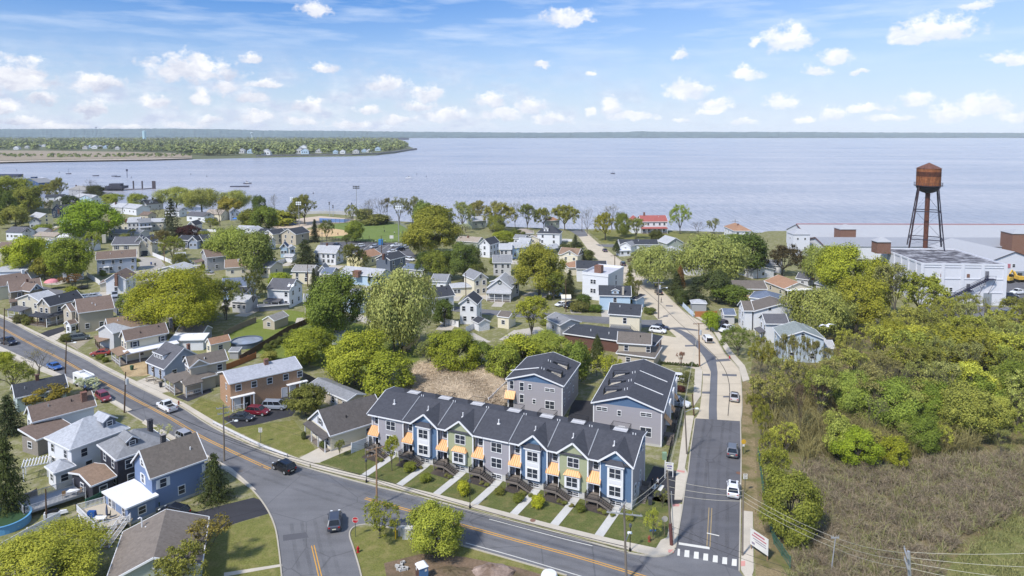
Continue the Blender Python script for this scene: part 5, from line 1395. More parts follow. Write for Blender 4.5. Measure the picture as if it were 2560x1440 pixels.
LBLUE=sw('light blue',186,212,236);GBLUE=sw('grey blue',164,176,198);SLATE=sw('slate',106,116,134);LGREY=sw('light grey',206,206,208);MGREY=sw('mid grey',170,170,172)
BLUE=sw('blue',124,146,186);NAVY=sw('navy',70,84,108);CHAR=sw('charcoal',62,62,74);OLIVE=sw('olive brown',132,122,104);GGRN=sw('grey green',176,184,172);ORNG=sw('ochre',216,180,128)
TEAL=sw('pale teal',198,216,214);FADEB=sw('pale cold blue',196,212,228)
rBR=roofm('brown',128,106,94);rTB=roofm('tan brown',152,122,98);rGB=roofm('grey brown',116,106,98);rDK=roofm('near black',66,70,80);rGR=roofm('mid grey',138,140,146);rLG=roofm('light grey',178,180,186)
rRD=roofm('red',184,92,86);rRB=roofm('red brown',140,72,62);rOR=roofm('orange brown',176,128,96);rBL=roofm('blue grey',104,118,144);rPW=mat('white flat roof',rgb(232,232,240,K),'plain',.7,.05)
rDG=roofm('dark grey',100,100,108);rPK=roofm('pale brown',168,152,136)
BRICK=mat('orange brick',rgb(190,144,108,K),'brick',c2=rgb(200,180,160,K));DBRICK=mat('dark brick',rgb(112,74,64,K),'brick',c2=rgb(120,100,90,K));STONE=mat('stone veneer',rgb(160,150,140,K),'brick',c2=rgb(120,112,106,K))
BRN=mat('brown door',rgb(96,66,50,K));RDR=mat('white door',rgb(226,226,230,K))
h=house('blue two storey house with brown roof, white flat roofed extension and conifer at its corner',cJ(1228,655),cJ(1698,488),7.6,5.6,'p',3.4,BLUE,rGB,base=.5,win=(0,1,0),style='near wshutter')
for u,z,s_ in((1.9,4.2,'near shutter wshutter'),(8.6,4.2,'near shutter wshutter'),(4.5,1.9,'near'),(8.6,1.7,'near shutter wshutter')):window(h.root,h.T(u,.34,z),-h.y,.9,1.35,s_)
h.chimney(3.6,4.3,.65,1.7,mat('black chimney',rgb(58,58,66,K),'brick'))
h.block(cJ(1035,895),cJ(1295,785),cJ(800,768),2.9,'f',0,BLUE,rPW,win=(1,0,0),oh=.3,base=.4)
for v in(1.9,6.2):window(h.root,h.T(.29,h.D-v,1.7),-h.x,.8,1.3,'near')
h.door(3.0,.3,RDR,'l')
h=house('charcoal house with grey hipped roof and low brown roofed rear wing',cJ(948,500),cJ(1400,350),cJ(765,378),5.7,'h',2.6,CHAR,rGR,win=(2,2,0),base=.4)
h.dormer(3.0,1.6,1.6,1.0,CHAR,rGR,.7)
h.chimney(7,5,.7,1.2,mat('black chimney',rgb(58,58,66,K),'brick'))
h.block(cJ(745,712),cJ(955,628),cJ(590,588),3.0,'p',.9,CHAR,rTB,win=(1,1,0),base=.3)
h=house('white and slate house with big pale grey hipped roof and small roof dormer',cJ(572,416),cJ(1065,235),cJ(398,300),5.6,'h',3.0,W_,roofm('silver grey',176,180,190),win=(2,2,0),base=.4)
h.dormer(7.0,2.0,1.5,1.3,SLATE,roofm('silver grey',176,180,190),.8)
h.block(cJ(440,608),cJ(622,545),cJ(352,552),3.0,'h',1.1,W_,roofm('silver grey',176,180,190),win=(1,1,0))
h=house('white stucco house with long brown roof and brick chimney, stone lean-to below',cJ(262,190),cJ(790,52),cJ(178,122),4.8,'p',2.3,W_,rBR,win=(0,2,0),base=.3)
h.chimney(h.L-1.6,1.6,.9,1.6)
h.block(cJ(300,335),cJ(600,215),5.0,3.2,'s',1.2,STONE,rBR,win=(1,1,0))
h=house('low pale teal cottage with near black roof by the white camper van',cE(150,1350),cE(682,1235),cE(30,1275),3.2,'p',2.0,TEAL,rDK,win=(3,1,0))
h.chimney(4.2,3.2,.6,1.2,DBRICK)
h=house('grey green house with worn brown roof at the corner lawn',(262,1462),(482,1452),11.0,3.4,'g',2.3,GGRN,roofm('worn brown',132,120,110),win=(0,0,0),yaw=20)
h.vent(3.0,9.0)
mb=MB();mb.tube([h.T(2.5,9.5,4.6),h.T(2.5,9.5,6.0),h.T(2.3,9.5,6.15),h.T(2.1,9.5,6.0)],.09,6);part('vent_pipe',mb,WHITE,h.root)
mb=MB();c=h.T(h.L/2,.33,4.3);mb.tube([c,c-h.y*.06],.32,12);part('round_vent',mb,WHITE,h.root)
h=house('olive brown house with wide front porch and blue trimmed gable at the far left',(24,731),(106,721),cE(85,212),5.8,'p',2.4,OLIVE,rBR,win=(2,2,0))
h.porch('f',0,5.5,2.4,3.0,rBR);h.chimney(5,4,.6,1.4,DBRICK)
h.block((75,730),(110,723),6.0,5.8,'g',2.2,OLIVE,rBR,gable=BLUE,win=(1,0,0))
h=house('pale house with light grey roof and dark porch awning between two porch houses',(103,757),(152,746),cE(292,320),5.5,'p',2.0,BEIGE,rLG,win=(2,2,0))
h.porch('l',0.5,6.5,3.0,2.9,rDG,rail=True)
h=house('beige house with black roof and a black hipped porch on brown posts',cE(497,430),cE(836,345),cE(425,398),5.6,'p',2.4,TAN,rDK,win=(2,2,0),base=.5)
h.porch('l',0,6.2,2.4,3.0,rDK,post=BRNW);h.porch('f',-2.0,4.0,1.6,2.9,rDK,post=WHITE)
h=house('large tan house with brown roof and a white entrance porch gable',cE(776,497),cE(1146,447),cE(665,400),6.0,'p',2.6,TAN,rBR,win=(0,2,0),base=.6)
for u,z in((2.2,1.9),(5.6,1.9),(10.4,4.9)):window(h.root,h.T(u,.34,z),-h.y,.95,1.35,'near')
h.vent(4.5,2.6);h.vent(9,3)
h.block(cE(708,480),cE(760,470),cE(612,446),5.8,'p',1.8,TAN,rBR,win=(0,1,0))
h.block(cE(700,612),cE(778,592),cE(640,600),3.0,'p',1.0,W_,rBR,win=(1,1,0),attic=False)
h=house('ochre house with long brown roof and dark timber porch above a red car',cE(1086,676),cE(1512,606),cE(985,632),5.0,'p',2.7,ORNG,rTB,win=(1,2,0),base=.5)
h.porch('l',.3,6.4,2.6,2.7,rTB,post=BRNW)
h=house('cream house with brown roof and a white wrap-around porch roof',cE(1252,778),cE(1688,692),cE(1158,742),5.6,'p',2.3,CREAM,rBR,win=(0,2,0),base=.4)
for u in(2.2,8.6):window(h.root,h.T(u,.34,4.4),-h.y,.9,1.3,'near shutter')
for u in(3.6,):window(h.root,h.T(u,.34,1.8),-h.y,.9,1.3,'near')
h.door(7.4,.3,mat('grey door',rgb(120,122,132,K)))
h.porch('f',-.3,11.5,1.9,2.9,rPW,rail=False,floor=.3);h.porch('l',0,6.4,2.2,2.8,rTB,floor=.3)
h.chimney(11.6,3.4,.7,1.6,mat('dark stack',rgb(70,72,80,K),'brick'))
h.block(cE(1690,770),cE(2040,760),4.0,2.9,'s',.6,W_,rPW,win=(0,0,0))
h=house('light grey gabled house wedged behind the cream porch house',cE(1130,700),cE(1352,640),7.0,4.8,'p',1.8,LGREY,rLG,win=(0,0,0))
h=house('grey bungalow with one large dormer in its steep grey roof',cE(1457,985),cE(1640,1060),9.6,2.9,'p',3.9,GBLUE,rDG,win=(2,0,2),base=.4)
h.dormer(3.1,4.4,1.5,1.2,W_,rDG,.7,3,shed=True);h.chimney(7.6,6.2,.6,1.6)
for u in(.3,3.2,6.2):mb=MB();mb.box(u-.1,u+.1,.15,.35,0,2.8,h.T);part('porch_post',mb,BRNW,h.root)
h=house('tan house with grey brown hipped roof and deep corner porch beside the brick building',cE(1890,1045),cE(2282,965),cE(1738,1000),5.4,'p',1.9,TAN,rGB,win=(0,2,0),base=.4)
for u,z in((3.0,4.1),(6.4,4.1),(7.6,1.7)):window(h.root,h.T(u,.34,z),-h.y,1.0,1.3,'near')
h.block(cE(1895,1045),cE(2095,1003),3.4,5.5,'g',1.5,TAN,rGB,win=(0,0,0),attic=False)
h.block(cE(1838,1195),cE(2175,1110),cE(1665,1120),2.9,'h',1.3,TAN,rGB,win=(0,0,0));h.porch('f',0,3.2,1.7,2.85,rGB,floor=.4);h.porch('l',0,5.5,1.7,2.85,rGB,floor=.4)
h=house('two storey orange brick building with a pale metal roof and ground floor porches',(572.5,961),(755,921),(524,936),5.9,'p',1.5,BRICK,mat('pale shingle',rgb(172,174,184,K),'shingle',.8),win=(0,0,0),cat='apartment building',name='brick_building',attic=False)
for u in(1.9,5.0,8.2,11.6,14.6):window(h.root,h.T(u,.34,4.6),-h.y,1.0,1.25,'near')
for z in(1.6,4.4):window(h.root,h.T(.34,3.2,z),-h.x,.6,1.2,'near')
h.chimney(8.6,3.6,.8,1.2)
for u in(.4,2.6,4.6,12.0,14.2,15.6):mb=MB();mb.box(u-.09,u+.09,-.7,-.5,0,2.8,h.T);part('porch_post',mb,WHITE,h.root)
for a_,b_ in((.2,4.9),(11.6,16.0)):mb=MB();mb.box(a_,b_,-.7,.3,2.8,2.95,h.T);part('porch_roof',mb,WHITE,h.root)
for u in(1.6,3.6,11.2,13.0):h.door(u,.1,RDR if u!=3.6 else BLACK,w=1.1)
for a_,b_ in((.5,3.4),(13.6,15.8)):
 mb=MB();mb.box(a_,b_,-.64,-.56,1.1,1.18,h.T)
 for k_ in range(int((b_-a_)/.28)):mb.box(a_+k_*.28,a_+.05+k_*.28,-.62,-.58,.2,1.1,h.T)
 part('porch_rail',mb,WHITE,h.root)
h=house('long low tan outbuilding with grey roof behind the brick building',(772,962),(868,1003.5),4.6,2.7,'p',.8,TAN,rGR,win=(4,1,1),cat='outbuilding',name='outbuilding')
h.door(1.6,.1,RDR);h.door(9.4,.1,RDR)
h=house('cream bungalow with large dark brown roof and white gable beside the townhouse row',cK(605,302),(968,1048),(741,1058),3.1,'p',3.5,CREAM,roofm('umber',98,92,90),win=(0,0,0),gable=W_,base=.3)
window(h.root,h.T(8.2,.34,1.7),-h.y,2.0,1.3,'near double grid')
window(h.root,h.T(.34,h.D*.5,4.4),-h.x,.9,1.2,'near shutter')
for v in(2.0,7.0):window(h.root,h.T(.34,v,1.5),-h.x,1.7,1.4,'near double grid')
h.door(h.D/2,.2,RDR,'l');h.porch('l',.3,h.D-.6,1.1,2.7,roofm('umber',98,92,90),rail=False,floor=.15,fall=.4)
h=house('taupe house with brown hipped porch roof in front of the long brick building',cGp(1050,792),cGp(1395,815),7.0,5.4,'p',1.9,TAN,rGB,win=(0,0,1),base=.3)
for u in(2.2,7.4):window(h.root,h.T(u,.34,4.2),-h.y,.9,1.35,'near')
h.block(cGp(1040,895),cGp(1430,945),9.0,2.9,'h',.9,TAN,rGB,win=(2,0,0))
h=house('long low dark brick building with black hipped roof beside the concrete apron',(1407,834),(1636,866),9.0,3.2,'h',1.9,DBRICK,rDK,win=(0,0,2),cat='building',name='brick_hall')
h.vent(7,2.2);h.vent(12,2.0)
h=house('pale cream house with black roof and a rear deck with stairs by the cross street',cGp(960,503),cGp(1288,526),7.6,5.8,'p',2.4,CREAM,rDK,win=(0,0,1))
window(h.root,h.T(4.6,.34,4.2),-h.y,.9,1.6);h.vent(3.0,2.5);h.vent(9.2,1.5)
mb=MB();mb.box(.8,6.2,-2.2,.3,2.5,2.65,h.T);mb.box(.8,6.2,-2.22,-2.12,3.5,3.6,h.T)
for k_ in range(19):mb.box(.8+k_*.3,.85+k_*.3,-2.2,-2.14,2.6,3.5,h.T)
for u in(.9,3.5,6.1):mb.box(u-.08,u+.08,-2.2,-2.05,0,2.6,h.T)
for q in(-2.1,-1.0):mb.beam(h.T(6.2,q,2.5),h.T(9.4,q,.1),.08,.3);mb.beam(h.T(6.2,q,3.5),h.T(9.4,q,1.1),.06,.06)
part('deck',mb,mat('grey deck',rgb(128,130,134,K),'wood'),h.root)
h=house('light blue house with black roof, small dormer and tall pale chimney',cGp(866,318),cGp(1196,326),7.0,4.8,'p',2.6,LBLUE,rDK,win=(1,2,0))
h.dormer(5.2,2.2,.7,1.2,LBLUE,rDK,.6);h.chimney(7.6,.6,.6,2.4,mat('pale chimney',rgb(206,196,178,K),'brick'))
h.block(cGp(1190,350),cGp(1245,362),5,3.2,'s',.8,LBLUE,rDK,win=(0,0,0))
h=house('white three storey flat roofed house with roof terrace and brown stair head',cC(703,1062),cC(962,1090),cC(1028,1000),8.6,'f',0,W_,mat('terrace deck',rgb(196,196,204,K),'concrete'),oh=.05,win=(0,0,1),rows=[2,5,7])
for u,z in((3.4,6.4),(3.4,3.2),(4.4,6.4),(4.4,3.2)):window(h.root,h.T(u,.04,z),-h.y,.8,1.4)
mb=MB()
for(p,q)in(((0,0),(h.L,0)),((h.L,0),(h.L,h.D)),((0,h.D),(0,0)),((h.L,h.D),(0,h.D))):mb.beam(h.T(*p,9.1),h.T(*q,9.1),.15,.9)
part('parapet',mb,W_,h.root)
mb=MB();mb.box(3.0,5.4,3.2,5.6,8.8,11.4,h.T);part('stair_head',mb,RBRK,h.root)
h=house('white low house with black roof directly behind the flat roofed terrace house',cC(640,1010),cC(950,1015),9,5.0,'p',2.4,W_,rDK,win=(0,1,0));h.vent(3,2,GLASS)
h=house('brown hipped roof house behind the white terrace house',cC(570,1000),cC(860,990),9,3.2,'h',1.9,CREAM,rOR,win=(0,1,0))
h=house('grey roofed shed house with a gable end beside the cross street',(1362,796),(1400,814),7.0,3.4,'p',1.3,LGREY,rGR,win=(1,0,1))
h=house('cream house with orange roof and columned front porch right of the side road',cR(962,398),cR(1312,382),12.5,3.4,'g',2.1,BEIGE,rOR,win=(0,2,0),gable=BEIGE)
for u in(.3,3.4,6.6,9.4):mb=MB();mb.box(u-.1,u+.1,-1.7,-1.5,0,3.1,h.T);part('porch_post',mb,WHITE,h.root)
mb=MB();mb.box(.1,9.8,-1.75,.4,3.1,3.3,h.T);part('porch_roof',mb,WHITE,h.root)
mb=MB();mb.box(.2,9.6,-1.7,.35,0,.7,h.T);part('porch_floor',mb,DBRICK,h.root)
mb=MB();mb.box(.8,9.2,.28,.33,.9,3.0,h.T);part('porch_screen',mb,BLACK,h.root)
h=house('pale yellow bungalow with long brown roof behind a round green tree',cR(255,395),cR(765,402),9.5,3.2,'p',2.0,sw('apricot',236,206,158),rGB,win=(5,1,0),style='plain shutter')
h=house('large white house with brown cross gabled roof right of the side road',cR(596,668),cR(1030,610),9.0,5.8,'g',2.3,W_,rGB,win=(0,0,0),yaw=-2)
window(h.root,h.T(4.6,.34,6.6),-h.y,.8,1.0);window(h.root,h.T(3.2,.34,4.2),-h.y,.8,1.0)
h.block(cR(478,662),cR(600,664),6.2,5.8,'p',2.2,W_,rGB,win=(0,2,0),yaw=-2)
h=house('bright white house with dark brown gables half hidden by budding trees',cR(738,818),cR(1010,812),6.0,5.4,'p',2.0,W_,rDG,win=(0,2,0),yaw=-2)
h.porch('l',1,5,1.4,2.7,rDG,rail=False)
h=house('pale blue house with green grey roofs and a skylight behind the budding trees',cR(925,985),cR(1135,922),8.5,6.2,'g',2.0,FADEB,roofm('sage',142,152,150),win=(2,2,0),yaw=-8)
h.block(cR(1130,965),cR(1400,972),8.5,6.0,'h',1.7,FADEB,roofm('sage',142,152,150),win=(1,0,0),yaw=-8)
mb=MB();mb.beam(h.T(0,0,7.4),h.T(2,1,7.5),.8,.1);part('skylight',mb,WHITE,h.root)
h.block(cR(1395,1105),cR(1575,1110),6.0,3.2,'p',1.2,FADEB,rLG,win=(0,0,0),yaw=-8)
h=house('small blue roofed garage beside the orange timber fence',cR(242,712),cR(385,714),5.5,2.7,'p',1.3,LGREY,rBL,win=(0,1,0),cat='garage',name='garage')
h=house('white bungalow with a broad front gable beyond the yellow bungalow',cR(580,185),cR(855,165),10,3.0,'g',1.3,W_,rGR,win=(1,1,0))
h=house('grey hipped roof behind the leafless dark tree',cR(760,110),cR(940,120),8,3.2,'p',1.6,W_,rGR,win=(1,0,1))
h=house('blue hipped roof showing behind the large white house',cR(540,500),cR(880,540),9,4.6,'h',1.8,W_,rBL,win=(0,0,0))
h=house('slate roofed cottage left of the olive trees by the warehouse',cR(1325,330),cR(1530,385),8,3.0,'p',1.7,LGREY,roofm('blue slate',118,130,142),win=(1,0,0))
h=house('dark roofed cottage behind the orange roofed porch house',cR(1100,270),cR(1260,290),8,3.0,'p',1.6,LGREY,rDG,win=(1,0,0));h.chimney(5.5,2,.9,1.4)
h=house('white shore house with bright red roof and a red porch roof',cC(1290,540),cC(1560,538),10,6.4,'p',3.0,W_,rRD,win=(5,0,0))
h.porch('f',0,h.L-1,3.0,3.0,rRD,rail=False);h.chimney(3,5,.9,1.8);h.block(cC(1195,545),cC(1300,545),12,6.2,'g',2.6,W_,rRD,win=(1,1,0))
h.chimney(-2.0,5,1.0,3.0,z=7)
h=house('white waterside house with red brown hipped roof near the warehouse',cC(2220,632),cC(2400,632),cC(2080,585),5.6,'h',2.6,W_,rOR,win=(2,3,0));h.chimney(4,6,.8,1.2)
h=house('long white house with black roof and low white entrance wing by the upper street',cC(1078,768),cC(1470,768),9,3.4,'p',1.8,W_,rDK,win=(2,0,0),style='plain shutter')
h.block(cC(1190,785),cC(1320,750),6,3.2,'p',1.6,W_,rGR,win=(1,1,0));h.block(cC(1072,830),cC(1195,825),5,2.6,'f',0,W_,rPW,win=(2,0,0))
h=house('grey green barn shaped house with pale gambrel roof near the shore',cC(1550,760),cC(1720,750),9,4.2,'g',2.6,GGRN,rLG,win=(2,1,0))
h=house('square white house with black pyramid roof and small front dormer',cC(245,655),cC(482,662),9.5,5.8,'h',3.6,W_,rDK,win=(2,1,0));h.dormer(4.6,2.2,1.3,1.5,W_,rDK,.8)
h=house('low beige hipped house left of the white pyramid roofed house',cC(0,655),cC(220,655),9,3.2,'h',1.8,BEIGE,rPK,win=(3,0,1));h.block(cC(140,700),cC(275,712),6,3.0,'g',1.4,BEIGE,rPK,win=(1,0,0))
h=house('small tan roofed shore house behind the spreading oak',cC(362,530),cC(482,525),7,4.6,'h',1.8,GGRN,rOR,win=(2,0,1))
h=house('cream cottage with brown roof and white gables beside the concrete road',cC(655,880),cC(722,848),cC(480,855),3.3,'g',2.5,CREAM,rTB,win=(1,2,1))
h.block(cC(490,868),cC(660,882),7.5,3.3,'g',2.1,CREAM,rTB,win=(2,1,0))
h=house('small pale blue cottage with light roof beside the evergreen shrubs',cC(395,815),cC(495,795),6,3.2,'p',1.5,LBLUE,rLG,win=(1,0,0))
h=house('pale blue two storey house left of the golden oak',cC(0,800),cC(180,790),8,5.0,'p',1.8,LBLUE,rLG,win=(3,0,1))
h=house('light grey house with grey roof at the foot of the golden oak',cC(-20,1170),cC(85,1135),8.5,5.0,'p',1.6,LGREY,rGR,win=(2,0,1))
h=house('white shed roofed cottage between the two willows',cC(1510,815),cC(1640,860),8,3.2,'p',1.2,W_,rLG,win=(0,0,1))
h=house('grey roofed cottage half hidden under the right willow',cC(1640,950),cC(1755,1005),7,3.0,'p',1.4,W_,rLG,win=(0,0,0))
h=house('white garage house with grey roof beyond the right willow',cC(2400,1000),cC(2560,1010),8,3.0,'h',1.4,W_,rGR,win=(1,1,0))
h=house('tall white house with steep black roof above a small white shed',cF(2025,402),cF(2215,410),cF(2358,350),6.2,'g',2.3,W_,rDK,win=(2,0,3),base=.4)
h=house('grey house with a wreath in its gable and a deep white porch',cF(2310,240),cF(2560,250),11,4.2,'g',3.3,LGREY,rLG,win=(2,1,0),attic=False)
h.porch('f',.3,h.L-.3,2.2,3.0,rLG)
mb=MB();c=h.T(h.L/2,.28,6.2)
for q in range(10):
 t0,t1=q*math.pi/5,(q+1)*math.pi/5;mb.beam(c+h.x*(.55*math.cos(t0))+Vector((0,0,.55*math.sin(t0))),c+h.x*(.55*math.cos(t1))+Vector((0,0,.55*math.sin(t1))),.22,.22)
part('wreath',mb,mat('dark green wreath',rgb(40,62,40,K)),h.root)
h=house('narrow cream house with steep grey roof and glazed front porch',cF(2178,160),cF(2285,135),cF(2018,120),6.0,'g',2.2,CREAM,rGR,win=(2,0,2),yaw=30)
h.block(cF(1950,240),cF(2175,230),6.0,3.0,'h',1.0,CREAM,rLG,win=(4,0,0))
h=house('white house with black roof seen past the pale willow',cF(1735,350),cF(1855,300),8.0,5.0,'p',2.4,W_,rDK,win=(2,0,1),yaw=30)
h=house('low grey roofed white house behind the pale willow',cF(1745,175),cF(1905,180),9,4.0,'p',1.8,W_,rGR,win=(2,0,1))
h=house('light blue house with grey hipped roof and flat roofed rear wing',cF(1000,340),cF(1160,305),8.0,5.6,'h',1.8,LBLUE,rGR,win=(2,0,1))
h.block(cF(905,400),cF(1085,405),5.0,3.0,'s',.7,LBLUE,rGR,win=(2,0,1))
h=house('taupe house with sliding door beside the timber fence',cF(470,380),cF(665,370),7.0,5.0,'p',1.7,BEIGE,rGR,win=(2,0,0))
h=house('white two storey house with dark roof, skylights and blue base',cF(98,258),cF(335,268),9.5,6.0,'p',2.8,W_,rDG,win=(3,0,2))
mb=MB()
for u in(7.0,8.2):p=h.T(u,1.4,6+2.8*1.4/4.75+.2);mb.beam(p,h.T(u,2.4,6+2.8*2.4/4.75+.2),.8,.06)
part('skylight',mb,WHITE,h.root);h.porch('f',.4,5.4,2.4,2.8,rDG,rail=False,fall=.4)
h.block(cF(15,430),cF(335,405),3,1.7,'f',0,mat('grey block wall',rgb(132,136,148,K),'siding'),mat('roof deck',rgb(120,122,130,K),'wood'),win=(0,0,0))
h=house('cream house with grey roof and bay window behind the utility pole',cF(352,75),cF(560,80),8,4.8,'p',1.8,CREAM,roofm('stone grey',150,146,142),win=(2,0,0))
h.block(cF(345,105),cF(440,110),4,2.9,'h',.8,CREAM,roofm('stone grey',150,146,142),win=(2,1,0));h.block(cF(620,72),cF(705,70),7,4.6,'g',1.9,W_,rGR,win=(1,0,0))
h=house('long grey roofed house with a broad brick chimney and blue gable',cF(830,95),cF(1230,130),9,3.8,'p',2.0,LBLUE,rLG,win=(2,0,1))
h.chimney(8.0,-.2,2.4,1.2,RBRK,z=4.2)
h=house('slate blue house with brick chimney and stepped dark roof',cB(1200,925),cB(1345,935),8,4.0,'g',1.9,SLATE,rBL,win=(2,0,0))
h.block(cB(1340,925),cB(1505,885),8,4.8,'p',2.0,SLATE,rDK,win=(2,0,1));h.chimney(-1,2.5,.8,1.4,DBRICK)
h=house('tan house with orange brown roof left of the slate house',cB(1065,915),cB(1262,865),9,3.8,'p',2.2,YEL,rOR,win=(3,0,0))
h=house('long white house with pale grey roof below the parking lot',cB(580,848),cB(800,855),8.5,5.2,'p',2.6,W_,rLG,win=(4,0,1));h.chimney(4,4.2,.7,1.0,DBRICK)
h=house('small dark grey roofed slate outbuilding beside the pale willow',cB(1460,1010),cB(1670,1030),7,2.8,'p',1.6,LGREY,rBL,win=(0,0,1))
h=house('tan half of a double house with black roof beside the ball field',cB(245,655),cB(398,668),cB(530,640),5.4,'g',2.6,TAN,rDK,win=(2,0,1))
h=house('pale yellow half of a double house with black roof beside the ball field',cB(72,655),cB(170,668),cB(250,640),5.2,'g',2.0,CREAM,rDK,win=(2,0,1))
h=house('light blue gabled house with dark blue roof below the double house',cB(235,800),cB(315,795),cB(150,780),4.6,'g',2.0,LBLUE,roofm('dark blue',74,92,122),win=(2,1,0),yaw=12)
h=house('tiny white gabled shed next to the dark evergreen',cB(332,805),cB(400,800),4,3.0,'g',1.2,W_,rLG,win=(1,0,0),cat='shed',name='shed')
h=house('white house with black roof and porch by the moored white boat trailer',cB(2225,765),cB(2340,775),cB(2440,745),5.8,'g',2.7,W_,rDK,win=(1,0,3))
h=house('light grey two storey house with grey roof beside the golden oak',cB(2365,950),cB(2560,950),9,5.2,'p',2.4,LGREY,rGR,win=(3,1,0))
h=house('grey cottage with tan roof below the big olive oak',cB(2000,730),cB(2220,745),8,3.4,'p',1.9,GGRN,rPK,win=(2,0,1));h.chimney(5,3,.7,1.0)
h=house('green grey shore cottage behind the white blossom tree',cB(2160,535),cB(2310,525),9,4.2,'p',2.2,GGRN,rLG,win=(2,0,1))
h=house('row of pale grey dormered houses right of the black roofed white house',cB(2430,815),cB(2560,815),8,5.0,'p',2.0,LGREY,rLG,win=(3,0,0))
h=house('grey blue two storey house with long brown roof near the tall poles',cA(955,922),cA(1365,892),8.5,5.8,'p',2.6,GBLUE,rBR,win=(4,1,0));h.vent(5,2.5);h.vent(9,2.5)
mb=MB();mb.box(2.6,4.6,-1.2,.34,2.6,2.8,h.T);mb.box(2.7,2.85,-1.15,-1.0,0,2.6,h.T);mb.box(4.35,4.5,-1.15,-1.0,0,2.6,h.T);part('porch',mb,WHITE,h.root)
h=house('large beige house with dark grey roofs, arched window and front garage',cA(1110,770),cA(1390,765),9,6.0,'p',3.0,BEIGE,rDG,win=(3,0,0),style='plain shutter')
h.block(cA(1400,752),cA(1525,748),10,6.2,'g',2.6,BEIGE,rDG,win=(1,0,1));h.block(cA(1330,760),cA(1470,752),8,6.1,'g',3.3,BEIGE,rDG,win=(1,0,0))
mb=MB();mb.box(2,5.4,.28,.36,.1,2.6,h.T);part('garage_door',mb,mat('dark garage door',rgb(52,58,72,K)),h.root);h.chimney(-11.5,3,1.4,2.5,BEIGE,z=8)
h=house('grey taupe house with long brown roof and white porch in the middle of town',cA(2062,900),cA(2400,868),cA(1895,862),5.8,'p',2.5,MGREY,rBR,win=(2,2,0));h.vent(7,3);h.chimney(8.5,4.6,.6,1.0,WHITE)
h.porch('l',.5,6,3,3.0,rBR)
h=house('small cream house with brown roof and white chimney beside the blossoming tree',cA(2245,1003),cA(2512,985),cA(2190,960),3.8,'p',2.4,CREAM,rTB,win=(2,1,0));h.chimney(5,3.6,.6,.9,WHITE)
h=house('blue gabled house with dark blue roof behind the yellow maple',cA(2215,1200),cA(2400,1155),8,5.0,'p',2.4,LBLUE,rBL,win=(2,0,1),yaw=18)
h=house('pale taupe house with low grey roofs below the blue gabled house',cA(2305,1335),cA(2460,1345),7,3.6,'p',1.5,LGREY,rLG,win=(3,0,0));h.block(cA(2310,1250),cA(2450,1262),6,5.2,'p',1.4,LBLUE,rDK,win=(2,0,0))
h=house('tan house with wide brown roof at the left edge above the porch houses',cA(-60,1200),cA(330,1140),11,4.6,'p',2.9,CREAM,rBR,win=(0,0,0));h.chimney(10,5,.8,1.4,WHITE)
h=house('beige garage with brown roof and white roller door behind the white fence',cA(985,1165),cA(1205,1150),7,2.9,'g',1.2,BEIGE,rBR,win=(0,0,0),cat='garage',name='garage')
mb=MB();mb.box(2.6,6.6,.24,.34,.05,2.2,h.T);part('garage_door',mb,RDR,h.root)
h=house('narrow white house with brown roof and tall brick chimney beside the big yellow maple',cA(1262,1120),cA(1370,1060),7,5.0,'p',2.4,W_,rBR,win=(2,1,0));h.chimney(-.4,3,.8,3.4,RBRK,z=4)
h=house('long flat grey blue building at the left edge behind the green trees',cA(-80,1040),cA(255,1030),16,4.2,'s',1.4,W_,rLG,win=(0,0,0),cat='building',name='long_building')
h=house('pale beige house with brown roof at the left edge',cA(-60,805),cA(115,808),8,4.6,'p',2.2,BEIGE,rBR,win=(2,0,0))
h=house('white house with dark brown roof and many windows at the left edge',cA(48,642),cA(222,648),8,4.4,'p',2.4,W_,rDG,win=(5,0,1));h.block(cA(225,650),cA(315,640),6,4.2,'g',2.0,LGREY,rDG,win=(1,0,1))
h=house('yellow house with pale grey roof and a small grey front gable',cA(395,505),cA(540,492),cA(262,488),5.4,'g',2.4,YEL,rLG,win=(1,0,0));h.block(cA(285,545),cA(398,540),5,4.4,'g',2.2,LGREY,rDG,win=(2,0,0))
h=house('dark navy house with black roof and brick chimney near the round green tree',cA(612,420),cA(728,408),cA(512,425),5.2,'p',3.2,NAVY,rDG,win=(2,2,0));h.block(cA(510,425),cA(615,420),8,5.2,'g',3.2,NAVY,rDG,win=(2,0,0));h.chimney(4,-.2,.9,1.5,RBRK,z=4)
h=house('white dormered house with dark roof near the left shore',cA(445,295),cA(635,290),9,5.6,'p',1.8,W_,rDK,win=(3,0,0));h.block(cA(545,300),cA(640,300),4,5.8,'g',1.8,W_,rDK,win=(2,0,0))
h=house('pale house with grey roof at the edge of the large left trees',cA(335,340),cA(440,335),8,5.0,'p',2.4,LBLUE,rGR,win=(2,0,1))
h=house('dark blue shorefront block with white trim and a lift tower',cA(212,130),cA(385,150),14,7.0,'g',3.4,sw('deep blue',66,94,140),rGR,win=(3,0,1),cat='building',name='shore_building')
h.block(cA(375,100),cA(428,100),5,10.5,'f',0,sw('deep blue',66,94,140),rPW,win=(1,0,1));h.block(cA(300,90),cA(348,90),5,10.0,'f',0,sw('deep blue',66,94,140),rGR,win=(0,0,0))
h=house('white house with pale roof beside the round dark evergreen',cA(738,285),cA(912,305),9,4.6,'p',2.2,W_,rLG,win=(2,0,1));h.block(cA(790,300),cA(915,305),5,4.6,'g',2.4,LBLUE,rLG,win=(2,0,0))
h=house('stone grey hipped house by the jetty',cA(680,215),cA(860,225),11,5.6,'h',3.2,MGREY,roofm('stone grey',150,146,142),win=(3,0,1));h.chimney(2,6,.8,1.4,DBRICK)
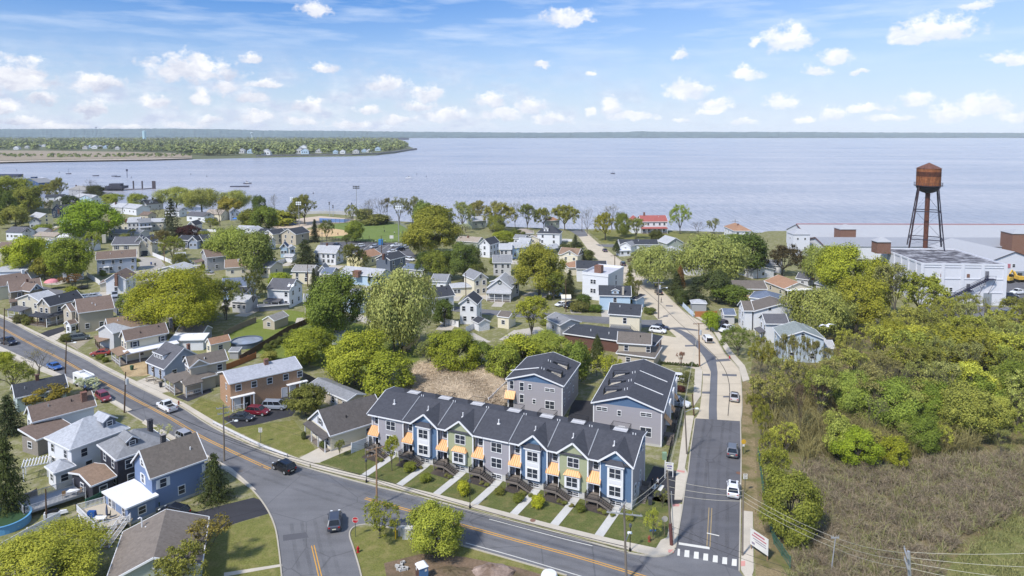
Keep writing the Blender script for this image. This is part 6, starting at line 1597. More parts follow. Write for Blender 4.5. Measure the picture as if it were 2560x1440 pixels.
h=house('low building with slate roof by the water left of the jetty trees',cA(780,270),cA(1062,278),10,3.4,'p',2.2,LGREY,rDG,win=(0,0,0));h.chimney(9,4,1.0,1.5,DBRICK)
h=house('white rambling house with pale roofs behind the bright green tree',cA(1215,395),cA(1360,412),10,4.4,'p',2.4,W_,rLG,win=(3,0,0));h.block(cA(1330,405),cA(1440,400),6,4.4,'f',0,W_,rBL,win=(3,0,1));h.block(cA(1080,390),cA(1220,400),9,4.2,'p',2.6,LGREY,rLG,win=(1,0,0));h.chimney(4,3,.8,1.6,DBRICK)
h=house('grey white house with black roof by the tall dark pine',cA(1462,365),cA(1640,350),9,4.6,'p',2.8,LGREY,rDK,win=(2,1,0));h.dormer(4.2,2.2,1.0,1.2,W_,rDK,.8);h.chimney(7,4.6,.9,1.4,mat('black chimney',rgb(58,58,66,K),'brick'))
h=house('cream house with a red brown roof beyond the bright green tree',cA(1150,570),cA(1285,560),8,4.4,'g',2.4,CREAM,rRB,win=(2,0,1),yaw=14);h.block(cA(1100,580),cA(1190,570),8,4.4,'p',2.4,CREAM,rRB,win=(1,0,0))
h=house('grey house with two storey white porch in the middle of the left town',cA(1265,550),cA(1400,545),9,5.4,'p',2.6,LGREY,rLG,win=(3,0,0));h.block(cA(1390,555),cA(1520,545),8,5.2,'p',2.2,GBLUE,rGR,win=(3,0,1));h.porch('f',.3,h.L-.5,2.2,2.9,rLG)
h=house('pale taupe house with cream roof left of the tall pine',cA(1500,545),cA(1640,540),8,4.6,'p',1.8,BEIGE,rLG,win=(2,0,0))
h=house('long low grey roof with a white railing in front of the beige garage house',cA(1075,655),cA(1390,662),9,3.4,'p',1.6,LGREY,rGR,win=(4,0,0))
h=house('dark blue cottage with white windows below the maroon tree',cA(1765,720),cA(1880,725),8,3.8,'p',1.8,SLATE,rDK,win=(3,0,0));h.block(cA(1880,735),cA(1975,735),9,3.8,'g',2.2,GBLUE,rDK,win=(2,0,1));h.block(cA(2030,730),cA(2120,720),9,3.6,'p',2.4,SLATE,rDK,win=(0,0,0))
h=house('small white gabled house with dark roof between the pine and the white fence',cA(1862,580),cA(1955,580),9,4.6,'g',2.4,W_,rDK,win=(1,0,0));h.block(cA(1905,640),cA(1980,640),5,3.0,'f',0,W_,rPW,win=(1,0,0))
h=house('white cottage with dark roof in front of the bare grey tree',cA(1858,475),cA(2045,488),8,3.6,'p',2.2,W_,rDG,win=(2,0,1),style='plain shutter')
h=house('cream house with sand coloured roof beside the bare grey tree',cA(2045,460),cA(2210,468),8,4.0,'p',2.6,CREAM,rPK,win=(1,0,0))
h=house('blue grey house behind the bare grey tree',cA(2300,445),cA(2392,440),8,5.4,'g',2.4,GBLUE,rGR,win=(2,0,1))
h=house('white house with pale grey roof right of the round willow in the left town',cA(2400,632),cA(2560,640),8,4.2,'g',2.0,W_,rLG,win=(2,1,0));h.block(cA(2350,625),cA(2500,630),8,4.0,'p',2.2,LGREY,rLG,win=(2,0,0))
h=house('pale grey solar roof house with white garage behind the grey lawn',cA(1560,1020),cA(1820,1030),9,3.0,'g',1.6,LGREY,rLG,win=(0,0,0))
h=house('cream house with brown roof behind a pale blue awning',cA(505,640),cA(700,630),9,3.6,'g',2.4,CREAM,rOR,win=(1,0,0));h.block(cA(560,700),cA(860,690),8,3.0,'s',1.2,W_,rPW,win=(0,0,0))
h=house('low tan roofed houses row left of the bright round tree',cA(325,680),cA(545,690),8,3.2,'p',1.6,BEIGE,rPK,win=(2,0,0))
h=house('grey gabled house with pale roof beside the dark navy house',cA(595,520),cA(700,505),9,4.4,'g',2.4,FADEB,rLG,win=(0,0,1),yaw=20)
h=house('small blue gabled cottage between the two bright green trees',cA(440,745),cA(540,745),6,3.2,'g',1.4,LBLUE,rLG,win=(1,0,0))
h=house('white cottage with grey roof right of the ball field pine',cA(2540,700),cA(2650,700),8,3.8,'p',1.8,W_,rLG,win=(1,0,1))
h=house('white garage with dark roof between the tan roadside houses and the lane',cE(1170,520),cE(1400,495),6,2.8,'p',1.2,W_,rDK,win=(0,1,0),cat='garage',name='garage')
def shed(label,A,B,D,h_,wall,top,rise=1.0,roof='p',**k):return house(label,A,B,D,h_,roof,rise,wall,top,cat='shed',name='shed',oh=.15,win=k.pop('win',(0,0,0)),**k)
h=shed('tan garden shed with grey roof and dark open door beside the white deck',cJ(538,1062),cJ(660,1015),cJ(470,1035),2.2,TAN,rDG,.9,win=(0,0,0));h.door(1.3,.05,BLACK,w=1.6,h=1.9)
shed('long stone coloured shed with pale roof in the green back garden',cF(185,575),cF(328,520),cF(62,560),2.6,TAN,roofm('stone grey',150,146,142),1.3,win=(0,1,0))
shed('cream garden shed with brown roof beside the round pool',cE(2105,815),cE(2308,770),cE(2045,790),2.6,CREAM,rOR,1.4,win=(1,1,0),style='near')
shed('small white garden shed with grey roof behind the bright green tree',cF(750,728),cF(880,722),4,2.3,W_,rLG,1.0)
shed('white garden shed with black roof beside the new timber fence',cF(1535,745),cF(1612,700),4.5,2.3,W_,rDG,1.0,win=(0,0,0))
h=shed('white open fronted shed with dark roof beside the tall white house',cF(2225,600),cF(2345,580),4,2.3,W_,rDK,1.0,'g')
shed('cream outbuilding with brown roof and outdoor stair',cF(2410,525),cF(2530,540),5,3.4,CREAM,rGB,1.0,win=(1,0,0))
shed('brown roofed dark shed behind the cream porch house',cE(1755,690),cE(2030,695),5,2.6,MGREY,rGB,1.4)
shed('small grey tool shed beside the white fence near the pool',cE(2285,880),cE(2385,880),2.2,1.9,MGREY,rGR,.5,'s')
shed('cream arched tool shed beside the white car by the cross street',cGp(497,345),cGp(590,345),4,2.6,CREAM,CREAM,.7,'p')
shed('grey gazebo roof beside the pool fence right of the road',cGp(1795,395),cGp(1950,400),4,2.6,MGREY,rLG,.9,'h')
h=shed('wide brown roofed carport beside the tan house with the brick chimney',cA(620,1060),cA(760,1065),4,2.6,W_,rPW,.3,'s')
h=house('low house with dark roof at the left end of the courts',cB(0,650),cB(105,655),8,3.6,'p',1.8,W_,rDK,win=(2,0,1))
h=house('beige house wall with grey roof beside the white blossoming tree',cB(-30,985),cB(140,1000),8,4.2,'p',1.8,BEIGE,rGR,win=(2,0,1))
h=house('small white open shelter beside the dark broad evergreen',cB(275,885),cB(365,890),4,2.6,'p',.9,W_,rLG,win=(0,0,0),cat='shed',name='shed')
h=house('pale roofed cottage between the blue house row and the black pyramid roof',cC(60,745),cC(170,750),7,4.4,'p',1.8,W_,rLG,win=(2,0,1))
h=house('white cottage with grey roof under the shore oaks',cC(10,705),cC(120,712),7,3.4,'p',1.6,W_,rGR,win=(2,0,0))
h=house('white house with grey roof at the left of the dark navy house',cA(330,640),cA(430,645),7,3.6,'p',1.8,W_,rGR,win=(2,0,1))
h=house('cream house with grey roof showing left of the round dark evergreen',cA(430,345),cA(520,350),7,4.2,'p',1.8,CREAM,rGR,win=(2,0,1))
h=house('grey house with charcoal roof between the navy house and the green tree',cA(735,455),cA(860,460),8,4.2,'p',2.0,LGREY,rDG,win=(2,0,1))
h=house('white house with grey roof in front of the left shore willows',cA(1640,430),cA(1790,435),8,4.0,'p',2.0,W_,rGR,win=(2,0,1))
h=house('tan cottage with brown roof right of the small bare grey tree',cA(1390,470),cA(1480,475),7,3.8,'p',1.8,TAN,rBR,win=(1,0,1))
h=house('white house with dark roof below the long low railing roof',cA(760,760),cA(900,765),7,3.6,'p',1.8,W_,rDK,win=(2,0,0))
h=house('slate cottage with pale roof left of the taupe porch house',cA(1770,905),cA(1870,895),7,3.6,'p',1.8,GBLUE,rLG,win=(1,0,1))
h=house('white house with brown roof right of the round willow',cB(25,745),cB(130,748),7,4.0,'p',1.9,W_,rBR,win=(2,0,1))
h=house('grey roofed white house between the oak and the cream cottage',cB(1950,880),cB(2090,885),7,3.8,'p',1.8,W_,rGR,win=(2,0,1))
h=house('cream house with slate roof behind the broad mid green tree',cB(640,1060),cB(760,1064),7,4.0,'p',1.8,CREAM,rBL,win=(2,0,1))
LIME=(164,176,56);LIME2=(146,164,52);YMAP=(178,172,46);GOLD=(164,156,60);MID=(104,140,60);DEEP=(76,112,52);EVER=(58,82,54);SPRU=(66,88,50)
WILL=(168,178,116);WIL2=(150,164,92);OLIV=(140,138,72);BUD=(150,138,84);BARE=(132,120,108);SAGE=(140,158,100);MAROON=(92,44,54);RUSTB=(150,104,70);BLOS=(226,224,214);YG=(170,176,62)
TREES=[(936,855,1150,0,None,None,None),(436,672,830,214,'fine0',YMAP,'huge yellow green maple behind the ochre and cream roadside houses'),(838,682,850,132,'hero1',MID,'broad mid green tree beside the light blue house'),(810,735,815,78,'round0',LIME2,'brighter green tree growing in front of the broad mid green tree'),(1003,670,880,160,'willow0',WILL,'tallest pale green willow in the centre of the gardens'),(985,742,885,128,'willow1',(140,148,84),'darker olive willow with leaning trunks below the pale willow'),(772,822,912,112,'hero1',LIME2,'rounded bright green tree just behind the orange brick building'),(888,830,962,140,'hero0',LIME,'vivid lime green tree with visible trunk between brick building and reeds'),(972,880,985,112,'round1',LIME2,'low green tree to the right of the vivid lime tree'),(1140,828,930,120,'hero0',LIME2,'dense green tree at the back of the straw coloured reeds'),(1075,850,920,66,'sparse0',SAGE,'thin pale green sapling left of the dense green reed tree'),(1200,850,922,60,'round2',MID,'green tree right of the dense green reed tree'),(1330,742,850,84,'sparse1',YG,'spiky yellow green tree left of the grey shed house'),(1300,838,930,92,'round0',LIME,'lime green tree left behind the lone townhouse block'),(1370,830,905,110,'hero1',(150,172,76),'wide yellow green tree right behind the lone townhouse block'),(1262,860,950,74,'round1',(142,164,66),'yellow green bush tree between reeds and the lone townhouse block'),(1440,850,955,70,'round2',MID,'mid green tree squeezed beside the lone townhouse block'),(1492,832,940,42,'column0',(74,92,50),'tall dark cypress by the long brick building'),(1519,890,975,76,'sparse0',YG,'feathery yellow green tree behind the side road townhouse block'),(1110,748,815,48,'round0',DEEP,'small round dark green tree beside the white fence'),(1098,718,800,10,None,None,None),(537,1130,1250,92,'conifer0',SPRU,'dark green conifer at the corner of the blue house'),(20,1085,1290,108,'conifer1',(70,92,50),'big dark evergreen at the left edge by the pool deck'),(22,985,1085,84,'conifer0',EVER,'dark spruce at the left edge below the teal cottage'),(112,962,1010,92,'round2',(158,134,54),'amber leaved shrub tree in front of the teal cottage'),(95,1345,1500,270,'fine1',(186,180,70),'large yellow green crown in the bottom left corner'),(350,1395,1480,10,None,None,None),(212,1385,1480,90,'sparse2',(190,184,88),'thin yellowish sapling beside the worn brown roof'),(505,1300,1420,110,'bud0',(156,134,70),'thin rust tinged tree at the worn brown roof corner'),(455,1370,1500,120,'sparse1',(148,142,70),'sparse olive tree overhanging the bottom edge at the left'),(100,870,960,110,'bare0',(168,150,96),'bare budding tree by the blue car at the left roadside'),(32,905,985,78,'sparse0',(152,164,74),'light green tree at the left edge of the road'),(8,880,920,40,'round0',LIME,'bright green bush at the left edge of the pavement'),(212,945,985,52,'sparse2',(232,230,222),'white blossoming tree beside the camper van'),(405,1062,1120,42,'bud1',(208,202,150),'pale blossoming twiggy tree between the charcoal house and the road'),(948,1258,1345,92,'sparse0',(150,158,66),'young tree beside the stop sign on the grass island'),(1090,1262,1380,136,'hero0',(158,174,70),'larger bushy green tree on the grass island'),(850,1100,1142,24,'sparse1',(140,150,92),'slim young tree in the ranch driveway'),(925,1035,1085,26,'sparse2',(150,156,92),'small street tree between the cream bungalow and the townhouses'),(980,1090,1177,36,'sparse1',(176,182,66),'young yellow green tree on the first townhouse lawn'),(1633,1275,1350,42,'sparse0',(176,188,84),'young tree on the corner lawn by the hydrant'),(1655,1225,1268,34,'bud1',(130,136,84),'thin twiggy tree beside the end townhouse driveway'),(765,965,1040,88,'round2',(122,126,60),'olive bush in front of the tan outbuilding'),(1702,880,930,24,'bud0',(170,120,120),'small pink leaved tree by the concrete apron'),(1715,930,985,34,'sparse1',(112,122,72),'olive tree behind the parked white cars by the townhouse block'),(1776,778,828,38,'round0',(128,172,40),'small bright green tree on the driveway right of the road'),(1845,820,890,76,'sparse0',(104,136,62),'green tree leaning over the right pavement'),(1640,612,718,118,'willow0',(160,176,108),'left one of two big pale willows beyond the road bend'),(1775,588,712,150,'willow1',(156,172,104),'right larger one of two big pale willows beyond the road bend'),(1868,582,690,95,'round1',DEEP,'dark green tree next to the right pale willow'),(1955,612,690,90,'oak0',(96,80,60),'dark leafless looking tree with brown buds behind the orange roof'),(1700,660,735,26,'column0',RUSTB,'narrow rust brown evergreen below the willows'),(1738,690,758,72,'conifer1',(60,82,56),'dark evergreen mass below the willows'),(1690,676,738,50,'conifer0',(72,90,58),'evergreen behind the rust brown tree'),(1790,672,755,66,'round2',(74,98,60),'shadowed green tree right of the evergreen mass'),(1825,712,762,78,'round0',(92,128,54),'wide round green tree in front of the yellow bungalow'),(1702,722,762,34,'round1',(70,94,54),'dark shrub tree by the blue white fence'),(1574,660,760,52,'conifer1',(128,128,56),'olive gold conifer beside the concrete road'),(1592,700,770,34,'bud0',(132,126,76),'thin bare tree at the left kerb of the concrete road'),(1507,697,745,46,'conifer0',(62,98,66),'blue green pine in front of the white terrace house'),(1424,672,745,40,'conifer1',(62,76,48),'dark conifer with brown trunk left of the terrace house'),(1458,735,770,32,'round0',DEEP,'round green shrub tree by the parked black truck'),(1348,610,740,122,'hero0',GOLD,'golden olive oak in the centre by the light grey house'),(1385,682,750,54,'sparse1',(120,142,60),'green tree at the right foot of the golden oak'),(1438,585,625,26,'conifer0',(76,94,74),'blue grey spruce beside the road near the shore'),(1412,610,640,30,'round1',(82,96,50),'dark shrubs by the brown roofed cottage'),(1541,600,640,20,'column1',(58,80,48),'dark clipped evergreen at the black roofed white house'),(1583,645,660,26,'sparse0',MAROON,'small maroon tree by the white entrance wing'),(1640,574,606,34,'round2',(88,96,52),'olive shrub tree below the red roofed house'),(1700,512,585,46,'sparse0',(136,176,76),'slender bright green tree right of the red roofed house'),(1590,545,598,42,'sparse1',(140,158,86),'pale green tree in front of the red roofed house'),(1513,530,600,60,'oak0',(170,158,64),'yellow budding tree on the shore lawn'),(1555,530,592,34,'round1',(112,134,62),'green tree left of the red roofed house'),(1530,508,575,56,'bare0',(140,130,100),'bare crowned tree at the water behind the shore lawn'),(1468,516,590,34,'bare0',(128,122,88),'ivy clad bare tree beside the road end'),(1412,512,575,62,'oak1',(164,156,72),'spreading shore oak left of the road end'),(1360,518,572,44,'oak0',(152,154,70),'olive shore oak next to the spreading oak'),(1318,510,575,46,'sparse1',(120,138,76),'grey green shore tree with dark base'),(1288,500,570,40,'bare0',(150,144,92),'half bare leaning shore tree'),(1248,505,575,70,'oak1',(168,156,84),'wide budding oak on the shore behind the pale houses'),(1198,500,560,58,'oak0',(164,150,96),'pinkish budding oak on the shore'),(1155,505,575,56,'sparse0',(152,166,100),'pale green shore tree left of the pinkish oak'),(1240,536,580,44,'round1',(146,146,70),'rounded olive tree by the green grey cottage'),(1165,558,582,24,'sparse2',BLOS,'white blossom tree before the green grey cottage'),(1745,552,586,36,'bare0',(110,96,86),'leaning bare shrub on the shore bank'),(1785,545,585,30,'sparse2',(150,146,92),'small round budding tree near the hipped waterside house'),(1838,585,620,60,'round0',(116,150,64),'green tree before the hipped waterside house'),(1290,572,600,38,'round2',(100,116,56),'shrub tree beside the cottage with tan roof'),(1258,576,610,48,'round0',LIME2,'bright green tree above the light grey house'),(1075,540,640,124,'hero1',GOLD,'largest golden olive oak beside the parking lot'),(1082,512,600,100,'round0',(146,142,50),'golden tree behind the largest oak by the ball field'),(1060,500,575,50,'round2',(112,146,76),'green shore tree behind the golden trees'),(1160,605,705,92,'hero0',(92,124,60),'deep green broad tree left of the grey house'),(1092,625,700,62,'round0',(120,138,56),'green tree between oak and deep green tree'),(1060,630,690,34,'round1',DEEP,'dark tree right of the parked white pickup'),(1195,660,720,46,'sparse0',(110,122,64),'thin olive tree right of the deep green tree'),(880,610,690,56,'sparse1',(124,128,70),'untidy olive tree right of the long white house'),(905,625,690,40,'sparse2',(110,116,66),'tangled vine tree beside the tan orange roofed house'),(764,596,665,74,'conifer1',(62,82,52),'broad dark evergreen left of the long white house'),(787,546,605,30,'conifer0',(52,68,48),'narrow dark spruce at the ball field edge'),(817,550,605,34,'sparse0',(120,134,60),'leaning green tree right of the dark spruce'),(886,550,605,44,'round2',(128,156,62),'round headed park tree on the ball field edge'),(780,500,560,0,None,None,None),(762,485,560,66,'oak0',(150,144,80),'tall budding tree left of the blue court'),(740,505,560,40,'sparse1',(160,158,76),'yellowish shrub tree at the court fence'),(687,483,540,26,'bare0',BARE,'solitary rounded bare tree on the left shore'),(648,488,540,34,'round1',DEEP,'dark green tree left of the rounded bare tree'),(665,515,580,60,'round0',(108,142,56),'green tree at the left end of the courts'),(630,520,575,60,'round2',(132,138,58),'olive green tree left of the court trees'),(700,525,560,90,'shrub0',(160,164,62),'yellow green scrub along the shore path'),(880,512,555,30,'sparse0',(152,156,94),'small pale tree at the court corner'),(910,520,552,40,'shrub1',(150,146,94),'scrubby thicket right of the blue court'),(925,495,556,40,'bare0',(124,112,104),'first bare tree in the bare group right of the light mast'),(952,492,560,44,'bare0',(120,108,98),'largest bare tree in the bare group right of the light mast'),(968,494,558,22,'bud0',(130,118,96),'thin last tree of the bare group right of the light mast'),(1000,492,562,44,'bud1',(136,140,88),'ivy hung thin trees at the field corner'),(1032,490,560,40,'sparse2',(140,142,96),'tall feathery tree at the field corner'),(940,535,560,70,'shrub0',(126,128,72),'low thicket under the bare shore trees'),(530,0,0,0,None,None,None),(578,568,665,106,'willow1',(146,172,82),'round bright willow in the middle of the left town'),(640,578,690,84,'round0',(120,142,74),'green tree right of the round bright willow'),(662,645,690,28,'sparse2',BLOS,'white blossoming tree beside the cream house'),(700,680,720,52,'round1',(144,176,56),'low bright green tree above the dark roofed white house'),(632,680,775,56,'sparse0',(120,120,66),'tangled twiggy tree beside the white two storey house'),(785,668,725,30,'conifer0',(66,80,50),'small dark conifer beside the utility pole'),(923,682,715,8,'column1',(52,84,48),'left one of a pair of narrow arborvitae'),(930,680,715,8,'column0',(52,84,48),'right one of a pair of narrow arborvitae'),(850,785,850,84,'bare0',(108,92,84),'tangled bare purple grey thicket in the back gardens'),(30,440,530,112,'hero0',(150,164,62),'big yellow green tree mass at the left edge near the water'),(70,465,535,62,'round1',(140,148,60),'olive tree right of the big left edge mass'),(12,470,560,50,'round2',(92,124,52),'dark green lower tree at the left edge'),(38,515,570,58,'round0',(156,158,76),'pale olive round tree below the left edge mass'),(228,500,605,122,'hero1',(118,172,44),'vivid green round tree in the left town'),(233,580,640,40,'sparse0',(150,172,62),'light green tree below the vivid round tree'),(150,443,505,42,'oak0',(158,150,86),'tan budding tree near the left shore'),(122,458,505,40,'sparse1',(172,160,74),'yellowish tree beside the tan budding tree'),(228,446,490,26,'bare0',(130,120,112),'small bare tree near the jetty'),(238,462,498,40,'round1',(92,92,64),'dark shrub tree at the jetty landing'),(177,487,520,38,'round2',(56,84,58),'dark blue green round evergreen in the left town'),(282,484,512,44,'round0',(150,170,64),'low bright tree at the left waterside'),(344,483,525,46,'round1',(146,164,72),'rounded light green tree on the left shore'),(440,467,520,78,'willow0',(166,178,92),'first pale shore willow behind the tall pine'),(505,470,530,80,'willow1',(164,168,92),'second pale shore willow right of the tall pine'),(588,475,530,68,'willow0',(160,170,92),'third pale shore willow'),(574,492,540,52,'round2',(170,150,60),'ochre round tree before the pale shore willows'),(430,490,605,60,'pine0',(66,80,62),'tall dark pine towering over the left town'),(470,562,602,52,'round0',(88,48,56),'maroon leaved tree below the tall pine'),(550,515,565,52,'bare0',(136,126,116),'wide bare grey tree in the left town'),(525,545,575,36,'sparse0',(150,156,70),'low yellow green tree below the bare grey tree'),(395,518,545,36,'bare0',(136,124,116),'small grey bare tree left of the tall pine'),(408,575,645,42,'sparse1',(136,118,80),'brownish budding tree by the beige garage house'),(432,590,655,52,'sparse0',(152,164,72),'pale green tree beside the street lamp in the left town'),(450,632,665,34,'round1',(136,134,64),'olive shrub tree by the white fence in the left town'),(75,590,690,106,'hero0',(158,182,46),'bright yellow green tree at the left above the porch houses'),(172,592,705,96,'hero1',(132,160,52),'green tree right of the bright yellow green left tree'),(112,640,700,54,'round2',(150,140,54),'amber green tree in front of the bright left tree'),(182,685,718,50,'sparse2',(150,106,66),'rust coloured small tree by the pink parasol'),(180,715,735,34,'shrub0',(150,160,62),'clipped green shrub by the dark trampoline'),(105,560,585,44,'shrub1',(130,152,60),'green shrubs below the yellow house'),(125,500,530,24,'sparse2',(168,170,100),'pale sapling left of the dark navy house'),(322,735,770,44,'round1',(120,150,74),'green tree left of the huge yellow maple'),(500,735,815,66,'round0',(160,160,50),'right shoulder tree of the huge yellow maple'),(566,700,800,70,'sparse1',(132,148,80),'grey green tree right of the huge yellow maple'),(560,690,740,46,'sparse2',(140,160,70),'pale green tree above the grey green tree'),(258,675,690,18,'shrub0',(120,140,70),'bush in front of the grey blue two storey house'),(2100,610,745,110,'hero1',(166,182,58),'bright lime yellow tree in front of the white warehouse'),(2052,612,720,92,'willow1',(148,170,92),'pale green tree left of the lime yellow tree'),(2050,718,850,140,'willow0',(156,166,96),'broad pale olive willow behind the pale blue house'),(2140,690,830,120,'hero0',(170,162,56),'ochre yellow tree right of the pale willow'),(2195,640,790,70,'round2',(160,166,56),'yellow tree left of the tall twiggy trees'),(2238,660,805,84,'bud0',(158,152,100),'tall twiggy grey tree in front of the warehouse corner'),(2298,682,805,104,'oak1',(168,168,72),'flat topped tree standing clear in front of the warehouse wall'),(2420,735,815,70,'sparse0',(160,156,80),'sparse budding tree before the warehouse fire stair'),(2460,738,812,60,'bare0',(156,150,90),'leaning thin tree right of the fire stair foot'),(2378,770,805,26,'conifer0',(96,108,56),'small dark conifer at the warehouse yard edge'),(2550,745,830,90,'sparse1',(152,146,74),'olive tree at the right edge by the yard'),]
for t in TREES:
 if t[4]:tree(*t[:4],t[4],t[5],t[6])
for(x,y,w,lab)in[(668,872,20,'first'),(683,864,20,'second'),(698,855,19,'third'),(714,845,19,'fourth'),(732,836,18,'fifth')]:
 tree(x,y-14,y+6,w,'shrub0',(104,122,60),'clipped green ball shrub in the garden hedge row by the round pool','ball shrubs in the garden row')
for(x,y,w,h_,c,lab)in[(672,893,36,22,(168,160,84),'yellowish rounded shrub above the brick building roof'),(252,893,18,12,(108,128,52),'round clipped shrub by the red car'),(264,900,16,10,(112,132,54),'smaller clipped shrub beside the porch of the cream house'),(50,798,30,18,(112,108,66),'brownish low shrub by the left pavement'),(72,803,26,16,(120,126,66),'green low shrub by the left pavement'),(165,845,30,16,(104,112,62),'shrub at the steps of the large tan house'),(760,1090,12,16,(84,106,62),'small cone shrub in the bungalow flower bed'),(809,1112,17,16,(88,112,60),'tiered topiary shrub by the bungalow corner'),(1490,772,30,16,(76,120,46),'square clipped green hedge by the cross street'),(1447,768,46,20,(128,122,70),'low brownish shrubs behind the clipped hedge'),(1730,910,12,7,(70,94,52),'small round shrub by the concrete apron'),(1440,615,28,16,(84,100,54),'dark shrub pair by the concrete road'),(1470,640,30,22,(88,104,52),'dark green shrub at the brown roofed cottage corner'),(1700,972,26,12,(104,54,62),'maroon low shrub by the parked cars'),(1025,1168,28,20,(126,142,56),'yellow green shrub by the first stair of the townhouses'),(1064,1195,26,18,(122,142,58),'green shrub under the stair of the left green townhouse'),(1160,1222,30,30,(180,184,50),'bright yellow shrub below the left green townhouse stair'),(1250,1228,24,14,(124,128,62),'low shrub by the middle grey townhouse stair'),(1345,1256,30,26,(184,190,46),'bright yellow shrub by the middle blue townhouse'),(1296,1246,26,16,(108,126,54),'green shrub beside the path of the middle blue townhouse'),(1452,1270,24,16,(110,128,56),'green shrub under the last stair of the row'),(1575,1292,20,16,(168,172,80),'yellowish shrub at the end corner of the row')]:
 tree(x,y-h_*.7,y+h_*.5,w,'shrub1',c,lab)
for i in range(14):
 x=1655+i*6.8;tree(x,903+i*.5,910+i*.6,7,'shrub0',(72,96,52),'tiny clipped hedge bush in the row below the concrete apron','hedge bushes below the apron')
for i,(u,v)in enumerate([(3.2,-2.2),(4.0,-2.4),(9.6,-2.2),(10.5,-2.5),(16.6,-2.3),(17.4,-2.6),(22.8,-2.2),(23.9,-2.4),(29.6,-2.2),(30.3,-2.4),(35.9,-2.2),(36.8,-2.4),(42.2,-2.2),(43.0,-2.5),(11.4,-1.9),(31.3,-2.5),(38.0,-2.7),(44.2,-2.6)]):
 plant(TW(u,v,.02),.5,.75,'shrub%d'%(i%2),[(150,140,92),(128,136,76)][i%2],'low grassy tuft in the mulch beds by the townhouse stairs','tufts in the mulch beds')
def proj(P):
 d=CH-P[2];zc=P[1]*CP+d*SP;return(1280+FPX*P[0]/zc,YC+FPX*(d*CP-P[1]*SP)/zc)
WOODP=[(1884,985),(1960,965),(2090,955),(2110,890),(2200,870),(2330,825),(2440,850),(2560,830),(2760,840),(2800,1130),(2560,1150),(2400,1150),(2250,1150),(2120,1130),(2040,1120),(1965,1140),(1905,1050),(1890,960)]
wr=random.Random(21);pts=[];wp2=[G(p)for p in WOODP];wxy=[(p.x,p.y)for p in wp2]
x0,x1=min(p[0]for p in wxy),max(p[0]for p in wxy);y0,y1=min(p[1]for p in wxy),max(p[1]for p in wxy)
tries=0
while len(pts)<112 and tries<9000:
 tries+=1
 p=(wr.uniform(x0,x1),wr.uniform(y0,y1))
 if not in_poly(p[0],p[1],wxy):continue
 if any((p[0]-q[0])**2+(p[1]-q[1])**2<5.2**2 for q in pts):continue
 pts.append(p)
WK=[('sparse0',(150,152,76)),('sparse1',(144,146,78)),('sparse2',(158,160,74)),('bud0',(142,138,92)),('bud1',(140,138,84)),('sparse0',(132,148,72)),('sparse2',(160,164,74)),('sparse1',(172,168,72)),('sparse2',(152,152,90)),('hero1',(150,156,78))]
for i,p in enumerate(pts):
 kd,c=WK[wr.randrange(len(WK))]
 gx,gy=proj((p[0],p[1],0))
 if gx<2270 and gy>930 and wr.random()<.8:kd,c=wr.choice([('bud0',(156,142,100)),('bud1',(150,138,96)),('sparse2',(158,148,88)),('bare1',(140,128,96)),('bud0',(150,150,84)),('sparse0',(152,152,80))])
 elif gy<960 and wr.random()<.6:kd,c=wr.choice([('sparse1',(178,170,72)),('sparse0',(170,164,74)),('sparse2',(164,156,80))])
 h_=wr.uniform(7,10.5)if kd[0]!='b' else wr.uniform(8,11)
 qx,qy=proj((p[0],p[1],0))
 if qx<2110:h_=min(h_,max(2.2,height_at(Vector((p[0],p[1],0)),895)))
 if qy>1100:h_*=.62
 lab={'s':'olive budding tree in the dense wood right of the side road','b':'bare twiggy tree with few buds in the dense wood right of the side road','h':'leafy yellow olive tree in the dense wood right of the side road'}[kd[0]]
 f_=wr.uniform(.9,1.12);c=tuple(min(255,v*f_)for v in c)
 plant(Vector((p[0],p[1],0)),h_,h_*(wr.uniform(.72,.98)if kd[0]!='b' else.62),kd,c,lab,{'s':'budding trees of the wood','b':'bare trees of the wood','h':'leafy trees of the wood'}[kd[0]],k=.95)
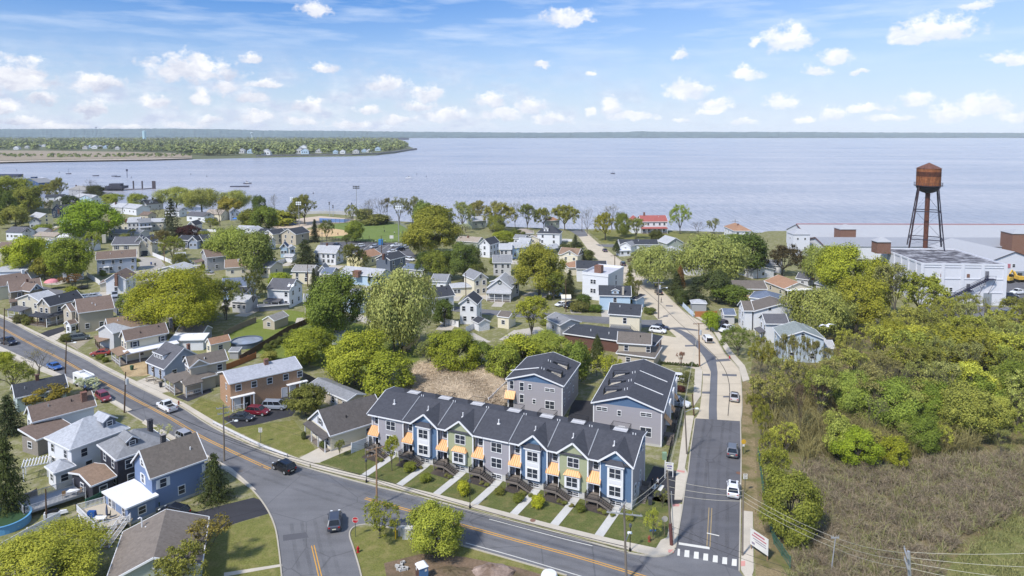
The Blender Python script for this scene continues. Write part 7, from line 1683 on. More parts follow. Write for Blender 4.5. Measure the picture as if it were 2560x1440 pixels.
for t in[(2130,928,1060,84,'hero1',(138,172,84),'pale fresh green tree at the left in the wood'),(2225,950,1085,120,'hero0',(126,164,72),'largest fresh green tree in the middle of the wood'),(2180,930,1045,60,'round0',(130,160,70),'green tree between the two fresh green trees of the wood'),(2330,955,1070,100,'hero1',(104,146,56),'deep green tree right of the largest fresh green tree'),(2395,975,1085,86,'round0',(116,152,60),'green tree at the right of the fresh green group'),(2300,1040,1130,90,'hero0',(104,142,56),'low green tree in front of the fresh green group'),(2098,1050,1158,66,'round2',(160,178,92),'pale yellow green tree at the front edge of the wood'),(2140,1070,1172,92,'hero1',(136,176,48),'bright lime tree at the front edge of the wood'),(2235,1092,1166,62,'round1',(152,160,44),'yellow olive rounded tree at the front edge of the wood'),(2450,940,1050,80,'round2',(112,146,58),'green tree near the right end of the wood'),(2530,900,1020,100,'hero0',(110,140,56),'large green tree at the right edge of the wood'),(2420,900,1000,50,'round1',(184,176,48),'yellow tree near the right end of the wood'),(2270,860,960,110,'sparse2',(150,146,62),'wide olive tree at the back of the wood'),(2390,820,930,190,'hero1',(164,156,54),'broad golden tree at the back of the wood'),(2230,800,910,80,'hero0',(168,160,56),'ochre tree left of the broad golden tree'),(2000,960,1110,30,'bud0',(120,96,92),'purple brown thin tree at the left edge of the wood'),(2045,945,1060,40,'bud1',(122,98,92),'purplish bare tree before the pale blue house'),(1935,1120,1250,70,'sparse1',(158,156,66),'yellow green tree by the path at the left of the brown scrub'),(1975,1180,1350,132,'hero0',(150,150,66),'large yellow green bush tree at the lower left of the brown scrub'),(1925,1080,1180,50,'sparse0',(164,158,66),'small yellow tree above the large yellow green bush'),(1905,1010,1120,44,'sparse0',(160,152,66),'olive edge tree beside the dry verge'),(1885,985,1050,40,'sparse1',(150,142,66),'budding edge tree near the road bend'),(2090,930,1010,40,'sparse2',(132,120,84),'thin brown tree left of the pale fresh green tree'),(1925,872,940,46,'sparse0',(156,144,60),'golden budding tree before the bright white house'),(1900,842,935,50,'sparse2',(160,152,66),'olive budding tree at the corner of the right pavement')]:
 tree(*t,group=None)
for i,(x,yb,yt)in enumerate([(1955,940,832),(1968,942,838),(1982,944,836),(1995,946,842),(2008,944,838),(2022,944,848),(2036,942,850),(2060,940,862),(1940,938,850),(2080,944,870)]):
 tree(x,yt,yb,24,'bud%d'%(i%2),(158,146,96),'slender budding tree in the row before the pale blue house','slender trees before the pale blue house')
def blades(name,label,cat,poly,n,h0,h1,w,lean,m,seed,swirl=.0,clump=None,bush=0):
 r=np.random.default_rng(seed);pg=[G(p)for p in poly];pxy=[(p.x,p.y)for p in pg]
 xa,xb=min(p[0]for p in pxy),max(p[0]for p in pxy);ya,yb=min(p[1]for p in pxy),max(p[1]for p in pxy)
 X=r.uniform(xa,xb,n*4);Y=r.uniform(ya,yb,n*4)
 keep=np.array([in_poly(a_,b_,pxy)for a_,b_ in zip(X,Y)]);X,Y=X[keep][:n],Y[keep][:n];n=len(X)
 if clump:
  f=np.sin(X*.9+2*np.sin(Y*.33))*np.sin(Y*.8+1.7*np.sin(X*.27));hk=1+clump*f
 else:hk=np.ones(n)
 Hb=r.uniform(h0,h1,n)*np.maximum(.25,hk)
 th=swirl*(np.sin(X*.22+1)+np.sin(Y*.18+X*.1))+r.normal(size=n)*.9 if swirl else r.uniform(0,6.28,n)
 if bush:
  k_=n//bush;ci=r.integers(0,k_,n);cx_,cy_=X[:k_][ci],Y[:k_][ci];sz=r.uniform(.5,1.25,k_)[ci];hk=hk*sz
  X=cx_+np.cos(th)*.35*sz*r.random(n);Y=cy_+np.sin(th)*.35*sz*r.random(n)
 dx,dy=np.cos(th)*lean*Hb*r.uniform(.5,1.4,n),np.sin(th)*lean*Hb*r.uniform(.5,1.4,n)
 a=r.uniform(0,6.28,n);wx,wy=np.cos(a)*w,np.sin(a)*w
 B=np.stack([X,Y,np.zeros(n)],1);Wv=np.stack([wx,wy,np.zeros(n)],1);M_=np.stack([dx*.35,dy*.35,Hb*.62],1);Tt=np.stack([dx,dy,Hb*(1-.35*min(1,lean))],1)
 quads=np.stack([B-Wv,B+Wv,B+M_+Wv*.8,B+M_-Wv*.8],1).reshape(-1,3)
 tip=np.stack([B+M_-Wv*.8,B+M_+Wv*.8,B+Tt+Wv*.15,B+Tt-Wv*.15],1).reshape(-1,3)
 VV=np.concatenate([quads,tip])
 o=link(name,np_mesh(name,VV,np.arange(len(VV)).reshape(-1,4),m));o['kind']='stuff'
 return tag(o,label,cat)
REED=mat('dry reeds',rgb(146,122,96,.95),'blade',.9,c2=rgb(240,218,186,1),spec=.1)
BRUSH=mat('brown brush',rgb(94,84,68,.85),'blade',.95,c2=rgb(176,158,130,.88),spec=.1)
BRUSH2=mat('olive brush',rgb(104,110,64,.9),'blade',.95,c2=rgb(160,156,98,.9),spec=.1)
sheet('reed_floor',[(1010,985),(1040,930),(1100,915),(1180,925),(1262,930),(1268,1000),(1240,1040),(1100,1010)],.006,mat('reed litter',rgb(112,98,76,.85),'dirt',.95,c2=rgb(96,90,62,.85)),'straw litter under the reeds')
blades('reed_bed','dry straw coloured reeds flattened in swirls behind the townhouses','reeds',[(1010,985),(1040,930),(1100,915),(1180,925),(1262,930),(1268,1000),(1240,1040),(1100,1010)],30000,1.3,2.8,.05,.85,REED,1,swirl=2.2)
SCR=[(1985,1160),(2060,1150),(2150,1165),(2260,1160),(2400,1145),(2560,1140),(2800,1120),(2850,1260),(2560,1285),(2440,1330),(2350,1400),(2330,1560),(2000,1560),(1960,1440),(2030,1340),(2040,1240),(1985,1200)]
blades('brown_scrub','brown grey leafless brush covering the field at the lower right','brush',SCR,66000,.6,2.0,.026,.75,BRUSH,2,clump=.4,bush=42)
blades('olive_scrub','olive green undergrowth between the brown brush','undergrowth',SCR,24000,.4,1.6,.034,.75,BRUSH2,3,clump=.9,bush=40)
THICK=mat('twiggy thicket',rgb(106,98,64,.85),'blade',.95,c2=rgb(166,156,96,.9),spec=.1)
blades('thicket','tall twiggy olive brown thicket between the thin trees at the front of the wood','thicket',[(1888,1015),(1960,990),(2090,985),(2250,1060),(2380,1115),(2500,1140),(2120,1152),(1990,1165),(1925,1090)],20000,1.8,4.6,.035,.5,THICK,9,clump=.5,bush=50)
blades('wood_undergrowth','low olive undergrowth on the floor of the wood','undergrowth',WOODP,26000,.3,1.3,.035,.7,BRUSH2,4,clump=.9)
blades('rough_grass','rough grass tufts thinning out over the field corner','rough grass',[(2330,1480),(2345,1395),(2430,1340),(2560,1280),(2800,1270),(2800,1500),(2330,1560)],9000,.2,.7,.04,.6,BRUSH2,6,clump=1.2)
TOWNP=[(0,560),(400,540),(800,600),(1000,650),(1280,590),(1420,600),(1560,680),(1640,790),(1400,860),(1000,870),(760,800),(560,830),(330,790),(0,700)]
tp_=[G(p)for p in TOWNP];txy=[(p.x,p.y)for p in tp_]
HR=[o for o in COL.objects if o.type=='EMPTY' and o.get('category')in('house','garage','shed','building')]
fr_=random.Random(77);mb=MB();zi=0
for o in HR:
 if not in_poly(o.location.x,o.location.y,txy)or fr_.random()<.25:continue
 c=Vector(o.location);th=o.rotation_euler[2];x=Vector((math.cos(th),math.sin(th),0));y=Vector((-x.y,x.x,0))
 u=fr_.uniform(-7,7);w_=fr_.uniform(1.5,3.2);d_=fr_.uniform(6,11);zi+=1
 q=[c+x*(u-w_)-y*d_,c+x*(u+w_)-y*d_,c+x*(u+w_),c+x*(u-w_)]
 mb.face([(p.x,p.y,.005+zi*.00004)for p in q])
structure('yard_drives',mb,mat('yard concrete',rgb(190,182,170,.85),'concrete',.9),'pale drives and patios between the houses','drive')
n=0;tr_=0
while n<95 and tr_<4000:
 tr_+=1;p=Vector((fr_.uniform(min(a[0]for a in txy),max(a[0]for a in txy)),fr_.uniform(min(a[1]for a in txy),max(a[1]for a in txy)),0))
 if not in_poly(p.x,p.y,txy):continue
 if min((Vector((o.location.x,o.location.y,0))-p).length for o in HR)<6.5:continue
 if 70<p.x-(p.y-200)*-.02<0:continue
 t=fr_.random();n+=1
 if t<.87:plant(p,fr_.uniform(1.2,2.6),fr_.uniform(1.8,3.8),'shrub%d'%(n%2),fr_.choice([(116,134,64),(130,140,70),(96,118,60),(150,150,84)]),'small garden shrub between the houses of the town','garden shrubs of the town')
 else:plant(p,fr_.uniform(4,7),fr_.uniform(3,5.5),fr_.choice(['sparse0','sparse1','round1','bud0']),fr_.choice([(140,150,76),(150,146,88),(110,134,66)]),'small garden tree between the houses of the town','small garden trees of the town')
VG='vehicles in the town'
ROADL,ROADR=(300,975),(640,1152)
CARS=[((710,1176),(640,1140),'suv',(20,21,24),'black car driving up the main road past the ranch driveway'),((837,1312),(842,1240),'suv',(70,76,90),'grey blue car waiting at the junction beside the stop sign'),((1833,1232),(1836,1150),'suv',(240,241,246),'white car with dark sunroof on the side road'),((1831,1134),(1834,1060),'suv',(104,108,118),'grey car on the side road ahead of the white car'),((1836,998),(1838,940),'sedan',(196,194,198),'silver convertible with black soft top on the concrete road'),((417,1024),(340,982),'pickup',(238,239,244),'white pickup truck driving up the main road'),((689,1022),(760,1024),'van',(150,158,172),'silver blue minivan in the brick building lot'),((645,1036),(700,1040),'suv',(122,26,42),'dark red car between the minivan and the dark car'),((606,1050),(660,1053),'sedan',(52,58,68),'dark grey coupe nearest the road in the brick building lot'),((259,1000),(290,1022),'suv',(140,52,62),'faded red car parked at the kerb by the brown roofed house'),((22,860),(60,872),'pickup',(30,34,56),'dark pickup truck parked at the left kerb'),((137,922),(168,935),'sedan',(60,104,176),'bright blue car parked in front of the bare budding tree'),((198,850),(230,846),'van',(88,98,100),'grey green minivan beside the dark timber porch'),((252,888),(225,890),'sedan',(168,62,48),'red orange car on the drive below the timber porch'),((436,1290),(405,1282),'suv',(28,30,36),'black off-roader on the drive beside the blue house'),((465,1102),(500,1120),'suv',(168,170,178),'grey car mostly hidden behind the blue house'),((1644,832),(1680,836),'suv',(240,241,246),'white car at the corner of the cross street'),((1652,823),(1690,826),'sedan',(46,48,72),'dark blue car tucked behind the white corner car'),((1768,853),(1750,832),'suv',(240,241,246),'white car with open tailgate at the right kerb'),((1815,828),(1785,838),'pickup',(240,241,246),'white pickup truck on the drive of the large white house'),((1803,816),(1775,824),'suv',(60,44,58),'dark plum car behind the white drive pickup'),((1690,952),(1672,950),'suv',(238,239,244),'white car parked in front of the side road townhouses'),((1690,1014),(1720,1020),'pickup',(228,230,236),'white truck parked beside the copper awnings'),((1646,735),(1625,715),'suv',(44,46,56),'dark car parked on the concrete road beside the lamp pole'),((1557,664),(1545,650),'suv',(40,40,52),'dark car on the concrete road by the white terrace house'),((1512,629),(1500,618),'sedan',(44,52,92),'navy car on the concrete road near the upper street'),((1389,740),(1405,742),'suv',(234,236,240),'white car under the trees left of the terrace house'),((1403,765),(1380,770),'sedan',(238,240,246),'white car parked near the cream arched shed'),((1425,768),(1400,778),'pickup',(24,25,30),'black truck parked next to the white car by the arched shed'),((899,618),(880,620),'suv',(236,238,242),'white car alone at the left of the parking lot'),((935,620),(915,624),'suv',(190,194,204),'silver car in the middle of the parking lot'),((991,617),(970,619),'pickup',(238,240,244),'white truck at the far right of the parking lot'),((980,632),(960,634),'sedan',(240,241,246),'white low car in front row of the parking lot'),((1000,627),(980,629),'suv',(36,40,58),'dark car among the white cars of the parking lot'),((1010,622),(990,625),'suv',(226,228,234),'pale car half hidden by the oak at the parking lot'),((843,615),(860,617),'sedan',(34,36,44),'black car at the far left edge of the parking lot'),((1025,652),(1045,655),'suv',(236,238,242),'white car beside the slate blue house'),((287,742),(288,760),'pickup',(168,174,186),'silver blue truck facing the lane in the left town'),((235,744),(255,742),'sedan',(176,182,192),'silver car behind the white fence in the left town'),((214,746),(230,744),'sedan',(150,168,190),'pale blue car left of the silver fence car'),((466,663),(445,664),'suv',(240,241,246),'white car on the drive by the taupe porch house'),((520,683),(545,684),'sedan',(140,148,160),'grey car parked under the taupe porch house'),((658,687),(680,689),'sedan',(170,172,178),'grey car beneath the white blossoming tree'),((2545,735),(2520,737),'pickup',(236,238,242),'white truck in the warehouse machine yard'),((2526,744),(2545,746),'suv',(40,42,50),'dark car at the warehouse corner'),((2495,788),(2460,786),'sedan',(38,40,46),'dark car in the yard below the warehouse'),((2522,790),(2550,792),'suv',(56,60,70),'dark grey car behind the yard car'),]
for c_ in CARS:car(*c_)
def find(lab):return next(o for o in COL.objects if o.get('label')==lab)
o=find('silver convertible with black soft top on the concrete road')
mb=MB();mb.hexa([(-1.7,-.7,.95),(.5,-.66,1.3),(.5,.66,1.3),(-1.7,.7,.95),(-1.1,-.66,1.45),(.35,-.62,1.5),(.35,.62,1.5),(-1.1,.66,1.45)]);link('soft_top',mb.mesh('soft top',mat('black canvas',(.012,.012,.014,1),'plain',.9)),o)
o=find('white car with dark sunroof on the side road')
mb=MB();mb.box(-.5,.25,-.42,.42,1.74,1.778);link('sunroof',mb.mesh('sunroof',CGLASS),o)
o=find('white car with open tailgate at the right kerb')
mb=MB();mb.box(-3.1,-2.1,-.75,.75,1.78,1.86);link('tailgate',mb.mesh('tailgate',WHITE),o)
mb=MB();mb.box(-2.42,-2.36,-.72,.72,.62,1.55);link('open_boot',mb.mesh('open boot',BLACK),o)
P=G((214,968));hd=G((262,990))-P
cv=thing('camper_van','white camper van with blue cab parked at the kerb behind the blossom','camper van',(P.x,P.y,.03),math.atan2(hd.y,hd.x),VG)
mb=MB();mb.box(-3.2,1.5,-1.15,1.15,.6,3.0);mb.hexa([(1.5,-1.1,2.0),(2.4,-1.0,2.2),(2.4,1.0,2.2),(1.5,1.1,2.0),(1.5,-1.1,3.0),(2.3,-1.0,2.9),(2.3,1.0,2.9),(1.5,1.1,3.0)]);link('body',mb.mesh('camper body',WHITE),cv)
mb=MB();mb.hexa([(1.5,-1,.5),(3.3,-.95,.5),(3.3,.95,.5),(1.5,1,.5),(1.5,-1,2.0),(2.5,-.85,1.2),(2.5,.85,1.2),(1.5,1,2.0)]);mb.hexa([(2.5,-.93,.5),(3.35,-.9,.5),(3.35,.9,.5),(2.5,.93,.5),(2.5,-.93,1.2),(3.3,-.85,1.05),(3.3,.85,1.05),(2.5,.93,1.2)]);link('cab',mb.mesh('camper cab',mat('cab blue',rgb(86,108,168,K),'plain',.3)),cv)
mb=MB();mb.face([(2.52,-.8,1.22),(2.52,.8,1.22),(1.6,.9,2.0),(1.6,-.9,2.0)]);mb.box(-2.4,-1.2,-1.17,-1.14,1.6,2.3);mb.box(-.4,.6,-1.17,-1.14,1.6,2.3);link('cabin_glass',mb.mesh('camper glass',CGLASS),cv)
mb=MB();mb.box(-2.2,-1.2,-.5,.5,3.0,3.25);link('roof_unit',mb.mesh('roof unit',LGREY),cv)
for x in(-2.0,2.4):
 for s in(-1,1):mb=MB();mb.tube([(x,s*1.0-.12,.38),(x,s*1.0+.12,.38)],.38,14);link('wheel',mb.mesh('wheel',RUBBER),cv)
def upole(label,top,base,m=POLEW,r=.16,arms=(),lamp=None,can=False,group='utility poles'):
 ''
 B=G(base);H_=height_at(B,top[1]);mid=mpp(Vector((B.x,B.y,H_)))
 o=thing('utility_pole',label,'utility pole',(B.x,B.y,0),0,group)
 zc=B.y*CP+(CH-H_)*SP;X=(top[0]-1280)/FPX*zc
 X=max(B.x-1.2,min(B.x+1.2,X));T_=Vector((X,B.y,H_))
 mb=MB();mb.tube([B,T_],r,8,0,r*.65);part('pole',mb,m,o)
 for f,hl,yaw in arms:
  c=T_.lerp(B,f);d=Vector((math.cos(math.radians(yaw)),math.sin(math.radians(yaw)),0));n_=Vector((-d.y,d.x,0))*r
  mb=MB();mb.beam(c-d*hl+n_,c+d*hl+n_,.12,.14);part('cross_arm',mb,STEEL if m is POLEW else m,o)
  mb=MB()
  for k_ in(-.92,-.45,.45,.92):q=c+d*hl*k_+n_;mb.tube([q,q+Vector((0,0,.28))],.05,6)
  part('insulators',mb,STEEL,o)
 if can:
  c=T_.lerp(B,.16)+Vector((.35,-.1,0));mb=MB();mb.tube([c,c+Vector((0,0,-1.1))],.3,10);part('transformer',mb,mat('transformer grey',rgb(190,194,200,K),'plain',.5),o)
 if lamp:
  f,ln,yaw=lamp;c=T_.lerp(B,f);d=Vector((math.cos(math.radians(yaw)),math.sin(math.radians(yaw)),0))
  e=c+d*ln+Vector((0,0,.5));mb=MB();mb.tube([c,c+d*ln*.6+Vector((0,0,.45)),e],.05,6);arm=part('lamp_arm',mb,STEEL,o)
  mb=MB();mb.hexa([e+Vector(v)for v in((-.3,-.16,-.1),(.3,-.16,-.1),(.3,.16,-.1),(-.3,.16,-.1),(-.25,-.12,.08),(.25,-.12,.08),(.25,.12,.08),(-.25,.12,.08))]);part('lamp_head',mb,LAMPW,o)
 o['_top']=T_[:]
 TOPS[label]=T_
 return o
TOPS={}
a1=upole('dark pole at the far left pavement beside the dark pickup',(11,770),(10,862),BRNW,arms=[(.05,.9,-40)])
a2=upole('leaning dark pole on the left pavement above the camper van',(166,852),(163,952),BRNW,lamp=(.1,1.8,10))
a3=upole('dark pole with transformer by the camper van',(314,930),(311,1032),BRNW,can=True)
a4=upole('pole with cross arm and street lamp opposite the brick building',(558,1012),(561,1152),POLEW,arms=[(.06,1.1,25),(.16,.9,25)],lamp=(.36,2.0,20))
a5=upole('brown wooden pole with two cross arms rising from the main road kerb',(941,1118),(942,1266),mat('tan pole wood',rgb(164,130,98,K),'wood',.9),arms=[(.03,1.4,35),(.13,1.4,35)])
a6=upole('grey pole with wide cross arm and lamp before the end townhouse',(1560,1262),(1566,1452),POLEW,.17,arms=[(.02,1.2,60),(.13,2.2,-12)],lamp=(.5,1.6,60))
a7=upole('leaning grey pole with red brown base at the street corner',(1668,1176),(1679,1364),POLEW,.19)
mb=MB();B_=G((1679,1364));T_=TOPS['leaning grey pole with red brown base at the street corner'];mb.tube([B_,B_.lerp(T_,.3)],.24,10);part('painted_base',mb,mat('red brown pole base',rgb(110,66,62,K),'wood',.9),a7)
mb=MB();mb.tube([B_+Vector((.35,.05,0)),B_.lerp(T_,.72)+Vector((.4,.05,0))],.07,6);part('cable_guard',mb,STEEL,a7)
a8=upole('brown pole with transformer on the left kerb of the concrete road',(1747,808),(1749,916),mat('warm pole wood',rgb(140,104,76,K),'wood',.9),.2,arms=[(.02,1.3,5)],can=True)
a9=upole('tall grey pole with lamp beside the cross street corner',(1647,697),(1646,797),POLEW,.2,arms=[(.1,1.6,10)],lamp=(.26,2.4,0),can=True)
a10=upole('pole behind the white terrace house at the concrete road',(1537,637),(1537,690),BRNW,.2,arms=[(.05,1.6,10)])
a11=upole('plain pole at the right pavement by the wide sidewalk slab',(1858,1225),(1856,1390),POLEW,.14)
a12=upole('thin leaning grey pole in the brown scrub',(2089,1342),(2077,1436),STEEL,.09,arms=[(.04,.5,0)])
a13=upole('thick double pole top at the bottom edge in the brown scrub',(2262,1378),(2285,1700),STEEL,.24,arms=[(.02,.9,70),(.10,.9,70)])
a14=upole('grey pole with street lamp on the left pavement of the side road',(1711,1000),(1717,1136),POLEW,.15,lamp=(.22,2.2,10))
a15=upole('dark pole at the kerb where the concrete ends',(1731,985),(1735,1040),BRNW,.16)
a16=upole('dark pole beside the parked white car by the arched shed',(1414,697),(1415,780),BRNW,.17)
a17=upole('pole with pale transformer between cream house and small conifer',(769,662),(769,716),BRNW,.2,can=True)
a18=upole('black pole in front of the narrow cream house',(1164,682),(1165,755),BRNW,.15)
a19=upole('brown pole with street lamp by the beige garage house',(410,606),(411,658),mat('tan pole wood',rgb(164,130,98,K),'wood',.9),.18,lamp=(.05,3.5,180))
a20=upole('dark pole beside the slate blue house',(953,590),(954,636),BRNW,.2)
a21=upole('pole standing in the parking lot corner',(805,580),(805,614),POLEW,.2,arms=[(.1,.8,0)])
a22=upole('plain pole at the water end of the road',(1455,540),(1455,580),BRNW,.15)
a23=upole('pole with cross arms at the hipped waterside house',(1838,548),(1838,592),BRNW,.16,arms=[(.12,1.8,0)])
a24=upole('pole beside the white car under the willows',(1868,652),(1868,695),POLEW,.15)
a25=upole('slim dark pole by the pale beige white garage house',(1894,665),(1894,698),BRNW,.13)
a26=upole('dark pole at the white fence by the pool deck',(114,1222),(116,1300),BRNW,.13)
a27=upole('thin pole between the white houses near the left shore',(198,470),(198,512),BRNW,.14)
WIREM=mat('black cable',(.012,.012,.014,1),'plain',.6);WIREL=mat('pale cable',rgb(196,190,170,K),'plain',.5)
def wire(label,A,B,sag,r=.03,m=None,n=12,group='overhead wires'):
 A,B=Vector(A),Vector(B);pts=[A.lerp(B,i/n)-Vector((0,0,sag*4*(i/n)*(1-i/n)))for i in range(n+1)]
 mb=MB();mb.tube(pts,r,5);return solo('overhead_wire',label,'overhead wire',mb,m or WIREM,A.lerp(B,.5),group=group)
def tp(o,dz=0,dx=0,dy=0):return Vector(o['_top'])+Vector((dx,dy,dz))
chain=[a1,a2,a3,a4,a5,a6];cn=['far left pole','left kerb pole','camper van pole','lamp arm pole','brown roadside pole','wide armed corner pole']
LV=[(-.2,'upper'),(-.9,'lower')]
for i in range(5):
 for dz,w_ in LV:
  wire('%s overhead wire from the %s to the %s'%(w_,cn[i],cn[i+1]),tp(chain[i],dz,.3),tp(chain[i+1],dz,.3),.55+.2*(w_=='lower'),.012)
ext=Vector(a6['_top'])+Vector((22,-14,-1))
for dz,w_ in LV:wire('%s overhead wire from the wide armed corner pole to the right edge'%w_,tp(a6,dz),ext+Vector((0,0,dz)),.5,.018)
side=[a6,a7,a14,a8,a9,a10];sn=['wide armed corner pole','leaning corner pole','side road lamp pole','concrete road transformer pole','tall lamp pole','terrace house pole']
for i in range(5):
 for dz,w_ in LV[:2]:wire('%s pale wire from the %s to the %s'%(w_,sn[i],sn[i+1]),tp(side[i],dz),tp(side[i+1],dz),.4,.022,WIREL if i<3 else WIREM)
for k_ in range(3):wire(['upper','middle','lower'][k_]+' pale wire crossing the side road to the plain sidewalk pole',tp(a7,-1.2-k_),tp(a11,-.1-k_*.7),.3,.022,WIREL)
for k_ in range(3):
 wire(['upper','middle','lower'][k_]+' pale wire from the plain sidewalk pole over the scrub',tp(a11,-.3-k_*.6),tp(a12,-.1-k_*.7),.35,.022,WIREL)
 wire(['upper','middle','lower'][k_]+' pale wire from the thin scrub pole to the double pole',tp(a12,-.1-k_*.7),tp(a13,-.2-k_*.8),.35,.022,WIREL)
for k_ in range(4):wire(['first','second','third','fourth'][k_]+' pale wire rising from the double pole to the right edge',tp(a13,-.1-k_*.55),Vector((64+k_*.5,62-k_*2.2,17.5-k_*1.1)),.8,.022,WIREL)
def low(o,z):t=Vector(o['_top']);return Vector((o.location.x+.15,o.location.y-.15,z))
for k_,(dz,r_)in enumerate([(4.5,.04),(4.15,.035),(3.8,.03)]):
 wire(['thick upper','thick middle','thick lower'][k_]+' cable bundle between the brown pole and the corner pole',low(a5,dz),low(a6,dz),.45+.1*k_,r_)
 wire(['thick upper','thick middle','thick lower'][k_]+' cable bundle between the lamp arm pole and the brown pole',low(a4,dz),low(a5,dz),.45+.1*k_,r_)
wire('thick cable along the road from the camper pole to the lamp arm pole',low(a3,4.8),low(a4,4.4),.5,.04)
wire('thick cable along the road from the left kerb pole to the camper pole',low(a2,5.2),low(a3,4.8),.5,.04)
def mast(label,top,base,heads=3):
 B=G(base);H_=height_at(B,top);o=thing('light_mast',label,'light mast',(B.x,B.y,0),0,'ball field light masts')
 mb=MB();mb.tube([B,B+Vector((0,0,H_))],.22,8,0,.14);part('mast',mb,STEEL,o)
 mb=MB()
 for z in(H_-.2,H_-1.3):mb.beam(B+Vector((-heads*.45,0,z)),B+Vector((heads*.45,0,z)),.12,.12)
 part('cross_bar',mb,STEEL,o)
 for k_ in range(heads):
  for z in(H_-.2,H_-1.3):
   mb=MB();c=B+Vector(((k_-(heads-1)/2)*1.1,-.2,z));mb.hexa([c+Vector(v)for v in((-.4,-.3,-.45),(.4,-.3,-.45),(.4,.2,-.35),(-.4,.2,-.35),(-.4,-.3,.25),(.4,-.3,.25),(.4,.2,.35),(-.4,.2,.35))]);part('floodlight',mb,LAMPW if heads==3 else mat('dark floodlight',rgb(96,98,104,K)),o)
mast('tallest light mast standing clear against the water',465,(892,552),4)
mast('light mast right of the ball field in front of the oak',515,(997,606),3)
mast('left one of two close light masts by the courts',494,(733,560),3);mast('right one of two close light masts by the courts',505,(748,566),3)
mast('slim dark mast behind the blue court',507,(880,548),1);mast('short dark mast at the sea wall',505,(824,540),1);mast('second short dark mast at the sea wall',513,(833,540),1)
def slamp(label,top,base):
 B=G(base);H_=height_at(B,top);o=thing('street_lamp',label,'street lamp',(B.x,B.y,0),0,'black lamp posts of the townhouses')
 mb=MB();mb.tube([B,B+Vector((0,0,H_-.55))],.055,8);mb.lathe([(.16,0),(.14,.4),(.07,.55)],10,B);part('post',mb,BLACK,o)
 mb=MB();mb.lathe([(.07,H_-.55),(.19,H_-.5),(.2,H_-.15),(.05,H_)],10,B);part('lantern',mb,mat('dark lantern glass',rgb(80,84,92,K),'glass',.2),o)
slamp('black lamp post before the first grey townhouse',1146,(916,1206));slamp('black lamp post between the left green and middle grey townhouses',1198,(1175,1270));slamp('black lamp post behind the wide armed pole',1308,(1575,1378))
def text_part(root,body,size,loc,yaw,m,name='lettering'):
 me=text_mb(body,size,.004);me.transform(Matrix.Rotation(math.pi/2,4,'X'));me.materials.append(m)
 return link(name,me,root,loc,yaw)
REDS=mat('stop sign red',rgb(206,30,44,K),'plain',.4);SIGNB=mat('sign back',rgb(176,172,164,K),'plain',.5);BLK=mat('sign black',(.01,.01,.01,1))
def sign_post(name,label,base,h_,m=None):
 B=G(base);o=thing(name,label,'sign',(B.x,B.y,0));mb=MB();mb.box(-.035,.035,-.03,.03,0,h_);link('post',mb.mesh('post',m or STEEL),o);return o,B
o,B=sign_post('stop_sign','red octagonal stop sign at the junction',(889,1342),2.75,mat('dark post',rgb(70,84,76,K)))
mb=MB();P8=[(.46*math.cos(math.pi/8+q*math.pi/4),2.45+.46*math.sin(math.pi/8+q*math.pi/4))for q in range(8)]
for y_ in(-.045,-.055):
 s_=1.0 if y_>-.05 else.93
mb.face([(x,-.045,z)for x,z in P8]);mb.face([(x,-.035,z)for x,z in reversed(P8)]);link('border',mb.mesh('border',WPNT),o)
mb=MB();mb.face([(x*.93,-.05,2.45+(z-2.45)*.93)for x,z in P8]);link('panel',mb.mesh('panel',REDS),o)
text_part(o,'STOP',.36,(0,-.056,2.45),0,WPNT)
def speed(label,base,h_):
 o,B=sign_post('speed_limit_sign',label,base,h_,mat('dark post',rgb(70,84,76,K)))
 mb=MB();mb.box(-.33,.33,-.05,-.032,h_-.85,h_);link('panel',mb.mesh('panel',WPNT),o)
 text_part(o,'SPEED\nLIMIT',.15,(0,-.053,h_-.2),0,BLK);text_part(o,'25',.42,(0,-.053,h_-.62),0,BLK)
 o['group']='speed limit signs';return o
speed('white speed limit sign on the lawn behind the guard rail',(652,1108),2.9);speed('white speed limit sign at the verge of the side road',(1862,1232),3.1)
o,B=sign_post('warning_sign','round yellow sign on a post at the side road verge',(1858,1136),2.6,mat('green post',rgb(70,96,78,K)))
mb=MB();mb.tube([(0,-.03,2.3),(0,-.06,2.3)],.42,20);link('panel',mb.mesh('panel',mat('sign yellow',rgb(214,166,40,K))),o)
mb=MB();mb.box(-.2,.2,-.05,-.03,1.45,1.85);link('plate',mb.mesh('plate',WPNT),o)
o,B=sign_post('stop_sign','back of a stop sign on the corner lawn facing the side road',(1661,1340),2.9,mat('bronze post',rgb(150,130,98,K)))
mb=MB();mb.face([(x,-.045,z+.05)for x,z in P8]);mb.face([(x,-.04,z+.05)for x,z in reversed(P8)]);link('panel',mb.mesh('panel',SIGNB),o)
o,B=sign_post('street_name_sign','small blue street name sign under the young corner tree',(1632,1340),.95,STEEL)
mb=MB();mb.box(-.42,.42,-.04,-.01,.72,.95);link('panel',mb.mesh('panel',mat('street sign blue',rgb(48,126,206,K))),o)
B=G((1897,1388));o=thing('billboard','white advertising board with red writing on the verge by the pavement','billboard',(B.x,B.y,0),math.radians(-62))
mb=MB();mb.box(-1.5,1.5,-.03,.03,.75,3.0);link('panel',mb.mesh('panel',WPNT),o)
mb=MB()
for x in(-1.35,1.35):mb.box(x-.06,x+.06,.03,.13,0,3.0)
link('posts',mb.mesh('posts',TIMB),o)
mb=MB()
for k_,(x0,x1,z,hh,c)in enumerate([(-.9,.9,2.55,.2,0),(-1.2,1.2,2.15,.16,0),(-1.0,1.1,1.8,.12,1),(-.6,1.2,1.5,.12,1),(-1.2,-.7,1.0,.3,1)]):mb.box(x0,x1,-.04,-.03,z,z+hh,m=c)
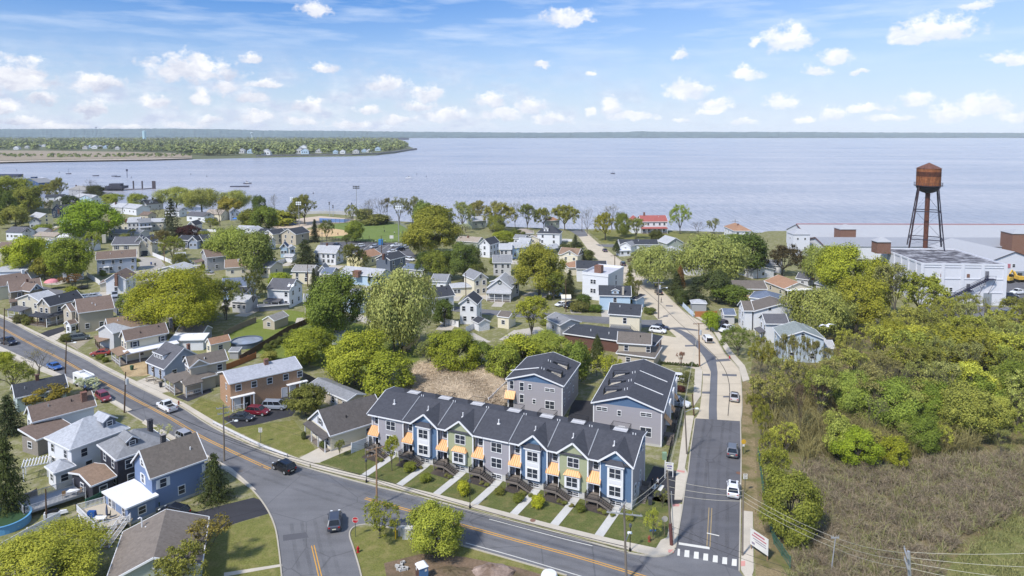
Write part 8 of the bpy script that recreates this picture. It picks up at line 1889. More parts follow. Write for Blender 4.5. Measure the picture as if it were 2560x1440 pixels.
link('printing',mb.mesh('printing',[mat('print red',rgb(190,96,110,K)),mat('print grey',rgb(150,140,156,K))]),o)
B=G((1673,1196));o=thing('sale_sign','white estate sign on a white post by the townhouse driveway','sign',(B.x,B.y,0),math.radians(-15))
mb=MB();mb.box(-.75,-.6,-.07,.07,0,2.9);mb.box(-.6,.65,-.05,.05,2.55,2.66);mb.box(.5,.62,-.05,.05,.3,2.5);link('post',mb.mesh('post',WHITE),o)
mb=MB();mb.box(-.5,.55,-.03,.03,1.3,2.45);link('panel',mb.mesh('panel',WPNT),o)
mb=MB();mb.box(-.35,.4,-.04,-.03,1.95,2.2);mb.box(-.3,.35,-.04,-.03,1.6,1.75);link('printing',mb.mesh('printing',mat('print violet',rgb(110,100,160,K))),o)
def hydrant(label,px,c=(186,34,40)):
 B=G(px);mb=MB();mb.lathe([(.2,0),(.2,.08),(.13,.1),(.13,.6),(.17,.62),(.16,.7),(.1,.84),(.03,.9),(.0,.92)],12,B)
 for d in((1,0),(-1,0),(0,-1)):mb.tube([B+Vector((0,0,.5)),B+Vector((d[0]*.24,d[1]*.24,.5))],.07,8)
 solo('fire_hydrant',label,'fire hydrant',mb,mat('hydrant red %d'%c[0],rgb(*c,K),'plain',.5),B,group='fire hydrants')
hydrant('red fire hydrant on the grass island by the stub road',(895,1381));hydrant('rusty red fire hydrant on the corner lawn',(1623,1354),(150,72,54));hydrant('red fire hydrant at the kerb of the concrete road',(1824,898),(190,40,56));hydrant('red fire hydrant near the white pickup on the main road',(447,1012),(150,44,44))
P=G((989,1347));mb=MB();mb.tube([P,P+Vector((0,0,1.55))],.09,10);solo('bollard','yellow marker post on the grass island','bollard',mb,mat('bollard yellow',rgb(236,186,20,K)),P)
P=G((1021,1345));mb=MB();mb.box(P.x-.75,P.x+.75,P.y-.4,P.y+.4,0,1.5);mb.box(P.x-.8,P.x+.8,P.y-.45,P.y+.45,1.5,1.56);solo('utility_cabinet','pale grey utility cabinet behind the yellow marker post','utility cabinet',mb,mat('cabinet grey',rgb(206,204,198,K),'plain',.6),P)
P=G((1003,1338));mb=MB();mb.box(P.x-.35,P.x+.35,P.y-.3,P.y+.3,0,1.3);solo('utility_cabinet','darker slim utility box left of the pale cabinet','utility cabinet',mb,STEEL,P)
P=G((1661,1148));mb=MB();mb.box(P.x-.35,P.x+.35,P.y-.3,P.y+.3,0,1.2);solo('utility_cabinet','green utility box in the side garden of the townhouses','utility cabinet',mb,mat('cabinet green',rgb(136,168,140,K)),P)
P=G((1055,1452));o=thing('portable_toilet','blue and brown portable toilet with white roof on the bare dirt','portable toilet',(P.x,P.y,0),math.radians(30))
mb=MB();mb.box(-.6,.6,-.6,.6,.1,2.05);link('cabin',mb.mesh('cabin',mat('toilet blue',rgb(78,122,170,K),'plain',.5)),o)
mb=MB();mb.box(-.63,-.6,-.55,.55,.15,2.0);link('door',mb.mesh('door',mat('toilet brown',rgb(92,66,62,K),'plain',.5)),o)
mb=MB();mb.hexa([(-.68,-.68,2.05),(.68,-.68,2.05),(.68,.68,2.05),(-.68,.68,2.05),(-.4,-.5,2.3),(.4,-.5,2.3),(.4,.5,2.3),(-.4,.5,2.3)]);link('roof',mb.mesh('roof',WHITE),o)
mb=MB();mb.box(.15,.45,-.62,-.6,1.5,1.8);mb.box(-.645,-.63,.1,.4,1.5,1.85);link('label_plate',mb.mesh('label plate',WPNT),o)
r_=random.Random(5)
for i in range(8):
 P=G((1003+r_.uniform(-10,14),1418+r_.uniform(-9,10)));mb=MB();c=Vector((P.x,P.y,0));a_=r_.uniform(0,3)
 T=lambda x,y,z:c+Vector((x*math.cos(a_)-y*math.sin(a_),x*math.sin(a_)+y*math.cos(a_),z))
 mb.box(-.3,.3,-.15,.15,0,.32,T);solo('concrete_block','grey concrete block in the loose heap on the island dirt','concrete block',mb,CONC,P,group='concrete blocks on the dirt')
def heap(label,px,rx,ry,h_,m,cat='dirt heap',seed=0):
 P=G(px);r=random.Random(seed);mb=MB();n=18;rows=[]
 for j in range(6):
  f=j/5;rows.append([Vector((P.x+rx*(1-f)*math.cos(q*2*math.pi/n)*r.uniform(.8,1.15),P.y+ry*(1-f)*math.sin(q*2*math.pi/n)*r.uniform(.8,1.15),h_*(1-(1-f)**2)*r.uniform(.75,1.15)if j else-.05))for q in range(n)])
 for j in range(5):
  for q in range(n):mb.face([rows[j][q],rows[j][(q+1)%n],rows[j+1][(q+1)%n],rows[j+1][q]])
 solo('dirt_heap',label,cat,mb,m,P,smooth=True)
heap('heap of pale rubble and gravel on the dirt',(1230,1432),3.2,1.8,.9,mat('rubble',rgb(170,148,136,K),'dirt',.95,c2=rgb(130,108,92,K)),seed=1)
heap('low brown dirt heap right of the portable toilet',(1130,1438),3.4,1.8,.7,DIRT,seed=2)
P=G((1373,1452));mb=MB();mb.lathe([(1.05,0),(1.05,.7),(.9,1.0),(.0,1.15)],20,P);solo('white_dome','white domed cover with a grey stripe at the bottom edge of the photo','dome cover',mb,WHITE,P)
o=thing('guard_rail','white guard rail along the pavement of the curving main road','guard rail',G((630,1108)))
gp=smooth_line(gl([(533,1062),(600,1096),(660,1124),(718,1146)]),5)
mb=MB()
for i in range(len(gp)-1):mb.beam(gp[i]+Vector((0,0,.62)),gp[i+1]+Vector((0,0,.62)),.07,.32)
part('rail',mb,VINYL,o)
mb=MB()
for p in gp:mb.box(p.x-.06,p.x+.06,p.y+.05,p.y+.17,0,.78)
part('rail_posts',mb,STEEL,o)
def fence(label,px,h_,m,post=2.4,th=.06,cat='fence',z0=0,rails=False,name='fence'):
 P=gl(px);c=P[len(P)//2];o=thing(name,label,cat,(c.x,c.y,0));mb=MB()
 for i in range(len(P)-1):
  a_,b_=P[i],P[i+1];L=(b_-a_).length;n=max(1,int(L/post))
  if rails:
   for z in(z0+.15,z0+h_*.55,z0+h_-.05):mb.beam(a_+Vector((0,0,z)),b_+Vector((0,0,z)),.05,.08)
   for k_ in range(int(L/.3)):q=a_.lerp(b_,k_*.3/L);mb.box(q.x-.025,q.x+.025,q.y-.025,q.y+.025,z0+.1,z0+h_)
  else:mb.beam(a_+Vector((0,0,z0+h_/2)),b_+Vector((0,0,z0+h_/2)),th,h_)
  for k_ in range(n+1):
   q=a_.lerp(b_,k_/n);pb=MB();pb.box(q.x-.07,q.x+.07,q.y-.07,q.y+.07,0,z0+h_+.12)
   if k_ or not i:part('fence_post',pb,m,o)
 part('fence_panel',mb,m,o);return o
OLDT=mat('old grey timber',rgb(140,126,108,K),'wood',.9);REDTB=mat('orange timber',rgb(186,118,70,K),'wood',.9)
fence('tall white vinyl fence behind the grass by the reeds',[(1221,1018),(1266,974)],1.9,VINYL)
fence('white vinyl fence beside the ranch bungalow',[(879,1133),(918,1118),(929,1112)],1.8,VINYL)
fence('long white vinyl fence in the bottom left garden',[(-10,1398),(70,1352),(150,1310)],1.8,VINYL)
fence('brown timber fence across the back gardens',[(600,905),(640,880),(720,830),(790,800),(800,790)],1.6,BRNW)
fence('grey timber fence behind the huge maple',[(560,842),(600,822),(640,806)],1.6,OLDT)
fence('new pale timber fence below the willow',[(1008,885),(1050,848)],1.7,mat('new timber',rgb(206,172,118,K),'wood',.9))
fence('white fence around the tall white house yard',[(1100,807),(1146,818)],1.7,VINYL);fence('white fence along the tall white house drive',[(1165,832),(1200,815),(1205,808)],1.7,VINYL)
fence('orange timber fence by the small blue roofed garage',[(1738,793),(1792,792)],1.8,REDTB);fence('pale blue white picket fence at the right pavement',[(1702,763),(1733,792)],1.5,mat('pale fence',rgb(206,222,240,K),'plain',.5),rails=False)
fence('white fence by the silver truck in the left town',[(204,748),(250,742)],1.7,VINYL);fence('white fence enclosing the beige garage yard',[(218,692),(250,712),(252,725)],1.7,VINYL)
fence('long white fence beside the blossoming tree',[(680,668),(728,650)],1.8,VINYL);fence('white fence below the tall brown pole in the left town',[(382,640),(430,660),(452,655)],1.7,VINYL)
fence('white fence between pine and willow in the left town',[(497,578),(540,580)],1.4,VINYL);fence('white fence beside the pyramid roofed house',[(1402,603),(1430,604)],1.3,VINYL)
fence('black chain fence along the ball field parking side',[(815,597),(880,606),(960,611),(1020,610)],1.3,BLACK,rails=True);fence('pale topped outfield fence of the ball field',[(905,553),(960,556),(1000,562),(1018,572),(1024,590)],1.6,mat('mesh grey',rgb(156,160,150,K)),rails=True)
fence('dark mesh fence round the blue court',[(798,558),(860,558),(884,550)],2.6,mat('mesh dark',rgb(96,100,104,K)),rails=True)
fence('dark timber fence beside the olive bush',[(755,945),(795,965),(830,985)],1.5,OLDT)
fence('black garden railing before the side road townhouses',[(1668,1160),(1690,1060),(1700,1010)],1.1,BLACK,rails=True)
fence('green mesh fence along the wood edge',[(1895,1140),(1905,1210),(1912,1270),(1935,1360),(1975,1420)],1.5,mat('mesh green',rgb(70,110,92,K)),rails=True)
fence('grey timber fence beside the round pool',[(565,925),(600,912),(640,895)],1.4,REDTB)
fence('orange timber screen by the taupe house',[(1455,893),(1476,888)],1.8,REDTB)
fence('horizontal board fence at the left edge of the pool garden',[(-10,1285),(60,1262),(92,1245)],1.5,OLDT)
fence('green mesh screen by the white deck',[(216,1281),(254,1262)],1.0,mat('screen green',rgb(60,110,84,K)),z0=1.0)
def deck(label,px,z,m,rail,rm):
 P=gl(px);c=P[0];o=thing('deck',label,'deck',(c.x,c.y,0));mb=MB();mb.poly([(p.x,p.y,z)for p in P])
 for i in range(len(P)):a_,b_=P[i],P[(i+1)%len(P)];mb.face([(a_.x,a_.y,z),(a_.x,a_.y,z-.25),(b_.x,b_.y,z-.25),(b_.x,b_.y,z)])
 part('platform',mb,m,o);mb=MB()
 for p in P:mb.box(p.x-.07,p.x+.07,p.y-.07,p.y+.07,0,z)
 part('platform_posts',mb,m,o)
 mb=MB()
 for i in rail:
  a_,b_=P[i],P[(i+1)%len(P)];L=(b_-a_).length
  for dz in(.1,.95):mb.beam(a_+Vector((0,0,z+dz)),b_+Vector((0,0,z+dz)),.06,.07)
  for k_ in range(int(L/.16)+1):q=a_.lerp(b_,min(1,k_*.16/L));mb.box(q.x-.022,q.x+.022,q.y-.022,q.y+.022,z,z+.95)
  for q in(a_,b_):mb.box(q.x-.06,q.x+.06,q.y-.06,q.y+.06,0,z+1.08)
 part('railing',mb,rm,o);return o
deck('timber deck with white railing behind the blue house',[(192,1292),(240,1342),(326,1320),(335,1306),(262,1272)],.9,mat('pale deck boards',rgb(196,184,164,K),'wood',.9),(0,1,4),VINYL)
deck('grey deck with grey railing beside the blue pool',[(38,1275),(62,1302),(215,1252),(185,1230)],1.1,mat('grey deck boards',rgb(168,168,170,K),'wood',.9),(0,1,3),mat('grey rail',rgb(176,178,184,K)))
mb=MB();a_,b_=G((318,1312)),G((262,1372))
o=thing('outdoor_stair','white railed stair going down from the white railed deck','stairs',a_.lerp(b_,.5))
for s in(-.55,.55):
 d=(b_-a_).normalized();n_=Vector((-d.y,d.x,0))*s
 mb.beam(a_+n_+Vector((0,0,1.8)),b_+n_+Vector((0,0,1.0)),.06,.07);mb.beam(a_+n_+Vector((0,0,1.0)),b_+n_+Vector((0,0,.15)),.06,.07)
 for k_ in range(24):q=a_.lerp(b_,k_/23)+n_;mb.box(q.x-.02,q.x+.02,q.y-.02,q.y+.02,1.0-.85*k_/23,1.85-.85*k_/23)
part('railing',mb,VINYL,o);mb=MB()
for k_ in range(8):q=a_.lerp(b_,(k_+.5)/8);mb.box(q.x-.55,q.x+.55,q.y-.25,q.y+.25,.85-k_*.11,.9-k_*.11)
part('steps',mb,OLDT,o)
def pool(label,px,rx,h_,wallm,waterm):
 P=G(px);o=thing('round_pool',label,'pool',(P.x,P.y,0));mb=MB();mb.lathe([(rx,0),(rx,h_),(rx+.14,h_+.02),(rx+.14,h_+.08),(rx-.14,h_+.08),(rx-.14,h_-.25)],32,P);part('pool_wall',mb,wallm,o)
 mb=MB();mb.face([(P.x+(rx-.1)*math.cos(t),P.y+(rx-.1)*math.sin(t),h_-.2)for t in np.linspace(0,2*math.pi,33)[:-1]]);part('pool_water',mb,waterm,o)
pool('round above ground pool with dark rim in the green gardens',(617,862),3.9,1.25,mat('pool wall grey',rgb(96,108,128,K),'plain',.5),mat('pool cover',rgb(150,158,172,K),'glass',.12))
pool('round blue pool half out of the left edge',(15,1312),3.0,1.2,mat('pool wall blue',rgb(96,160,206,K),'plain',.5),mat('green pool cover',rgb(52,82,48,K),'plain',.7))
def table(label,px,z,c):
 P=G(px,z);o=thing('patio_table',label,'table',(P.x,P.y,z));mb=MB();mb.box(-.8,.8,-.45,.45,.7,.74);link('tabletop',mb.mesh('tabletop',c),o)
 for x in(-.7,.7):
  for y_ in(-.38,.38):mb=MB();mb.box(x-.03,x+.03,y_-.03,y_+.03,0,.7);link('leg',mb.mesh('leg',c),o)
 return o
table('white patio table on the white railed deck',(250,1306),.9,WHITE);table('pale patio table on the grey deck',(183,1238),1.1,WHITE)
P=G((249,1304),.9);o=thing('parasol','closed striped parasol standing by the white patio table','parasol',(P.x+.95,P.y+.2,.9))
mb=MB();mb.tube([(0,0,0),(0,0,2.4)],.03,6);link('pole',mb.mesh('pole',STEEL),o)
mb=MB();mb.lathe([(.13,.9),(.16,1.3),(.12,1.9),(.03,2.45)],10);link('canopy',mb.mesh('canopy',mat('striped canvas',rgb(96,104,130,K),'siding',.8)),o)
P=G((230,1295),.9);o=thing('grill','bright blue covered grill on the white railed deck','grill',(P.x,P.y,.9));mb=MB();mb.hexa([(-.6,-.35,0),(.6,-.35,0),(.6,.35,0),(-.6,.35,0),(-.5,-.25,1.05),(.5,-.25,1.05),(.5,.25,1.05),(-.5,.25,1.05)]);link('cover',mb.mesh('cover',mat('cover blue',rgb(30,84,160,K),'plain',.6)),o)
P=G((130,722));o=thing('parasol','pink round parasol in the garden behind the porch houses','parasol',(P.x,P.y,0));mb=MB();mb.tube([(0,0,0),(0,0,2.9)],.05,6);link('pole',mb.mesh('pole',STEEL),o)
mb=MB();mb.lathe([(2.4,2.5),(1.9,3.1),(1.0,3.5),(.05,3.65)],16);link('canopy',mb.mesh('canopy',mat('pink canvas',rgb(226,142,150,K),'plain',.7)),o)
P=G((589,556));o=thing('parasol','small blue parasol by the bare grey tree','parasol',(P.x,P.y,0));mb=MB();mb.tube([(0,0,0),(0,0,2.6)],.05,6);link('pole',mb.mesh('pole',STEEL),o)
mb=MB();mb.lathe([(1.8,2.3),(.9,2.9),(.05,3.1)],12);link('canopy',mb.mesh('canopy',mat('blue canvas',rgb(70,130,210,K),'plain',.7)),o)
P=G((952,612));mb=MB();mb.box(P.x-1.0,P.x+1.0,P.y-1,P.y+1,.1,2.6);mb.box(P.x-1.05,P.x+1.05,P.y-1.05,P.y+1.05,2.6,2.8);solo('portable_toilet','blue portable toilet at the top of the parking lot','portable toilet',mb,mat('toilet bright blue',rgb(60,140,206,K),'plain',.5),P)
def board(label,px,w,h_,z):
 P=G(px);o=thing('notice_board',label,'board',(P.x,P.y,0));mb=MB();mb.box(-w/2,w/2,-.05,.05,z,z+h_);link('panel',mb.mesh('panel',WPNT),o);mb=MB();mb.box(-.05,.05,-.04,.04,0,z);link('post',mb.mesh('post',STEEL),o)
board('white score board on the outfield fence',(960,558),3.2,3.0,1.0);board('white notice board right of the blue toilet',(979,604),2.0,1.6,1.6)
P=G((92,1190));o=thing('pergola','white slatted pergola beside the white and slate house','pergola',(P.x,P.y,0),.5)
for x in(-1.6,1.6):
 for y_ in(-1.2,1.2):mb=MB();mb.box(x-.07,x+.07,y_-.07,y_+.07,0,2.4);link('post',mb.mesh('post',VINYL),o)
mb=MB()
for k_ in range(9):mb.box(-1.8+k_*.43,-1.7+k_*.43,-1.5,1.5,2.45,2.6)
for y_ in(-1.2,1.2):mb.box(-1.9,1.9,y_-.06,y_+.06,2.3,2.45)
link('slats',mb.mesh('slats',VINYL),o)
P=G((141,1292));o=thing('jet_ski','black and white jet ski under the grey deck edge','jet ski',(P.x,P.y,0),.45)
mb=MB();mb.hexa([(-1.5,-.5,.3),(1.5,-.15,.4),(1.5,.15,.4),(-1.5,.5,.3),(-1.5,-.5,.85),(1.3,-.1,.8),(1.3,.1,.8),(-1.5,.5,.85)]);link('hull',mb.mesh('hull',WHITE),o)
mb=MB();mb.hexa([(-1.4,-.25,.85),(.4,-.3,.85),(.4,.3,.85),(-1.4,.25,.85),(-1.2,-.18,1.1),(.1,-.2,1.3),(.1,.2,1.3),(-1.2,.18,1.1)]);link('seat',mb.mesh('seat',BLACK),o)
def chair(label,px,z,c,rz):
 P=G(px,z);o=thing('garden_chair',label,'chair',(P.x,P.y,z),rz,'garden chairs');mb=MB();mb.box(-.25,.25,-.25,.25,.4,.45);link('seat',mb.mesh('seat',c),o)
 mb=MB();mb.box(-.25,.25,.2,.25,.45,.95);link('backrest',mb.mesh('backrest',c),o)
 for x in(-.22,.22):
  for y_ in(-.22,.22):mb=MB();mb.box(x-.02,x+.02,y_-.02,y_+.02,0,.4);link('leg',mb.mesh('leg',c),o)
chair('white garden chair left of the white patio table',(236,1312),.9,WHITE,1.6);chair('white garden chair in front of the white patio table',(252,1322),.9,WHITE,3.1);chair('dark garden chair by the parasol on the white railed deck',(272,1294),.9,BLACK,-1.2);chair('brown wicker chair on the grey deck',(160,1244),1.1,TIMB,.6);chair('second brown wicker chair nearer the charcoal wing',(200,1236),1.1,TIMB,-.4)
def bin_(label,px,c):
 P=G(px);o=thing('wheelie_bin',label,'bin',(P.x,P.y,0),rnd.uniform(0,3),'wheelie bins');mb=MB();mb.hexa([(-.24,-.24,.08),(.24,-.24,.08),(.24,.24,.08),(-.24,.24,.08),(-.3,-.32,1.0),(.3,-.32,1.0),(.3,.32,1.0),(-.3,.32,1.0)]);link('body',mb.mesh('body',c),o)
 mb=MB();mb.hexa([(-.32,-.34,1.0),(.32,-.34,1.0),(.32,.34,1.0),(-.32,.34,1.0),(-.28,-.3,1.08),(.28,-.3,1.08),(.28,.3,1.12),(-.28,.3,1.12)]);link('lid',mb.mesh('lid',c),o)
BINB=mat('bin blue',rgb(44,80,150,K),'plain',.5);BING=mat('bin green',rgb(50,92,66,K),'plain',.5);BINK=mat('bin grey',rgb(70,72,78,K),'plain',.5)
for px,lab,c in(((1800,800),'blue bin beside the small blue roofed garage',BINB),((1796,803),'second blue bin nearer the orange fence',BINB),((205,822),'grey bin at the large tan house',BINK),((402,968),'grey bin by the grey bungalow porch',BINK),((330,925),'green bin on the sandy forecourt',BING),((378,662),'blue bin by the beige garage house drive',BINB),((388,664),'grey bin by the beige garage house drive',BINK),((1205,818),'dark green bin by the white open fronted shed',BING),((1196,820),'grey bin by the white open fronted shed',BINK),((395,1272),'green bin beside the black off-roader',BING),((1625,1262),'grey bin beside the end townhouse',BINK),((748,690),'blue bin behind the white fence and blossom',BINB)):bin_(lab,px,c)
P=G((205,722));mb=MB();mb.lathe([(2.1,.7),(2.2,.75),(2.1,.8)],20,P);mb.face([(P.x+2.1*math.cos(t),P.y+2.1*math.sin(t),.76)for t in np.linspace(0,2*math.pi,21)[:-1]])
for t in np.linspace(0,2*math.pi,7)[:-1]:mb.box(P.x+2.1*math.cos(t)-.04,P.x+2.1*math.cos(t)+.04,P.y+2.1*math.sin(t)-.04,P.y+2.1*math.sin(t)+.04,0,2.4)
solo('trampoline','dark round trampoline in the garden by the pink parasol','trampoline',mb,BLACK,P)
HULLD=mat('dark hull',rgb(70,74,96,K),'plain',.4)
def boat(label,px,L,w,cabin,hm,mast_=0,rz=0,group='boats on the bay'):
 P=G(px,-1.5);o=thing('boat',label,'boat',(P.x,P.y,-1.5),rz,group);mb=MB();st=[(-.5,.8,.0),(-.3,1,0),(.1,1,.05),(.35,.7,.15),(.5,.05,.3)];R_=[]
 for x,k_,lift in st:R_.append([Vector((x*L,-w/2*k_,.9+lift)),Vector((x*L,-w/2*k_*.7,-.2)),Vector((x*L,w/2*k_*.7,-.2)),Vector((x*L,w/2*k_,.9+lift))])
 for i in range(4):
  for j in range(4):mb.face([R_[i][j],R_[i][(j+1)%4],R_[i+1][(j+1)%4],R_[i+1][j]])
 mb.face(R_[0]);link('hull',mb.mesh('hull',hm),o)
 if cabin:
  mb=MB();mb.hexa([(-.2*L,-w*.36,.9),(.2*L,-w*.36,1.0),(.2*L,w*.36,1.0),(-.2*L,w*.36,.9),(-.18*L,-w*.33,2.6),(.08*L,-w*.33,2.6),(.08*L,w*.33,2.6),(-.18*L,w*.33,2.6)]);link('cabin',mb.mesh('cabin',WHITE),o)
  mb=MB();mb.box(-.16*L,.06*L,-w*.37,w*.37,1.7,2.25);link('cabin_window',mb.mesh('cabin window',GLASS),o)
  mb=MB();mb.box(-.22*L,.1*L,-w*.36,w*.36,2.62,2.75);link('cabin_roof',mb.mesh('cabin roof',HULLD),o)
 if mast_:mb=MB();mb.tube([(0,0,.8),(0,0,mast_)],.12,6);link('mast',mb.mesh('mast',HULLD),o)
boat('white cabin motor boat anchored alone in the bay',(1023,446),9,3.4,True,WHITE);boat('long low dark boat on the bay left of centre',(600,467),20,4,False,HULLD);boat('small pale boat beside the long low boat',(619,459),9,3.4,True,HULLD)
boat('small dark buoy boat far out in the bay',(1532,434),6,3.6,False,HULLD,4.5);boat('tiny sailing boat with bare mast near the left shore water',(172,435),7,2.6,False,HULLD,8);boat('low moored skiff left of the channel marker',(240,440),8,3,False,HULLD);boat('second low moored skiff left of the channel marker',(286,441),7,3,False,HULLD);boat('third low moored skiff beside the channel marker',(295,442),7,3,False,HULLD)
P=G((318,444),-1.5);mb=MB();mb.tube([P,P+Vector((0,0,9))],.35,6);mb.box(P.x-1.2,P.x+1.2,P.y-.2,P.y+.2,6.5,9.2);solo('channel_marker','dark channel marker post with a board in the left water','marker',mb,HULLD,P)
for x,y in((42,426),(477,436),(517,442),(1042,436),(1066,442),(783,484),(148,432),(328,445)):
 P=G((x,y),-1.5);mb=MB();mb.lathe([(.5,-.3),(.6,.3),(.25,.9),(.15,1.9),(.0,2.0)],10,P);solo('buoy','tiny dark buoy floating on the bay','buoy',mb,HULLD,P,group='buoys on the bay')
o=thing('jetty','dark timber jetty with pilings and a work platform reaching into the bay','jetty',G((300,474),-1.5));mb=MB();pl=gl([(215,474),(262,471),(285,471),(308,471)],.6);wall_strip(mb,pl,4,.3,.7)
for i in range(len(pl)-1):
 for k_ in range(9):q=pl[i].lerp(pl[i+1],k_/9);mb.box(q.x-.3,q.x+.3,q.y-2.2,q.y+2,-3,.5+(k_%3)*.6)
part('deck',mb,mat('dark piling',rgb(82,74,80,K),'wood'),o);mb=MB();q=G((290,471),.6);mb.box(q.x-8,q.x+9,q.y-5,q.y+6,.7,3.2);mb.box(q.x-5,q.x+6,q.y-3,q.y+3,3.2,5.5)
for k_ in range(10):mb.box(q.x-8+k_*1.8,q.x-7.6+k_*1.8,q.y-5.3,q.y-5,-3,4)
part('platform',mb,mat('dark platform',rgb(74,74,88,K),'wood'),o)
mb=MB();pl=gl([(308,472),(330,472.5),(355,472),(386,470)],-.9);wall_strip(mb,pl,2.5,-1.4,-.7);part('float',mb,mat('float',rgb(120,116,124,K)),o)
mb=MB()
for x,w in((334,.5),(356,.5),(385,1.6)):q=G((x,472),-1.5);mb.box(q.x-w,q.x+w,q.y-.5,q.y+.5,-2,6.5)
part('pilings',mb,mat('dark piling',rgb(82,74,80,K),'wood'),o)
P=G((20,440),0);mb=MB();mb.box(P.x-30,P.x+16,P.y-5,P.y+5,-2,2.4);solo('breakwater','dark breakwater wall at the far left of the water','breakwater',mb,HULLD,P)
P=G((840,532),0);mb=MB();mb.box(P.x-26,P.x+22,P.y-1.2,P.y+1.2,-2,1.2)
for k_ in range(30):mb.box(P.x-26+k_*1.6,P.x-25.8+k_*1.6,P.y-1,P.y-.8,1.2,2.2)
mb.box(P.x-26,P.x+22,P.y-1,P.y-.85,2.15,2.3);solo('promenade','grey promenade with a railing along the water by the courts','promenade',mb,CONC,P)
def far_house(label,px,w,h_,c,roofc,group='white houses on the far peninsula'):
 P=G(px);mb=MB();d=w*.7;x,y=P.x,P.y;mb.box(x-w/2,x+w/2,y,y+d,0,h_)
 mb.face([(x-w/2,y,h_),(x+w/2,y,h_),(x,y,h_+w*.28)]);r=w*.04
 mb.face([(x-w/2-r,y-r,h_),(x,y-r,h_+w*.3),(x,y+d,h_+w*.3),(x-w/2-r,y+d,h_)],1);mb.face([(x,y-r,h_+w*.3),(x+w/2+r,y-r,h_),(x+w/2+r,y+d,h_),(x,y+d,h_+w*.3)],1)
 for k_ in range(3):mb.face([(x-w*.32+k_*w*.26,y-.1,h_*.4),(x-w*.2+k_*w*.26,y-.1,h_*.4),(x-w*.2+k_*w*.26,y-.1,h_*.75),(x-w*.32+k_*w*.26,y-.1,h_*.75)],2)
 solo('shore_house',label,'house',mb,[c,roofc,GLASS],P,group=group)
FH=[(40,374,16,7),(66,371,12,6),(95,368,14,6),(108,367,12,6),(212,373,16,7),(224,370,14,7),(236,372,18,8),(248,371,14,7),(264,371,16,7),(280,371,12,6),(293,374,14,7),(406,369,12,7),(475,369,12,7),(602,384,18,8),(625,384,16,8),(664,388.5,22,9),(749,385,22,10),(762,385.5,20,9),(758,378,24,12),(796,383,16,7),(838,384.5,12,7),(856,384.5,13,7),(889,384,16,7),(910,381,14,6),(922,381,14,6),(900,367,18,7),(944,377,16,8),(924,366,14,6),(953,368,16,6),(838,368,14,6),(971,365,10,5)]
NUMS='pale house showing among the trees of the far peninsula'
for i,(x,y,w,h_)in enumerate(FH):far_house('larger white house standing open at the peninsula water edge' if i==15 else 'white terraced big house on the peninsula shore' if i==18 else NUMS,(x,y),w,h_,[W_,LGREY,LBLUE][i%3 if i not in(15,18)else 0],rLG if i%2 else rGR,None if i in(15,18)else 'pale houses on the far peninsula')
P=G((361.5,352));mb=MB();z1=height_at(P,327);mb.lathe([(11,0),(11,z1-2),(9,z1),(0,z1+.5)],20,P);solo('water_tank','pale blue cylindrical water tank above the far peninsula trees','water tank',mb,mat('tank blue',rgb(176,212,222,.9),'plain',.6),P)
P=G((630,345));z1=height_at(P,331);mb=MB();mb.lathe([(4,0),(4,z1-14),(14,z1-8),(14,z1-3),(0,z1)],16,P);solo('water_tank','small pale mushroom water tower far on the left horizon','water tank',mb,mat('tank pale',rgb(200,216,226,.9),'plain',.6),P)
P=G((241,340));z1=height_at(P,317);mb=MB();mb.lathe([(5,0),(5,z1-16),(16,z1-9),(16,z1-4),(0,z1)],16,P);solo('water_tank','grey water tower breaking the left skyline','water tank',mb,mat('tank grey',rgb(130,138,156,.9),'plain',.6),P)
P=G((1001,349),0);mb=MB();mb.box(P.x-70,P.x+60,P.y-10,P.y+30,-2,12);solo('pier_building','dark pier building behind the tip of the far peninsula','pier',mb,HULLD,P)
r_=random.Random(9);mb=MB()
for i in range(260):
 x=r_.choice((r_.uniform(1050,1500),r_.uniform(1480,2560),r_.uniform(1180,1420)));P=G((x,343.6-r_.random()*1.2));w=r_.uniform(12,45);h_=r_.uniform(6,22);mb.box(P.x-w,P.x+w,P.y-60,P.y-20,-1,h_*.8)
o=solo('far_town','scattered pale buildings of towns along the far shore','far town',mb,mat('far pale building',rgb(206,208,214,.9),'plain',.8,.2),G((1500,343.5)),kind='stuff')
SKIN=mat('skin',rgb(206,160,132,K),'plain',.6)
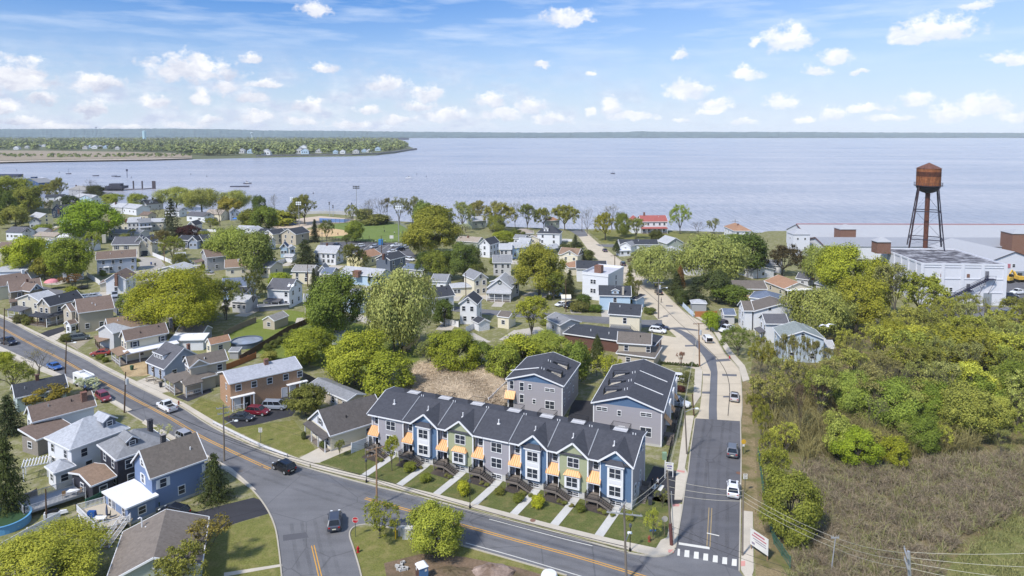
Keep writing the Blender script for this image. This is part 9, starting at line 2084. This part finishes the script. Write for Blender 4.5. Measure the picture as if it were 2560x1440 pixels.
def person(label,px,yaw,top,legs_,hair=(50,38,32),h_=1.72,pose=0,group=None):
 P=G(px);o=thing('person',label,'person',(P.x,P.y,.02),yaw,group);s=h_/1.75
 J=[((0,0,.95),.15),((0,0,1.15),.145),((0,0,1.38),.165),((0,0,1.5),.07),((0,.015,1.58),.085),((0,.015,1.68),.1)]
 V=[Vector(p)*s for p,_ in J];R=[r*s for _,r in J];E=[(i,i+1)for i in range(5)]
 st=.18 if pose else.06
 for sx in(-1,1):
  b_=len(V)
  for p,r in(((sx*.2,0,1.41),.06),((sx*.27,.02*sx*pose,1.14),.048),((sx*.26,.12+.1*sx*pose,.92),.038),((sx*.255,.16+.1*sx*pose,.84),.04)):V.append(Vector(p)*s);R.append(r*s)
  E+=[(2,b_),(b_,b_+1),(b_+1,b_+2),(b_+2,b_+3)]
  b_=len(V)
  for p,r in(((sx*.1,0,.88),.1),((sx*.11,st*sx*.6+.03,.5),.07),((sx*.11,st*sx-.02,.1),.05),((sx*.11,st*sx+.1,.04),.045)):V.append(Vector(p)*s);R.append(r*s)
  E+=[(0,b_),(b_,b_+1),(b_+1,b_+2),(b_+2,b_+3)]
 me=bpy.data.meshes.new('person body');me.from_pydata([v[:]for v in V],E,[]);tmp=bpy.data.objects.new('tmp',me);COL.objects.link(tmp)
 m_=tmp.modifiers.new('s','SKIN');sv_=me.skin_vertices[0].data
 for i,r in enumerate(R):sv_[i].radius=(r,r);sv_[i].use_root=(i==0)
 tmp.modifiers.new('d','SUBSURF').levels=1
 dg=bpy.context.evaluated_depsgraph_get();dg.update();m2=bpy.data.meshes.new_from_object(tmp.evaluated_get(dg));bpy.data.objects.remove(tmp)
 for mm in(SKIN,top,legs_):m2.materials.append(mm)
 for f in m2.polygons:
  z=f.center.z/s;x=abs(f.center.x)/s
  f.material_index=0 if z>1.5 or(x>.2 and z<.98 and z>.7)else(1 if z>.96 else 2)
  f.use_smooth=True
 link('body',m2,o)
 mb=MB();mb.lathe([(.112*s,1.66*s),(.115*s,1.73*s),(.08*s,1.79*s),(0,1.81*s)],12,(0,0,0));link('hair',mb.mesh('hair',mat('hair %d'%hair[0],rgb(*hair,K))),o)
 return o
def cl(n,r,g,b):return mat('cloth '+n,rgb(r,g,b,K),'plain',.85)
person('person in white top and dark trousers standing on the townhouse driveway',(1644,1219),math.radians(100),cl('white',226,226,230),cl('dark',40,42,50),pose=1)
person('person in dark clothes beside the wall on the townhouse driveway',(1631,1221),math.radians(-60),cl('black',34,34,40),cl('dark',40,42,50))
for i,(x,y,c,lab)in enumerate([(960,572,(30,32,40),'player in dark clothes far out in the ball field'),(961,581,(60,72,60),'player in green clothes in the middle of the ball field'),(986,586,(220,222,226),'player in white top right of the field centre'),(1007,586,(96,100,112),'player in grey at the right side of the ball field'),(923,597,(28,28,34),'player in black by the near field line'),(907,600,(40,38,44),'dark clothed player close to the chain fence'),(845,589,(140,70,60),'player in dark red at the sandy infield edge'),(865,591,(226,226,226),'player in pale clothes by the round park tree'),(934,608,(34,34,40),'spectator in black beside the parking lot fence'),(940,607,(214,216,222),'spectator in white by the blue toilet'),(963,607,(226,228,232),'spectator in pale jacket right of the blue toilet')]):
 person(lab,(x,y),rnd.uniform(0,6),cl('c%d'%i,*c),cl('dark',40,42,50),group='people at the ball field')
person('person walking on the concrete road by the dark parked car',(1653,757),math.radians(60),cl('grey',70,74,86),cl('dark',40,42,50),pose=1)
P=G((2067,815),30);gb=thing('seagull','white gull gliding with spread wings over the trees','bird',(P.x,P.y,30),math.radians(15))
mb=MB();mb.lathe([(.0,-.36),(.07,-.3),(.13,-.05),(.12,.12),(.07,.24),(.075,.31),(.02,.42),(0,.45)],12);me=mb.mesh('body',WHITE,None,True);me.transform(Matrix.Rotation(math.pi/2,4,'X'));me.transform(Matrix.Rotation(math.pi,4,'Z'));me.transform(Matrix.Scale(1.2,4));link('body',me,gb)
for s in(-1,1):
 mb=MB();pr=[(.06,.2,-.16,.06),(.5,.24,-.1,.22),(1.0,.16,-.14,.14),(1.35,-.06,-.22,.02)]
 for i in range(3):
  a_,b_=pr[i],pr[i+1];mb.hexa([(s*a_[0],a_[2],a_[3]),(s*b_[0],b_[2],b_[3]),(s*b_[0],b_[1],b_[3]),(s*a_[0],a_[1],a_[3]),(s*a_[0],a_[2],a_[3]+.04),(s*b_[0],b_[2],b_[3]+.03),(s*b_[0],b_[1],b_[3]+.03),(s*a_[0],a_[1],a_[3]+.04)],1 if i==2 else 0)
 link('wing',mb.mesh('wing',[WHITE,mat('grey wing tip',rgb(150,152,160,K))]),gb)
for i,(px,lab)in enumerate([((2520,706),'yellow excavator with raised arm in the warehouse yard'),((2548,704),'second yellow excavator farther right in the warehouse yard')]):
 P=G(px);o=thing('excavator',lab,'excavator',(P.x,P.y,0),.5+i,'yellow machines in the yard');YM=mat('machine yellow',rgb(220,176,60,K),'plain',.5)
 mb=MB();mb.box(-1.6,1.2,-1.2,1.2,1.0,2.2);link('body',mb.mesh('body',YM),o)
 for s in(-1,1):mb=MB();mb.box(-1.8,1.8,s*1.1-.3,s*1.1+.3,0,.9);link('track',mb.mesh('track',RUBBER),o)
 mb=MB();mb.hexa([(.1,-1.1,2.2),(1.2,-1.1,2.2),(1.2,0,2.2),(.1,0,2.2),(.2,-1.0,3.2),(1.0,-1.0,3.2),(1.0,-.1,3.2),(.2,-.1,3.2)]);link('cab',mb.mesh('cab',CGLASS),o)
 mb=MB();mb.beam((1.0,.4,2.0),(3.4,.4,4.2),.35,.5);mb.beam((3.4,.4,4.2),(5.2,.4,2.2),.3,.4);link('arm',mb.mesh('arm',YM),o)
 mb=MB();mb.hexa([(4.9,0,1.4),(5.7,0,1.2),(5.7,.8,1.2),(4.9,.8,1.4),(5.0,0,2.2),(5.5,0,2.2),(5.5,.8,2.2),(5.0,.8,2.2)]);link('bucket',mb.mesh('bucket',BLACK),o)
for i,(px,lab)in enumerate([(cE(1500,1165),'weathered picnic bench left on the tan house forecourt'),(cE(1590,1185),'second weathered picnic bench nearer the porch'),(cF(1520,880),'old wooden bench on the lawn below the willow')]):
 P=G(px);o=thing('picnic_bench',lab,'bench',(P.x,P.y,0),.5-i*.4);mb=MB();mb.box(-.9,.9,-.35,.35,.68,.74);link('tabletop',mb.mesh('tabletop',OLDT),o)
 for s in(-1,1):mb=MB();mb.box(-.9,.9,s*.7-.14,s*.7+.14,.4,.45);link('seat',mb.mesh('seat',OLDT),o);mb=MB();mb.beam((s*.7,-.75,.0),(s*.7,.3,.7),.06,.08);mb.beam((s*.7,.75,.0),(s*.7,-.3,.7),.06,.08);link('trestle',mb.mesh('trestle',OLDT),o)
hz_m=bpy.data.materials.new('haze');hz_m.use_nodes=True;nt=hz_m.node_tree
nt.nodes.remove(nt.nodes['Principled BSDF'])
pv=nn(nt,'ShaderNodeVolumePrincipled');pv.inputs['Color'].default_value=(.93,.97,1,1);pv.inputs['Density'].default_value=5.5e-5;pv.inputs['Anisotropy'].default_value=-.25
nt.links.new(pv.outputs[0],nt.nodes['Material Output'].inputs['Volume'])
mb=MB();mb.box(-12500,12500,-700,11200,-4,100)
o=link('haze',mb.mesh('haze',hz_m));o['kind']='stuff';tag(o,'thin bluish haze filling the air over the bay','haze')
